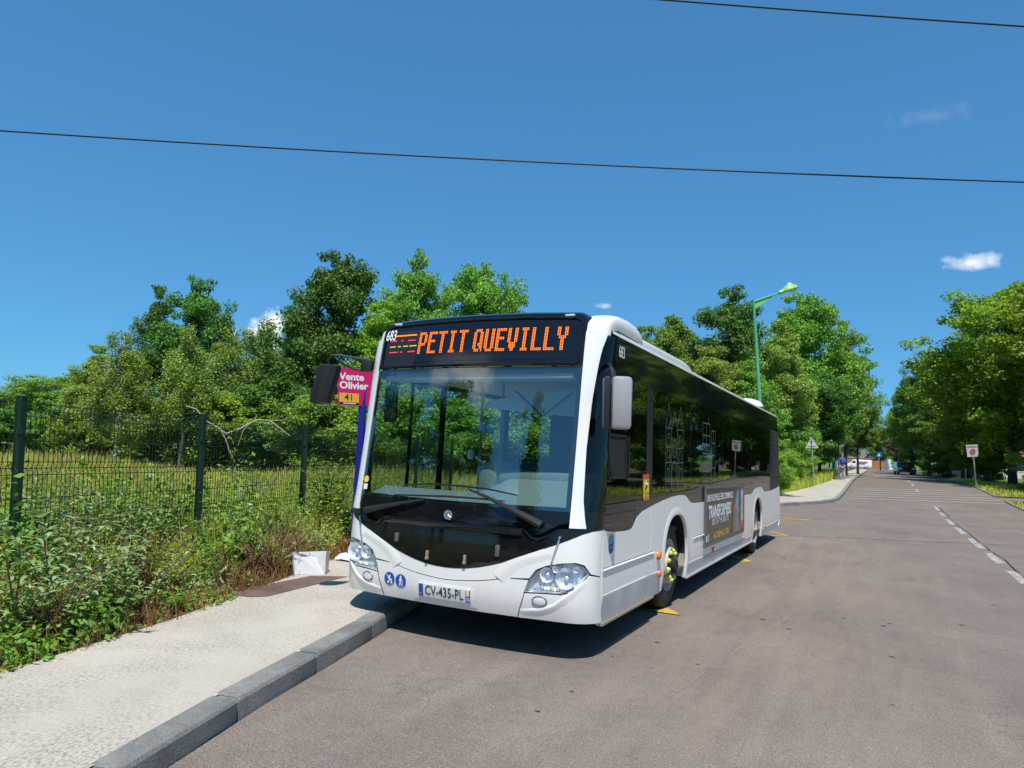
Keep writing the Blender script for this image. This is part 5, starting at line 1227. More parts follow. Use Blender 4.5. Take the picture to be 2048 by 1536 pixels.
# ------------------------------------------------------------------ street lamps
def lamp(base, top, arm_end, head_len, rb, rt, label, head=True):
    o = empty('street_lamp', tuple(base)); tag(o, label, 'street lamp', 'green street lamps along the pavement')
    B, T, A = (Vector(q) - Vector(base) for q in (base, top, arm_end if arm_end is not None else top))
    mb = MB(); mb.tube([tuple(B), tuple(B + (T - B) * .12), tuple(B + (T - B) * .13), tuple(T)], [rb * 1.35, rb * 1.3, rb, rt], 12); mb.build('pole', 'lamp_green', o)
    if not head: return o
    mb = MB(); d = (A - T); mb.tube([tuple(T - Vector((0, 0, .05))), tuple(T + d * .6)], [rt * .9, rt * .62], 8); mb.build('arm', 'lamp_green', o)
    mb = MB(); g0 = T + d * .05; mb.add([tuple(T + Vector((0, 0, -.1))), tuple(T + Vector((0, 0, -.38))), tuple(T + d * .45 + Vector((0, 0, -.04)))], [(0, 1, 2)]); mb.add([tuple(T + Vector((0, .02, -.1))), tuple(T + Vector((0, .02, -.38))), tuple(T + d * .45 + Vector((0, .02, -.04)))], [(0, 2, 1)]); mb.build('gusset', 'lamp_green_light', o, smooth=False)
    h0 = T + d * .56; hd = d.normalized(); rows = []; sd = hd.cross(Vector((0, 0, 1))).normalized(); up = sd.cross(hd)
    for t, w_, zt, zb_ in ((0, .07, .07, -.07), (.12, .09, .09, -.08), (.2, .10, .09, -.07), (.28, .16, .14, -.06), (.45, .22, .21, -.05), (.65, .24, .22, -.05), (.85, .17, .13, -.045), (1.0, .03, .0, -.04)):
        c_ = h0 + hd * (t * head_len); rows.append([tuple(c_ + sd * (w_ * cos(a)) + up * ((zt if sin(a) > 0 else -zb_) * sin(a))) for a in np.linspace(0, 2 * pi, 13)[:-1]])
    k = 12; mb = MB(); mb.add([q for r_ in rows for q in r_], [(i * k + j, i * k + (j + 1) % k, (i + 1) * k + (j + 1) % k, (i + 1) * k + j) for i in range(len(rows) - 1) for j in range(k)] + [tuple(range(k))]); hd_o = mb.build('lamp_head', 'lamp_green_light', o)
    c_ = h0 + hd * (.62 * head_len) + up * .20; mb = MB(); mb.lathe([(-.02, .09), (.02, .085), (.05, .05), (.06, .001)], tuple(c_), 'z', 12); mb.build('photocell', 'print_white', hd_o)
    c_ = h0 + hd * (.62 * head_len) + up * (-.045); mb = MB(); mb.lathe([(0, .2), (-.03, .17), (-.045, .08), (-.048, .001)], tuple(c_), 'z', 14); mb.build('lamp_glass', 'sign_white', hd_o)
    return o
D_ = 27.0
tp = at(1507, 601, D_); bs = at(1533, 1000, D_); ae = at(1597, 574, D_ + .4)
bs = np.array([bs[0], bs[1], .1])
lamp(bs, tp, ae, .88, .085, .050, 'tall pale green street lamp with curved head rising behind the bus roof')
tp2 = at(1623, 735, 52); bs2 = at(1641, 955, 52); lamp(bs2, tp2, None, 0, .09, .06, 'distant thin green lamp post half hidden in the trees past the bus', head=False)
for i, (px, h_, lb) in enumerate(((1667, 2.3, 'green gate post left of the walking person'), (1690.5, 2.5, 'green gate post right of the walking person'))):
    b_ = at(px, 953, 58); b_[2] = ter(b_[1]); o = MB(); o.box((0, 0, h_ / 2), (.22, .16, h_), bev=.02); o.box((0, 0, h_ + .03), (.26, .2, .06), bev=.015); po = o.build('gate_post', 'lamp_green'); po.location = tuple(b_); tag(po, lb, 'post')

# ------------------------------------------------------------------ road signs
def pole_sign(name, label, base, lean_top, rp_, build):
    o = empty(name, tuple(base)); tag(o, label, 'road sign'); B = Vector(base)
    mb = MB(); mb.tube([(0, 0, 0), tuple(Vector(lean_top) - B)], rp_, 8); mb.build('post', 'galvanised', o); build(o, B); return o
def rt(D): return Vector(C_R), Vector(C_U), Vector(C_F)
R_, U_, F__ = rt(0); Rh = Vector((R_.x, R_.y, 0)).normalized()
D_ = 41.0; gb = at(1628, 975, D_); gb[2] = ter(gb[1]); tt = at(1623, 880, D_)
def b1(o, B):
    c = [Vector(at(*q)) - B for q in ((1622.5, 874, D_ - .06), (1611, 896, D_ - .06), (1637.5, 896, D_ - .06))]; f_ = Vector(C_F) * .03
    mb = MB(); mb.add([tuple(q) for q in c] + [tuple(q + f_) for q in c], [(0, 1, 2), (3, 5, 4), (0, 3, 4, 1), (1, 4, 5, 2), (2, 5, 3, 0)]); mb.build('sign_plate', 'sign_white', o, smooth=False)
    mb = MB()
    for yy in (882, 891): a, b_ = Vector(at(1619 if yy < 885 else 1615, yy, D_ - .08)) - B, Vector(at(1627 if yy < 885 else 1633, yy, D_ - .08)) - B; mb.tube([tuple(a), tuple(b_)], .012, 4)
    mb.build('bracket', 'sign_back', o)
    mb = MB(); mb.tube([tuple(Vector(at(1622.6, 877, D_ - .1)) - B), tuple(Vector(at(1623.6, 898, D_ - .1)) - B)], .02, 6); mb.build('clamp_rail', 'frame_grey', o)
pole_sign('triangle_sign', 'grey back of a triangular warning sign on a pole in the bushes', gb, tt, .04, b1)
D_ = 45.0; gb = at(1953, 967, D_); gb[2] = ter(gb[1]); tt = at(1946, 905, D_)
def b2(o, B):
    q = [Vector(at(*p)) - B for p in ((1935, 914, D_ - .06), (1957.5, 913, D_ - .06), (1955, 889, D_ - .06), (1932, 890, D_ - .06))]; f_ = Vector(C_F) * .03
    mb = MB(); mb.add([tuple(p) for p in q] + [tuple(p + f_) for p in q], [(0, 1, 2, 3), (4, 7, 6, 5), (0, 4, 5, 1), (1, 5, 6, 2), (2, 6, 7, 3), (3, 7, 4, 0)]); pl_ = mb.build('sign_plate', 'sign_white', o, smooth=False)
    c_ = Vector(at(1945.5, 903.5, D_ - .075)) - B
    def ring(r0, r1, off): return [tuple(c_ + (Vector(C_R) * cos(t) + Vector(C_U) * sin(t)) * r - Vector(C_F) * off) for r in (r0, r1) for t in np.linspace(0, 2 * pi, 21)[:-1]]
    mb = MB(); mb.add(ring(.19, .13, 0), [(i, (i + 1) % 20, 20 + (i + 1) % 20, 20 + i) for i in range(20)]); mb.build('red_ring', 'sticker_red', pl_, smooth=False)
    mb = MB()
    for k, x in enumerate((-.05, .05)): p = c_ + Vector(C_R) * x; mb.add([tuple(p + Vector(C_R) * a + Vector(C_U) * b_ - Vector(C_F) * .004) for a, b_ in ((-.035, -.07), (.035, -.07), (.035, .07), (-.035, .07))], [(0, 1, 2, 3)])
    mb.build('sign_print', 'frame_grey', pl_, smooth=False)
    mb = MB()
    for k in range(5): p = Vector(at(1936 + k * 4, 893.5, D_ - .075)) - B; mb.add([tuple(p + Vector(C_R) * a + Vector(C_U) * b_) for a, b_ in ((-.045, -.03), (.045, -.03), (.045, .03), (-.045, .03))], [(0, 1, 2, 3)])
    mb.build('sign_print', 'frame_grey', pl_, smooth=False)
pole_sign('limit_sign', 'square white sign with a red ring on a leaning pole right of the road', gb, tt, .045, b2)
D_ = 75.0; gb = at(1759, 941, D_); gb[2] = ter(gb[1]); tt = at(1757.5, 905, D_)
def b3(o, B):
    q = [Vector(at(*p)) - B for p in ((1752, 914.5, D_ - .06), (1764, 914.5, D_ - .06), (1764, 904, D_ - .06), (1752, 904, D_ - .06))]; f_ = Vector(C_F) * .03
    mb = MB(); mb.add([tuple(p) for p in q] + [tuple(p + f_) for p in q], [(0, 1, 2, 3), (4, 7, 6, 5), (0, 4, 5, 1), (1, 5, 6, 2), (2, 6, 7, 3), (3, 7, 4, 0)]); pl_ = mb.build('sign_plate', 'sign_blue', o, smooth=False)
    q = [Vector(at(*p)) - B for p in ((1755, 912.5, D_ - .08), (1761, 912.5, D_ - .08), (1758, 906, D_ - .08))]; mb = MB(); mb.add([tuple(p) for p in q], [(0, 1, 2)]); mb.build('sign_symbol', 'print_white', pl_, smooth=False)
pole_sign('crossing_sign', 'small square blue pedestrian crossing sign far down the road', gb, tt, .04, b3)

# ------------------------------------------------------------------ person walking away on the pavement
def skin_mesh(name, verts, edges, radii, mat, parent, sub=1):
    me = bpy.data.meshes.new(name); me.from_pydata(verts, edges, []); me.update(); ob = link(name, me)
    md = ob.modifiers.new('s', 'SKIN'); 
    for i, r in enumerate(radii): me.skin_vertices[0].data[i].radius = (r, r) if isinstance(r, (int, float)) else r
    me.skin_vertices[0].data[0].use_root = True
    ms = ob.modifiers.new('d', 'SUBSURF'); ms.levels = sub; ms.render_levels = sub
    bpy.context.view_layer.update(); dg = bpy.context.evaluated_depsgraph_get(); m2 = bpy.data.meshes.new_from_object(ob.evaluated_get(dg))
    bpy.data.objects.remove(ob); m2.name = name; m2.materials.clear(); m2.materials.append(MATS[mat])
    for p in m2.polygons: p.use_smooth = True
    return link(name, m2, parent)
gp = at(1685, 963, 47.7); gp[2] = ter(gp[1]) + .128
person = empty('person', tuple(gp), radians(8)); tag(person, 'person in a blue jacket and grey trousers walking away on the far pavement', 'person')
J = {'pel': (0, 0, .95), 'ch': (0, .02, 1.28), 'nk': (0, .02, 1.48), 'hd': (0, .03, 1.62), 'ht': (0, .03, 1.72), 'sl': (-.17, .02, 1.42), 'el': (-.24, -.05, 1.16), 'wl': (-.24, .06, .94), 'hl': (-.24, .09, .86), 'sr': (.17, .02, 1.42), 'er': (.24, .06, 1.17), 'wr': (.22, .17, .98), 'hr': (.22, .2, .91),
     'tl': (-.09, 0, .90), 'kl': (-.10, .10, .50), 'al': (-.10, .0, .10), 'fl': (-.10, .15, .04), 'tr': (.09, 0, .90), 'kr': (.10, -.02, .49), 'ar': (.10, -.22, .12), 'fr': (.10, -.10, .04)}
nmz = list(J); ix = {k: i for i, k in enumerate(nmz)}
E_ = [('pel', 'ch'), ('ch', 'nk'), ('nk', 'hd'), ('hd', 'ht'), ('ch', 'sl'), ('sl', 'el'), ('el', 'wl'), ('wl', 'hl'), ('ch', 'sr'), ('sr', 'er'), ('er', 'wr'), ('wr', 'hr'), ('pel', 'tl'), ('tl', 'kl'), ('kl', 'al'), ('al', 'fl'), ('pel', 'tr'), ('tr', 'kr'), ('kr', 'ar'), ('ar', 'fr')]
RR = dict(pel=.13, ch=.14, nk=.055, hd=.095, ht=.07, sl=.06, el=.045, wl=.032, hl=.04, sr=.06, er=.045, wr=.032, hr=.04, tl=.09, kl=.062, al=.042, fl=.045, tr=.09, kr=.062, ar=.042, fr=.045)
skin_mesh('body', [J[k] for k in nmz], [(ix[a], ix[b_]) for a, b_ in E_], [RR[k] for k in nmz], 'skin', person)
def sub_skin(name, keys, edges, rad, mat): 
    ii = {k: i for i, k in enumerate(keys)}; skin_mesh(name, [J[k] for k in keys], [(ii[a], ii[b_]) for a, b_ in edges], rad, mat, person)
sub_skin('jacket', ['pel', 'ch', 'nk', 'sl', 'el', 'wl', 'sr', 'er', 'wr'], [('pel', 'ch'), ('ch', 'nk'), ('ch', 'sl'), ('sl', 'el'), ('el', 'wl'), ('ch', 'sr'), ('sr', 'er'), ('er', 'wr')], [.18, .185, .08, .085, .07, .055, .085, .07, .055], 'jacket_blue')
sub_skin('trousers', ['pel', 'tl', 'kl', 'al', 'tr', 'kr', 'ar'], [('pel', 'tl'), ('tl', 'kl'), ('kl', 'al'), ('pel', 'tr'), ('tr', 'kr'), ('kr', 'ar')], [.14, .105, .085, .065, .105, .085, .065], 'trousers_grey')
sub_skin('hair', ['hd', 'ht'], [('hd', 'ht')], [.108, .085], 'hair_brown'); 
mb = MB(); mb.box((0, -.17, 1.28), (.24, .12, .34), bev=.04); mb.build('backpack', 'jacket_blue', person)
for k in ('fl', 'fr'):
    mb = MB(); p = J[k]; mb.box((p[0], p[1] - .03, .045), (.10, .27, .085), bev=.03); mb.build('shoe', 'shoe_grey', person)

# ------------------------------------------------------------------ far vehicles
def vehicle(name, label, cat, loc, rz, sec, width, mat, windows, wheels, wr_, extras=()):
    """sec: side outline (x along the length, z); the shell is wide at the waist and narrows to the roof"""
    o = empty(name, tuple(loc), rz); tag(o, label, cat)
    bm = MB(); n_ = len(sec); zmax = max(z for _, z in sec)
    def hw(z, k): return width / 2 * k * (1 - .16 * max(0, (z - zmax * .52) / (zmax * .48)) ** 1.3)
    rows = []
    for k, ins in ((-1.0, .94), (-1.0, 1.0), (-.5, 1.015), (.5, 1.015), (1.0, 1.0), (1.0, .94)):
        cx_, cz_ = sum(p[0] for p in sec) / n_, sum(p[1] for p in sec) / n_
        rows.append([(cx_ + (x - cx_) * ins, hw(z, k) if abs(k) == 1 and ins == 1.0 else (hw(z, k) * 1.0 + (.03 if ins == .94 and k < 0 else 0) * 0), cz_ + (z - cz_) * ins) for x, z in sec])
    rows[0] = [(x, y - .02, z) for x, y, z in rows[0]]; rows[-1] = [(x, y + .02, z) for x, y, z in rows[-1]]
    k = n_; bm.add([q for r_ in rows for q in r_], [(i * k + j, i * k + (j + 1) % k, (i + 1) * k + (j + 1) % k, (i + 1) * k + j) for i in range(5) for j in range(k)] + [tuple(range(k)), tuple(range(5 * k, 6 * k))]); bm.build('body', mat, o, angle=45)
    for wn_, poly in windows:
        for s in ((-1, 1) if wn_ == 'side_window' else (0,)):
            mb = MB()
            if s: mb.add([(x, s * (hw(z, 1) + .028), z) for x, z in poly], [tuple(range(len(poly)))])
            else: mb.add([(poly[0][0], -hw(poly[0][1], .86), poly[0][1]), (poly[0][0], hw(poly[0][1], .86), poly[0][1]), (poly[1][0], hw(poly[1][1], .82), poly[1][1]), (poly[1][0], -hw(poly[1][1], .82), poly[1][1])], [(0, 1, 2, 3)])
            mb.build(wn_, 'glass_dark', o, smooth=False)
    for x in wheels:
        for s in (-1, 1):
            mb = MB(); mb.lathe([(-.1, wr_ * .6), (-.1, wr_ * .96), (-.06, wr_), (.06, wr_), (.1, wr_ * .96), (.1, wr_ * .6)], (x, s * (width / 2 - .08), wr_), 'y', 18); w_ = mb.build('wheel', 'rubber', o)
            mb = MB(); mb.lathe([(s * .1, wr_ * .62), (s * .08, wr_ * .4), (s * .095, .001)], (x, s * (width / 2 - .08), wr_), 'y', 14); mb.build('rim', 'galvanised', w_)
    for (nm_, mt, c_, d_) in extras: mb = MB(); mb.box(c_, d_, bev=.02); mb.build(nm_, mt, o)
    return o
vl = at(1717.5, 938, 158); vl[2] = ter(vl[1]) + .02
vn = vehicle('delivery_van', 'white delivery van parked side-on at the far end of the road', 'van', vl, radians(190),
        [(-2.45, .35), (-2.5, .9), (-2.48, 1.85), (-2.3, 1.97), (.9, 1.97), (1.25, 1.9), (1.95, 1.15), (2.45, .95), (2.52, .6), (2.45, .35)], 1.9, 'van_white',
        [('side_window', [(.75, 1.2), (1.72, 1.2), (1.22, 1.72), (.8, 1.74)]), ('windscreen', [(2.02, 1.18), (1.32, 1.86)])], (-1.5, 1.55), .33, [('headlamp', 'interior_light', (2.44, .7, .8), (.12, .3, .2)), ('headlamp', 'interior_light', (2.44, -.7, .8), (.12, .3, .2)), ('bumper', 'soft_black', (2.45, 0, .45), (.2, 1.8, .2))])
for s in (1, -1):
    mb = MB(); mb.add([(x, s * 1.0, z) for x, z in ((-1.7, 1.35), (.3, 1.35), (.3, 1.6), (-1.7, 1.6))], [(0, 1, 2, 3)]); mb.build('side_print', 'sticker_red', vn, smooth=False)
    mb = MB(); mb.add([(x, s * 1.0, z) for x, z in ((-1.2, 1.0), (.4, 1.0), (.4, 1.15), (-1.2, 1.15))], [(0, 1, 2, 3)]); mb.build('side_print', 'sign_blue', vn, smooth=False)
cl_ = at(1809, 949.5, 80); cl_[2] = ter(cl_[1])
vehicle('parked_car', 'dark blue parked car in the shade of the trees right of the road', 'car', cl_, radians(-84),
        [(-2.05, .3), (-2.1, .75), (-2.0, .98), (-1.75, 1.35), (-1.3, 1.46), (.1, 1.46), (.55, 1.32), (1.0, .98), (1.9, .82), (2.1, .6), (2.08, .3)], 1.8, 'car_dark',
        [('side_window', [(-1.6, .98), (.75, .98), (.3, 1.34), (-1.3, 1.36)]), ('windscreen', [(1.03, 1.0), (.5, 1.38)]), ('rear_window', [(-2.0, 1.02), (-1.72, 1.38)])], (-1.3, 1.3), .31,
        [('headlamp', 'reflector', (2.0, .62, .68), (.14, .36, .16)), ('headlamp', 'reflector', (2.0, -.62, .68), (.14, .36, .16)), ('number_plate', 'plate_white', (2.1, 0, .5), (.03, .5, .11)), ('tail_lamp', 'red_lens', (-2.06, .7, .85), (.1, .2, .3)), ('tail_lamp', 'red_lens', (-2.06, -.7, .85), (.1, .2, .3))])

# ------------------------------------------------------------------ houses at the end of the road
def house(label, loc, rz, L_, W_, he, hr_, wall_m, roof_m, wins):
    o = empty('house', tuple(loc), rz); tag(o, label, 'house')
    mb = MB(); mb.add([(-L_ / 2, -W_ / 2, 0), (L_ / 2, -W_ / 2, 0), (L_ / 2, W_ / 2, 0), (-L_ / 2, W_ / 2, 0), (-L_ / 2, -W_ / 2, he), (L_ / 2, -W_ / 2, he), (L_ / 2, W_ / 2, he), (-L_ / 2, W_ / 2, he), (-L_ / 2, 0, hr_), (L_ / 2, 0, hr_)],
           [(0, 1, 5, 4), (2, 3, 7, 6), (1, 2, 6, 9, 5), (3, 0, 4, 8, 7)]); mb.build('wall', wall_m, o, smooth=False)
    mb = MB(); e = .3
    for s in (-1, 1):
        sl = (hr_ - he) / (W_ / 2); y0 = s * (W_ / 2 + e); z0 = he - e * sl
        a = [(-L_ / 2 - e, y0, z0), (L_ / 2 + e, y0, z0), (L_ / 2 + e, 0, hr_ + .02), (-L_ / 2 - e, 0, hr_ + .02)]; mb.add(a + [(x, y, z + .12) for x, y, z in a], [(0, 1, 2, 3), (4, 5, 6, 7), (0, 4, 5, 1), (1, 5, 6, 2), (2, 6, 7, 3), (3, 7, 4, 0)])
    r_ = mb.build('roof', roof_m, o, smooth=False)
    mb = MB(); mb.box((L_ * .25, 0, hr_ + .3), (.6, .6, 1.3)); mb.build('chimney', 'brick_orange', r_, smooth=False)
    for (x, z, w_, h_) in wins:
        mb = MB(); mb.box((x, -W_ / 2 - .01, z), (w_, .06, h_)); wo = mb.build('window', 'print_white', o, smooth=False)
        mb = MB(); mb.box((x, -W_ / 2 - .035, z), (w_ - .16, .03, h_ - .16)); mb.build('pane', 'glass_dark', wo, smooth=False)
    return o
hp = at(1722, 938, 182); house('grey slate roofed pale house at the end of the road above the van', (hp[0], hp[1], ter(hp[1])), radians(8), 12, 8, 2.6, 6.6, 'wall_cream', 'roof_slate', [(-4, 1.5, 1.2, 1.3), (-1, 1.5, 1.2, 1.3), (2, 1.5, 1.2, 1.3), (4.6, 1.2, 1.1, 2.2)])
hp = at(1752, 938, 176); house('white gabled house right of the grey roof at the road end', (hp[0] + 1, hp[1], ter(hp[1])), radians(95), 9, 6.5, 2.8, 6.2, 'print_white', 'roof_slate', [(-2, 1.5, 1.1, 1.3), (1, 1.5, 1.1, 1.3)])
hp = at(1898, 945, 92); house('cream house with a red tiled roof glimpsed through the right-hand trees', (hp[0] + 3.5, hp[1], ter(hp[1])), radians(10), 8, 7, 2.8, 4.8, 'wall_cream', 'roof_red', [(-3, 1.5, 1.2, 1.3), (0, 1.5, 1.2, 1.3), (3, 1.5, 1.2, 1.3)])
wp = at(1718, 938, 170); mb = MB(); mb.box((0, 0, 1.1), (9.5, .3, 2.4)); mb.box((0, 0, 2.36), (9.7, .42, .12)); wo = mb.build('garden_wall', 'brick_orange', smooth=False); wo.location = (wp[0] + .6, wp[1] - 1.0, ter(wp[1])); wo.rotation_euler = (0, 0, radians(8)); tag(wo, 'low orange brick garden wall right behind the white van', 'wall')

# ------------------------------------------------------------------ overhead cables
def cable(label, a, b_, sag, r):
    mb = MB(); a, b_ = Vector(a), Vector(b_); P = []
    for i in range(41):
        t = i / 40; p = a + (b_ - a) * t; p.z -= sag * 4 * t * (1 - t); P.append(tuple(p))
    mb.tube(P, r, 5); o = mb.build('overhead_cable', 'wire_black'); tag(o, label, 'cable')
def through(p0, p1, D0, D1, ext=1.2, mid=None):
    A, B = Vector(at(*p0, D0)), Vector(at(*p1, D1)); d = B - A; return A - d * ext, B + d * ext
A, B = through((0, 245), (2048, 348), 14, 14, 0.35); cable('lower black overhead cable crossing the whole sky above the bus', A, B, .26, .017)
A, B = through((1280, -13), (2048, 44), 13, 13, 0.9); cable('upper black overhead cable in the top right corner of the sky', A, B, .10, .017)

# ------------------------------------------------------------------ trees
def leaves_at(rg, centers, normals_bias, size, aspect=.62, flat=.55):
    """one diamond-ish quad per centre, random tilt leaning upwards"""
    n = len(centers)
    nrm = rg.normal(size=(n, 3)); nrm[:, 2] = np.abs(nrm[:, 2]) + flat; nrm += normals_bias * .6
    nrm /= np.linalg.norm(nrm, axis=1)[:, None]
    t = rg.normal(size=(n, 3)); t -= (t * nrm).sum(1)[:, None] * nrm; t /= np.linalg.norm(t, axis=1)[:, None]
    b_ = np.cross(nrm, t); s = size * rg.uniform(.6, 1.35, (n, 1))
    v = np.empty((n, 4, 3)); v[:, 0] = centers - t * s; v[:, 1] = centers + b_ * s * aspect - nrm * s * .15; v[:, 2] = centers + t * s; v[:, 3] = centers - b_ * s * aspect - nrm * s * .15
    return v.reshape(-1, 3)
def quads(n): return np.arange(n * 4).reshape(n, 4)

def make_tree(seed, H, Rw, shape, n_limb, clump_n, leaf_s, clump_r, bare=.22, trunk_r=None, droop=0.0):
    """trunk with limbs and twigs; leaf clumps hang on the twigs"""
    rg = np.random.default_rng(seed); mb = MB(); tr = trunk_r or H * .016
    tp = [Vector((0, 0, -.3))]; k = 8
    for i in range(1, k + 1):
        t = i / k; tp.append(Vector((rg.normal() * .02 * H * t, rg.normal() * .02 * H * t, H * .9 * t)))
    mb.tube([tuple(p) for p in tp], [tr * (1.25 if i == 0 else (1 - .85 * i / k)) for i in range(k + 1)], 7)
    def trunk_at(t): 
        f = t * k; i = min(k - 1, int(f)); return tp[i].lerp(tp[i + 1], f - i)
    cl = []
    for i in range(n_limb):
        t = bare + (1 - bare) * ((i + rg.random()) / n_limb); z = t * .98
        env = {'round': sin(pi * min(1, .12 + .86 * ((t - bare) / (1 - bare)))) ** .65, 'cone': max(.08, 1.05 - (t - bare) / (1 - bare)), 'oval': sin(pi * min(1, .2 + .76 * ((t - bare) / (1 - bare)))) ** .9}[shape]
        L = Rw * env * rg.uniform(.62, 1.15); az = i * 2.4 + rg.normal() * .5; el = rg.uniform(.15, .7) + .5 * max(0, t - .6)
        st = trunk_at(min(.97, z * .93)); d = Vector((cos(az) * cos(el), sin(az) * cos(el), sin(el) * (1 - droop)))
        m_ = st + d * L * .5 + Vector((0, 0, .05 * L)); e = st + d * L + Vector((0, 0, -.10 * L * (1 + 3 * droop)))
        r0 = tr * .42 * (1.1 - .6 * t); mb.tube([tuple(st), tuple(m_), tuple(e)], [r0, r0 * .6, r0 * .2], 5)
        nt = max(4, int(3 + L * 2.6))
        for j in range(nt):
            s_ = .25 + .75 * (j + rg.random()) / nt; p = (st.lerp(m_, s_ * 2) if s_ < .5 else m_.lerp(e, s_ * 2 - 1))
            off = Vector(rg.normal(size=3)) * (.22 * L * (1.15 - .5 * s_)); off.z = off.z * .7 + .08 * L
            q = p + off; mb.tube([tuple(p), tuple(p.lerp(q, .55) + Vector((0, 0, .04))), tuple(q)], [r0 * .3, r0 * .2, r0 * .08], 3); cl.append((q, rg.uniform(.65, 1.25)))
        cl.append((e, rg.uniform(.6, 1.0)))
    for j in range(9): cl.append((tp[-1] + Vector(rg.normal(size=3) * np.array([.035, .035, .02])) * H, .7))
    cs, nb = [], []
    for q, w in cl:
        n = int(clump_n * w); r = clump_r * w
        # a clump is a small shelf of leaves, denser on its outside
        u = rg.normal(size=(n, 3)); u /= np.linalg.norm(u, axis=1)[:, None]; rad = r * rg.random((n, 1)) ** .45
        p = u * rad * np.array([1.15, 1.15, .72]); cs.append(p + np.array(q)); nb.append(u)
        if droop:
            cs[-1][:, 2] -= rg.random(n) * droop * 1.6
    cs = np.concatenate(cs); nb = np.concatenate(nb)
    v = leaves_at(rg, cs, nb, leaf_s)
    return mb, v
PROTO = {}
def proto(key, bark, leafm, *a, **kw):
    mb, v = make_tree(*a, **kw)
    tm = bpy.data.meshes.new('trunk_' + key); tm.from_pydata(mb.v, [], mb.f); tm.update(); tm.materials.append(MATS[bark])
    for p in tm.polygons: p.use_smooth = True
    PROTO[key] = (tm, fast_mesh('crown_' + key, v, quads(len(v) // 4), leafm), a[1])
#                          seed H   R   shape   limbs clump leaf  r
proto('oak_a', 'bark', 'leaf_deep', 11, 12, 3.6, 'round', 34, 150, .088, .56)
proto('oak_b', 'bark', 'leaf_mid', 23, 12, 3.3, 'oval', 32, 140, .084, .54)
proto('oak_c', 'bark', 'leaf_deep', 37, 12, 4.2, 'round', 36, 150, .090, .58, bare=.15)
proto('ash', 'bark', 'leaf_bright', 41, 12, 4.0, 'round', 34, 150, .095, .58, bare=.1)
proto('birch', 'birch_bark', 'leaf_olive', 53, 9, 2.0, 'oval', 26, 120, .055, .36, bare=.3, trunk_r=.095, droop=.5)
proto('bush_a', 'bark', 'leaf_mid', 61, 4, 2.2, 'round', 18, 190, .062, .42, bare=.03, trunk_r=.05)
proto('bush_b', 'bark', 'leaf_bright', 67, 4, 2.3, 'round', 18, 190, .064, .40, bare=.02, trunk_r=.05)
proto('spruce', 'bark', 'leaf_deep', 71, 12, 2.6, 'cone', 44, 60, .14, .5, bare=.06, droop=.25)
def tree(key, x, y, h, label, leafm=None, rz=0.0, wide=1.0, name=None, cat='tree', group=None, z=None):
    tm, cm, H0 = PROTO[key]; s = h / H0
    nm_ = name or {'birch': 'birch_tree', 'bush_a': 'shrub', 'bush_b': 'shrub', 'spruce': 'conifer_tree'}.get(key, 'broadleaf_tree')
    o = empty(nm_, (x, y, (ter(y) + .05) if z is None else z), rz); o.scale = (s * wide, s * wide, s); tag(o, label, cat, group)
    link('trunk', tm, o); c_ = link('crown', cm, o)
    if leafm: c_.material_slots[0].link = 'OBJECT'; c_.material_slots[0].material = MATS[leafm]
    return o
def tree_px(key, px, py_top, D, label, leafm=None, rz=0.0, wide=1.0, kx_=None, **kw):
    p = at(px, py_top, D); base_z = ter(p[1]) + .05
    # crowns end a little above the modelled height
    return tree(key, p[0] if kx_ is None else kx_, p[1], (p[2] - base_z) / .95, label, leafm, rz, wide, **kw)
LG = 'trees behind the meadow'
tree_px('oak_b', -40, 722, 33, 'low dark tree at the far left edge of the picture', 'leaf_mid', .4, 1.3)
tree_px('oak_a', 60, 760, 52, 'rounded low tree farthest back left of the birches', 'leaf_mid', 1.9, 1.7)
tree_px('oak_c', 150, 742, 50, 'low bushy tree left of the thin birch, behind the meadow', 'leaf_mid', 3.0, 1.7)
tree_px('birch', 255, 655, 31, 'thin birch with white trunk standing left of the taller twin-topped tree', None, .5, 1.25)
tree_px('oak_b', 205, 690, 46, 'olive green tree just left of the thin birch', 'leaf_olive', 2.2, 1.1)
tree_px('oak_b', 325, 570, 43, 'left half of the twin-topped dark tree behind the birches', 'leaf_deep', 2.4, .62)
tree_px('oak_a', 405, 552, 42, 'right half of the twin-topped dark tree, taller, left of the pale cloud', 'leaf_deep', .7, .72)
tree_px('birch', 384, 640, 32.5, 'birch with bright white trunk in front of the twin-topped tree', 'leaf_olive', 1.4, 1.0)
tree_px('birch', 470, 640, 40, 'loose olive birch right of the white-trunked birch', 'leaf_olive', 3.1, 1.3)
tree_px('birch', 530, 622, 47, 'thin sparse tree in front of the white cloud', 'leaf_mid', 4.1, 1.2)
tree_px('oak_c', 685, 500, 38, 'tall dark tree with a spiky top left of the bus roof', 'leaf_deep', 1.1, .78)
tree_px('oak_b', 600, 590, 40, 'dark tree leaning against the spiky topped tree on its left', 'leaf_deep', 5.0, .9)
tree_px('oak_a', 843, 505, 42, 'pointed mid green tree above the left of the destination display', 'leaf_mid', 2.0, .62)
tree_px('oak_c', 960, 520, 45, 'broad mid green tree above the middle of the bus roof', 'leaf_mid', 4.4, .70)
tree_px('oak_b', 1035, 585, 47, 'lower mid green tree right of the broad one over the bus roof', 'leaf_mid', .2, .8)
tree_px('oak_b', 770, 600, 36, 'light green tree directly behind the bus stop board', 'leaf_bright', .9, .9)
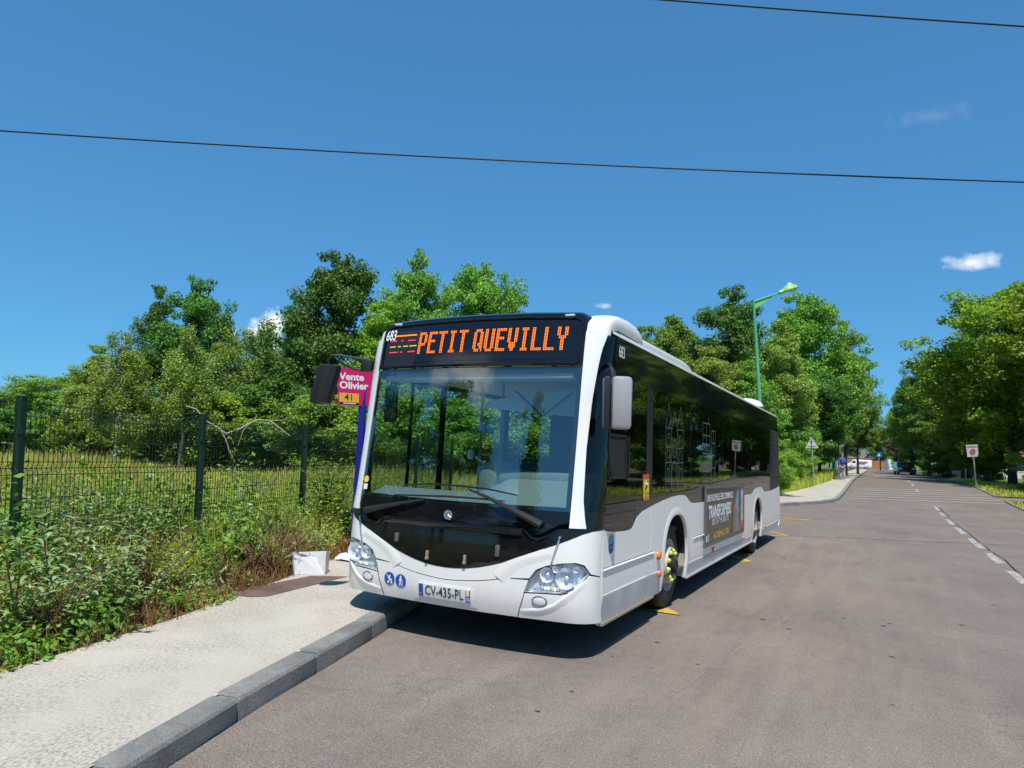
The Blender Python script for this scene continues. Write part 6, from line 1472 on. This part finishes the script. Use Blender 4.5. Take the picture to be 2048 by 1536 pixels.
for i, (px, py, D, k_, lm, lb) in enumerate(((1085, 640, 46, 'oak_c', 'leaf_mid', 'tree hidden by the roof, seen through the right of the windscreen'), (1150, 660, 44, 'oak_a', 'leaf_deep', 'dark tree behind the bus cab, seen through its windows'), (1215, 670, 48, 'oak_b', 'leaf_mid', 'tree behind the bus, below the front roof shoulder'))):
    tree_px(k_, px, py, D, lb, lm, i * 2.1, 1.0)
for i, (px, D, lb) in enumerate(((930, 33, 'shrub seen through the windscreen beside the ticket console'), (1000, 36, 'shrub seen through the windscreen above the dashboard'), (1075, 38, 'shrub seen through the windscreen below the sun blind'), (1150, 40, 'shrub behind the driver side of the bus'))):
    tree_px('bush_a' if i % 2 else 'bush_b', px, 800, D, lb, 'leaf_mid', i * 1.3, 1.3, cat='shrub')
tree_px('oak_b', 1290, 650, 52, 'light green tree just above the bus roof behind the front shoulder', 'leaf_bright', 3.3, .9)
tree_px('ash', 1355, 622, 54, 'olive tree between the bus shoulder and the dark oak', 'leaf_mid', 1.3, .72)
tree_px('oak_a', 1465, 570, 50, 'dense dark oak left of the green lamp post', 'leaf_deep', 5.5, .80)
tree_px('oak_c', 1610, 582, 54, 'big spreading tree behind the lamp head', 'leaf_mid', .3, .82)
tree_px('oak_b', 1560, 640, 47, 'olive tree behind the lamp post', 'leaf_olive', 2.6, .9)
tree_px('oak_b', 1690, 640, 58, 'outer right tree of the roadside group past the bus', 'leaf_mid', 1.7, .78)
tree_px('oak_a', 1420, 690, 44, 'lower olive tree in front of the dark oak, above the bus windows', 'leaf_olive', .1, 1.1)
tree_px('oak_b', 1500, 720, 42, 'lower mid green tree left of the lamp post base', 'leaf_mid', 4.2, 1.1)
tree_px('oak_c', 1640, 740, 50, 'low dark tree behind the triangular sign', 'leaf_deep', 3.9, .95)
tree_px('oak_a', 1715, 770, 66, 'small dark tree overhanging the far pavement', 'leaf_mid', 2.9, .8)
# right of the road
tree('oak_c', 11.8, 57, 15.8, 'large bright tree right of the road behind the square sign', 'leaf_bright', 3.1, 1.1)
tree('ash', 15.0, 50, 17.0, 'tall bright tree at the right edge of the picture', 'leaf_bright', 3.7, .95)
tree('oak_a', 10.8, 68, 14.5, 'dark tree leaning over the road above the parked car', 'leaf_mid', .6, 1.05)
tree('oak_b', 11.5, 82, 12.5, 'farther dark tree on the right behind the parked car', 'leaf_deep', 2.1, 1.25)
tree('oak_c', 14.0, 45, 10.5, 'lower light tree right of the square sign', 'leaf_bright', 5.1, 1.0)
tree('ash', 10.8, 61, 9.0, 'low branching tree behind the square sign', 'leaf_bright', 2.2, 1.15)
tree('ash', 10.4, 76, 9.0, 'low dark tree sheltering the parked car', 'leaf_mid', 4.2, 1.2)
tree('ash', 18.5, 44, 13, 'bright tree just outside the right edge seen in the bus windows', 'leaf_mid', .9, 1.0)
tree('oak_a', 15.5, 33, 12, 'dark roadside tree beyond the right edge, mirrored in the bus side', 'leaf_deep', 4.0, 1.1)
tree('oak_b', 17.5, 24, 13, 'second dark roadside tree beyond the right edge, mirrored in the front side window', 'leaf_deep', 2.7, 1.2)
tree('oak_c', 13, 96, 11, 'small far tree beyond the parked car', 'leaf_deep', 1.7, 1.2)
p = at(1778, 845, 98); tree('oak_b', p[0] + 1.2, p[1], 7.6, 'brownish bare-looking tree at the end of the road', 'leaf_brownish', .4, .9)
p = at(1760, 868, 125); tree('oak_a', p[0], p[1], 8.5, 'pale distant tree at the end of the road', 'leaf_mid', 1.0, .9)
p = at(1740, 890, 230); tree('oak_c', p[0], p[1], 13, 'distant tree above the grey roof', 'leaf_mid', 2.0, 1.2)
p = at(1700, 890, 150); tree('oak_c', p[0] - 4, p[1], 8, 'tree on the left by the white van', 'leaf_deep', 4.0, 1.1)
for i, (k_, x, y, h, lm, lb) in enumerate((('oak_a', 10.5, 92, 10.5, 'leaf_mid', 'mid green tree filling the gap right of the brownish tree'), ('oak_b', 9.5, 118, 10.0, 'leaf_mid', 'paler tree farther behind the parked car'), ('oak_c', 14, 128, 12, 'leaf_deep', 'dark tree far behind the parked car'), ('oak_b', 3.0, 190, 10, 'leaf_mid', 'far tree behind the white gabled house'), ('oak_c', 16, 175, 13, 'leaf_mid', 'far rounded tree right of the white gabled house'), ('oak_a', 26, 190, 13, 'leaf_deep', 'farthest dark tree right of the road end'),
                                              ('bush_a', 8.8, 104, 4.2, 'leaf_deep', 'dark hedge at the road end right of the crossing sign'), ('bush_b', 11.5, 112, 4.5, 'leaf_mid', 'green hedge at the road end behind the car'), ('bush_a', 6.6, 132, 3.2, 'leaf_mid', 'hedge right of the blue crossing sign'), ('bush_b', 15, 120, 4.5, 'leaf_deep', 'dark hedge behind the dark far tree'))):
    tree(k_, x, y, h, lb, lm, i * 1.9, 1.25, cat='shrub' if 'bush' in k_ else 'tree')
tree_px('ash', 1822, 755, 86, 'leafy tree at the left end of the right-hand row', 'leaf_mid', 1.0, .85)
tree_px('oak_b', 1792, 800, 104, 'slim tree closing the gap at the end of the road', 'leaf_mid', 2.0, .9)
tree_px('oak_a', 1855, 700, 80, 'dark middle tree of the right-hand row', 'leaf_deep', 3.0, .8)
tree_px('bush_a', 1885, 890, 72, 'dark low shrub right of the parked car', 'leaf_deep', 1.0, 1.5, cat='shrub')
# behind the camera, mirrored in the windscreen
for i, (k_, x, y, h, lb) in enumerate((('oak_a', -16, -24, 12, 'dark round tree behind the viewer mirrored in the windscreen middle'), ('oak_c', -23, -19, 10.5, 'wide dark tree behind the viewer mirrored left in the windscreen'), ('spruce', -6.5, -30, 13, 'pointed conifer behind the viewer mirrored right in the windscreen'),
                                       ('oak_b', -10.5, -33, 8, 'lower tree behind the viewer beside the mirrored conifer'), ('oak_a', -30, -15, 9, 'outer dark tree behind the viewer on the left'))):
    tree(k_, x, y, h, lb, 'leaf_deep', i * 1.3, 1.6 if k_ != 'spruce' else 1.2)
# understorey shrubs behind the meadow and along the far pavement
SH = [(20, 835, 34, 'bush_a', 'leaf_mid', 'dark shrub by the leftmost fence post, across the meadow'), (95, 800, 37, 'bush_b', 'leaf_mid', 'mid green shrub second from the left across the meadow'), (170, 815, 35, 'bush_a', 'leaf_bright', 'bright shrub left of the thin birch trunk'), (225, 790, 38, 'bush_b', 'leaf_olive', 'olive shrub behind the thin birch trunk'),
      (300, 800, 35, 'bush_a', 'leaf_olive', 'olive shrub right of the thin birch trunk'), (350, 790, 37, 'bush_b', 'leaf_mid', 'mid green shrub beneath the white birch trunk'), (415, 775, 34, 'bush_b', 'leaf_bright', 'yellow green shrub above the second fence post'), (480, 790, 36, 'bush_a', 'leaf_mid', 'mid green shrub right of the yellow green one'),
      (535, 800, 34, 'bush_b', 'leaf_bright', 'bright shrub behind the bare branch'), (590, 770, 35, 'bush_a', 'leaf_deep', 'dark shrub above the third fence post'), (640, 800, 31, 'bush_a', 'leaf_mid', 'mid green shrub left of the bus mirror'), (700, 790, 31, 'bush_b', 'leaf_mid', 'shrub behind the blue bus stop post'), (770, 780, 30, 'bush_a', 'leaf_bright', 'bright shrub seen through the left of the windscreen'), (860, 790, 30, 'bush_b', 'leaf_mid', 'shrub seen through the middle of the windscreen')]
for i, (px, py, D, k_, lm, lb) in enumerate(SH): tree_px(k_, px, py, D, lb, lm, i * 1.1, 1.15, cat='shrub')
RS = [(-1.6, 27.5, 2.3, 'bush_b', 'leaf_weed', 'bright willowy shrub beside the rear of the bus'), (-1.2, 30.2, 2.6, 'bush_b', 'leaf_bright', 'bright shrub left of the triangular sign'), (-1.6, 34.5, 3.0, 'bush_a', 'leaf_mid', 'shrub around the triangular sign pole'), (-1.3, 38.5, 2.4, 'bush_b', 'leaf_bright', 'low bright shrub right of the triangular sign'), (-1.4, 43, 3.8, 'bush_a', 'leaf_mid', 'dark flowering shrub under the second lamp post'),
      (-2.2, 48, 4.2, 'bush_b', 'leaf_deep', 'dark shrub left of the walking person'), (-2.6, 55, 4.5, 'bush_a', 'leaf_mid', 'shrub behind the gate posts'), (-3.8, 31, 3.5, 'bush_a', 'leaf_mid', 'shrub behind the bright willowy shrub'), (-4.5, 37, 4.0, 'bush_b', 'leaf_deep', 'dark shrub in the second row behind the triangular sign'), (-5.0, 26, 3.4, 'bush_a', 'leaf_mid', 'shrub hidden behind the rear of the bus'),
      (10.6, 35.2, 2.9, 'bush_a', 'leaf_weed', 'pale green shrub at the right edge of the road'), (12.6, 33.6, 3.6, 'bush_b', 'leaf_mid', 'rounded shrub cut by the right edge of the picture'), (12.0, 47, 3.2, 'bush_b', 'leaf_mid', 'shrub behind the square sign'), (11.2, 62, 3.6, 'bush_a', 'leaf_deep', 'dark hedge shrub left of the square sign'), (11.6, 70, 3.6, 'bush_b', 'leaf_deep', 'dark hedge shrub under the leaning tree'), (14.5, 55, 3.4, 'bush_a', 'leaf_deep', 'dark shrub behind the large bright tree'), (12.5, 77, 3.5, 'bush_a', 'leaf_deep', 'dark shrub right of the parked car')]
for i, (x, y, h, k_, lm, lb) in enumerate(RS): tree(k_, x, y, h / 1.05, lb, lm, i * 1.7, 1.0 if h > 3 else .9, cat='shrub')

# ------------------------------------------------------------------ verge plants
def stem_plant(seed, n_st, H, spread, leaf_l, leaf_w, per, whorl=2, curl=.35, bare=.1):
    """upright or arching stems carrying lance-shaped leaves; each leaf is two bent halves"""
    rg = np.random.default_rng(seed); mb = MB(); V = []; Fq = []
    for i in range(n_st):
        az = rg.uniform(0, 2 * pi); h = H * rg.uniform(.6, 1.1); sp = spread * rg.uniform(.3, 1.1)
        d = Vector((cos(az), sin(az), 0)); b0 = d * sp * .15; P = [b0 + d * sp * t * t + Vector((0, 0, h * (t - .12 * t * t))) + Vector(rg.normal(size=3)) * .008 for t in np.linspace(0, 1, 6)]
        r0 = .0035 + .006 * H; mb.tube([tuple(p) for p in P], [r0 * (1 - .75 * t) for t in np.linspace(0, 1, 6)], 4)
        for j in range(per):
            t = bare + (1 - bare) * (j + .5) / per; f = t * 5; k = min(4, int(f)); p = P[k].lerp(P[k + 1], f - k)
            for w in range(whorl):
                a = az + j * 1.57 + w * 2 * pi / whorl + rg.normal() * .3; L = leaf_l * rg.uniform(.65, 1.2) * (1.1 - .55 * t); el = rg.uniform(.1, .7)
                dd = Vector((cos(a) * cos(el), sin(a) * cos(el), sin(el))); sd = dd.cross(Vector((0, 0, 1))).normalized(); wv = leaf_w * L
                m1 = p + dd * L * .35; m2 = p + dd * L * .7 + Vector((0, 0, -curl * L * .25)); tip = p + dd * L + Vector((0, 0, -curl * L * .7)); up = Vector((0, 0, wv * .35))
                o_ = len(V); V += [p, m1 + sd * wv + up, m2 + sd * wv * .75 + up, tip, m2, m1, m1 - sd * wv + up, m2 - sd * wv * .75 + up]
                Fq += [(o_, o_ + 5, o_ + 1, o_ + 1), (o_ + 5, o_ + 4, o_ + 2, o_ + 1), (o_ + 4, o_ + 3, o_ + 2, o_ + 2), (o_, o_ + 6, o_ + 5, o_ + 5), (o_ + 6, o_ + 7, o_ + 4, o_ + 5), (o_ + 7, o_ + 3, o_ + 4, o_ + 4)]
    me = bpy.data.meshes.new('leaves'); me.from_pydata([tuple(v) for v in V], [], [tuple(dict.fromkeys(f)) for f in Fq]); me.update()
    st = bpy.data.meshes.new('stems'); st.from_pydata(mb.v, [], mb.f); st.update()
    return st, me
PL = {}
for key, args, sm, lm in (('budd_a', (101, 9, 1.0, .55, .17, .13, 12), 'stem_brown', 'leaf_silver'), ('budd_b', (102, 7, .65, .5, .15, .13, 9), 'stem_brown', 'leaf_silver'), ('weed_a', (103, 14, .6, .35, .085, .24, 9), 'stem_green', 'leaf_weed'), ('weed_b', (104, 16, .5, .4, .075, .26, 9), 'stem_green', 'leaf_weed_yellow'),
                          ('nettle', (105, 16, .85, .28, .085, .25, 12), 'stem_green', 'leaf_weed'), ('dock', (106, 9, .35, .3, .16, .22, 4), 'stem_green', 'leaf_weed'), ('dry', (107, 22, .42, .3, .05, .12, 8), 'stem_brown', 'leaf_dry'), ('maple', (108, 6, 1.1, .5, .13, .34, 9), 'stem_brown', 'leaf_bright')):
    st, me = stem_plant(*args); st.materials.append(MATS[sm]); me.materials.append(MATS[lm]); PL[key] = (st, me)
def plant(key, x, y, s, rz, label, z=None, group=None, sz=None):
    o = empty({'budd_a': 'buddleia_plant', 'budd_b': 'buddleia_plant', 'nettle': 'nettle_plant', 'dry': 'dry_weed', 'maple': 'sapling'}.get(key, 'weed_plant'), (x, y, .085 if z is None else z), rz); o.scale = (s, s, sz or s)
    tag(o, label, 'plant', group); st, me = PL[key]; link('stems', st, o); link('leaves', me, o); return o
def atz(px, py, z=.1):
    d = C_F + C_R * (px - 1024) / FPX - C_U * (py - 768) / FPX; t = (z - CAM[2]) / d[2]; return CAM + d * t
plist = [('budd_a', 60, 1190, 1.0, 'large silvery buddleia at the left edge in front of the first fence post'), ('budd_a', 165, 1160, .95, 'silvery buddleia right of the first fence post'), ('budd_b', 120, 1270, .85, 'low silvery buddleia nearest the pavement on the left'), ('budd_b', 230, 1235, .9, 'dark arching buddleia leaning over the pavement'),
         ('budd_b', 290, 1215, .7, 'small buddleia shoot right of the arching one'), ('maple', 185, 1080, .8, 'bright leaved sapling against the fence between the first two posts'), ('weed_b', 255, 1175, .9, 'yellow green weed clump in the middle of the verge'), ('weed_b', 330, 1195, .85, 'yellow green weed above the broad-leaved plant'), ('weed_a', 150, 1255, .6, 'bright low weed at the left pavement edge'), ('weed_b', 60, 1300, .5, 'small yellow weed in the bottom left corner'),
         ('dock', 345, 1226, .55, 'broad-leaved plant spilling on to the pavement edge'), ('dock', 425, 1205, .42, 'small green plant lying on the pavement'), ('nettle', 480, 1140, .75, 'green nettle clump behind the brown patch'), ('weed_a', 430, 1150, .95, 'leafy weed mound left of the nettle clump'), ('weed_a', 545, 1110, 1.1, 'dense green weed mound left of the white carton'), ('weed_b', 400, 1125, 1.0, 'yellow green weed mound below the second fence post'),
         ('dry', 540, 1150, 1.0, 'rusty dry weed clump left of the white carton'), ('dry', 640, 1095, 1.2, 'rusty dry weed clump behind the white carton'), ('dry', 450, 1175, .9, 'dry brown weed at the corner of the brown patch'), ('dry', 350, 1165, .9, 'dry brown stalks in the middle of the verge'), ('nettle', 660, 1065, 1.1, 'tall dark leafy plant beside the bus corner'), ('nettle', 690, 1090, .9, 'dark leafy plant touching the bus corner'), ('weed_a', 600, 1075, 1.1, 'green weed behind the rusty clump'),
         ('nettle', 500, 1060, 1.1, 'tall nettle clump by the third fence post'), ('maple', 560, 1040, .8, 'leafy sapling left of the third fence post'), ('weed_a', 300, 1130, 1.1, 'green weed mound in the middle of the verge'), ('dry', 200, 1215, .8, 'dry brown stalks under the silvery buddleias'), ('dry', 40, 1260, .9, 'dry brown stalks at the left edge'), ('weed_a', 690, 1010, 1.6, 'tall bright weed behind the bus stop post'), ('dock', 350, 1508, .13, 'tiny weed growing in the gutter at the foot of the kerb')]
plist += [('nettle', 90, 1120, 1.0, 'tall nettles hiding the foot of the first fence post'), ('budd_a', 20, 1130, 1.05, 'tall buddleia behind the leftmost one, cut by the picture edge'), ('maple', 250, 1060, .9, 'young maple shoot climbing the fence left of its second post'), ('nettle', 330, 1070, 1.0, 'tall nettles at the fence left of its second post'), ('weed_b', 470, 1100, 1.1, 'tall yellowish weed right of the second fence post'), ('maple', 640, 1020, 1.0, 'maple shoots right of the third fence post'), ('nettle', 420, 1060, .95, 'nettles at the foot of the second fence post'), ('budd_b', 330, 1145, 1.0, 'grey green buddleia shoots in the middle of the verge'), ('dry', 270, 1150, 1.1, 'tall dry stalks left of the middle buddleia'), ('dry', 600, 1130, 1.0, 'rusty dry stalks touching the carton'), ('dry', 490, 1110, 1.0, 'dry brown stalks below the fence branch')]
plist += [('maple', 668, 1085, 1.25, 'tall leafy bush just left of the bus front corner'), ('nettle', 645, 1075, 1.3, 'tall dark nettles left of the leafy bush by the bus'), ('dry', 575, 1120, 1.35, 'big rusty dry clump left of the carton'), ('dry', 505, 1150, 1.2, 'rusty dry clump above the brown patch'), ('dry', 300, 1195, 1.1, 'dry brown stalks beside the arching buddleia'), ('dry', 110, 1290, 1.0, 'dry brown stalks at the near pavement edge'), ('budd_a', 100, 1235, 1.0, 'tall silvery buddleia second from the left edge'), ('budd_a', 245, 1190, .85, 'tall grey green buddleia in the front row'), ('budd_b', 30, 1290, 1.1, 'silvery buddleia in the bottom left corner'), ('nettle', 215, 1120, 1.15, 'tall dark nettles between the first two fence posts')]
rg = random.Random(77)
for i, (k_, px, py, s, lb) in enumerate(plist):
    p = atz(px, py, .1 if 'gutter' not in lb else 0.0); plant(k_, p[0], p[1], s * (1.3 if s > .2 else 1), rg.uniform(0, 6), lb, z=None if 'gutter' not in lb else 0.0)

# undergrowth nobody could count: leafy mat, grass and litter, one object each
rs = np.random.default_rng(9)
def fence_x(y): return float(np.interp(y, [f.y for f in fb], [f.x for f in fb]))
def scatter_area(n, y0, y1, f0, f1):
    ys = rs.uniform(y0, y1, n); t = rs.uniform(f0, f1, n)
    xl = np.array([fence_x(y) for y in ys]); xr = np.array([pl(y) for y in ys]); return xr + (xl - xr) * t, ys, t
# each clump is one kind of plant; the kinds differ in leaf size, colour and height
SPEC = {'undergrowth_weed': ('leaf_weed', .026, 1.0, 'tangle of small green leaves covering the verge below the fence', 'undergrowth'), 'undergrowth_yellow': ('leaf_weed_yellow', .021, .8, 'yellow green small leaves scattered through the verge', 'undergrowth'), 'undergrowth_dark': ('leaf_mid', .040, 1.1, 'dark broader leaves in the hollows of the verge', 'undergrowth'),
        'undergrowth_silver': ('leaf_silver', .040, .9, 'grey green narrow leaves among the verge weeds', 'undergrowth'), 'leaf_litter': ('leaf_dry', .018, .55, 'rusty brown dead leaves and stalks through the verge', 'litter')}
acc_ = {k: [] for k in SPEC}; keys_ = list(SPEC)
for i in range(430):
    yy = rs.uniform(-4.6, 12.5) if i < 260 else rs.uniform(-4.6, 5.0); t = rs.uniform(.05, 1.9); xl = fence_x(yy); xr = pl(yy); xx = xr + (xl - xr) * t
    pr = np.array([.34, .2, .2, .1, .16]) if t > .35 else np.array([.17, .15, .08, .12, .48]); k_ = keys_[rs.choice(5, p=pr / pr.sum())]
    mt, ls, hk, _, _ = SPEC[k_]; r = rs.uniform(.18, .5); h = hk * rs.uniform(.35, 1.25) * (.10 + .95 * min(1.0, t)); n = int(rs.uniform(160, 420) * (r / .35) ** 1.5)
    u = rs.normal(size=(n, 3)); u /= np.linalg.norm(u, axis=1)[:, None]; u[:, 2] = np.abs(u[:, 2]); rad = rs.random((n, 1)) ** .4
    jag = 1 + .35 * np.sin(u[:, 0:1] * 5 + i) * np.sin(u[:, 1:2] * 5 + 2 * i)
    c_ = u * rad * jag * np.array([r, r, h]) + np.array([xx, yy, .09]); keep = c_[:, 0] < np.array([pl(q) for q in c_[:, 1]]) + .10; c_ = c_[keep]; u = u[keep]
    if len(c_): acc_[k_].append(leaves_at(rs, c_, u * .8, ls * rs.uniform(.7, 1.3), .3 if 'silver' in k_ else .55, .35))
for k_, vs in acc_.items():
    v = np.concatenate(vs); mt, _, _, lb, ct = SPEC[k_]; nm_ = 'leaf_litter' if k_ == 'leaf_litter' else 'undergrowth'; o = link(nm_, fast_mesh(nm_, v, quads(len(v) // 4), mt)); tag(o, lb, ct, kind='stuff')
# low green carpet in between and dead leaves on the soil
x, y, t = scatter_area(26000, -5, 13, .02, 1.8); v = leaves_at(rs, np.stack([x, y, .09 + .16 * rs.random(len(x)) * np.clip(t * 1.6, .15, 1)], 1), rs.normal(size=(len(x), 3)) * .2, .02 * rs.uniform(.6, 1.5, (len(x), 1)), .5, .6); o = link('undergrowth', fast_mesh('undergrowth', v, quads(len(v) // 4), 'leaf_weed')); tag(o, 'low creeping green cover between the weed clumps', 'undergrowth', kind='stuff')
x, y, t = scatter_area(16000, -5, 13, -.04, .9); v = leaves_at(rs, np.stack([x, y, .09 + .07 * rs.random(len(x))], 1), rs.normal(size=(len(x), 3)) * .2, .014 * rs.uniform(.6, 1.6, (len(x), 1)), .4, .6); o = link('leaf_litter', fast_mesh('leaf_litter', v, quads(len(v) // 4), 'leaf_dry')); tag(o, 'brown dead leaves lying along the pavement edge', 'litter', kind='stuff')
def blades(name, label, mat, x, y, z0, h, w, lean):
    n = len(x); a = rs.uniform(0, 2 * pi, n); b_ = np.stack([np.cos(a), np.sin(a), np.zeros(n)], 1); base = np.stack([x, y, z0], 1); l2 = rs.uniform(0, 2 * pi, n); ld = np.stack([np.cos(l2), np.sin(l2), np.zeros(n)], 1) * (lean * h * rs.uniform(.2, 1.2, n))[:, None]
    up = np.array([0, 0, 1.0]); w = w[:, None]; h = h[:, None]
    v = np.empty((n, 6, 3)); v[:, 0] = base - b_ * w; v[:, 1] = base + b_ * w; v[:, 2] = base + up * h * .55 + ld * .3 + b_ * w * .8; v[:, 3] = base + up * h * .55 + ld * .3 - b_ * w * .8; v[:, 4] = base + up * h * .93 + ld + b_ * w * .15; v[:, 5] = base + up * h * .93 + ld - b_ * w * .15
    q = np.arange(n * 6).reshape(n, 6); f = np.concatenate([q[:, [0, 1, 2, 3]], q[:, [3, 2, 4, 5]]]); o = link(name, fast_mesh(name, v.reshape(-1, 3), f, mat)); tag(o, label, 'grass', kind='stuff'); return o
x, y, t = scatter_area(12000, -5, 14, .4, 1.9); h = rs.uniform(.25, .75, len(x)) * (.4 + .6 * np.clip(t, 0, 1.2)); blades('tall_grass', 'tall green grass growing through the mesh fence', 'grass_blade', x, y, np.full(len(x), .09), h, .004 + .003 * rs.random(len(x)), .35)
x, y, t = scatter_area(6000, -5, 10, -.04, .5); h = rs.uniform(.06, .28, len(x)); blades('dry_grass', 'short dry brown grass along the pavement edge', 'leaf_dry', x, y, np.full(len(x), .09), h, np.full(len(x), .0035), .5)
# the meadow beyond the fence: density falls off with distance, blades widen
def meadow(name, label, mat, n, d0, d1, hm, wk):
    D = d0 * (d1 / d0) ** rs.random(n); px = rs.uniform(-150, 1000, n); d = C_F[None] + C_R[None] * ((px - 1024) / FPX)[:, None]; P = CAM[None] + d * D[:, None]
    x, y = P[:, 0], P[:, 1]; keep = x < np.array([fence_x(min(max(q, -3.9), 10.8)) for q in y]) - .5; x, y, D = x[keep], y[keep], D[keep]
    h = hm * rs.uniform(.55, 1.2, len(x)) * (.7 + .5 * np.sin(x * .35) * np.sin(y * .4 + 1)); blades(name, label, mat, x, y, np.array([ter(q) + .1 for q in y]), h, wk * D * rs.uniform(.6, 1.4, len(x)), .3)
meadow('meadow_grass', 'green tall grass of the meadow behind the fence', 'grass_blade', 60000, 7.5, 46, .75, .0007)
meadow('meadow_grass', 'straw coloured seed heads over the meadow behind the fence', 'grass_straw', 17000, 12, 46, .85, .0006)
# short roadside grass on the right
x = rs.uniform(8.75, 13, 9000); y = rs.uniform(28, 70, 9000); keep = (y < 36.3) | (y > 40.7); x, y = x[keep], y[keep]; blades('verge_grass', 'short sunlit grass along the right edge of the road', 'grass_blade', x, y, np.array([ter(q) + .03 for q in y]), rs.uniform(.08, .22, len(x)), np.full(len(x), .02), .4)
y = rs.uniform(24, 60, 9000); x = np.array([pl(q) for q in y]) - rs.random(9000) ** 1.5 * 3.0; blades('verge_grass', 'rough grass along the far pavement past the bus', 'grass_blade', x, y, np.array([ter(q) + .08 for q in y]), rs.uniform(.2, .7, len(x)), np.full(len(x), .016), .4)
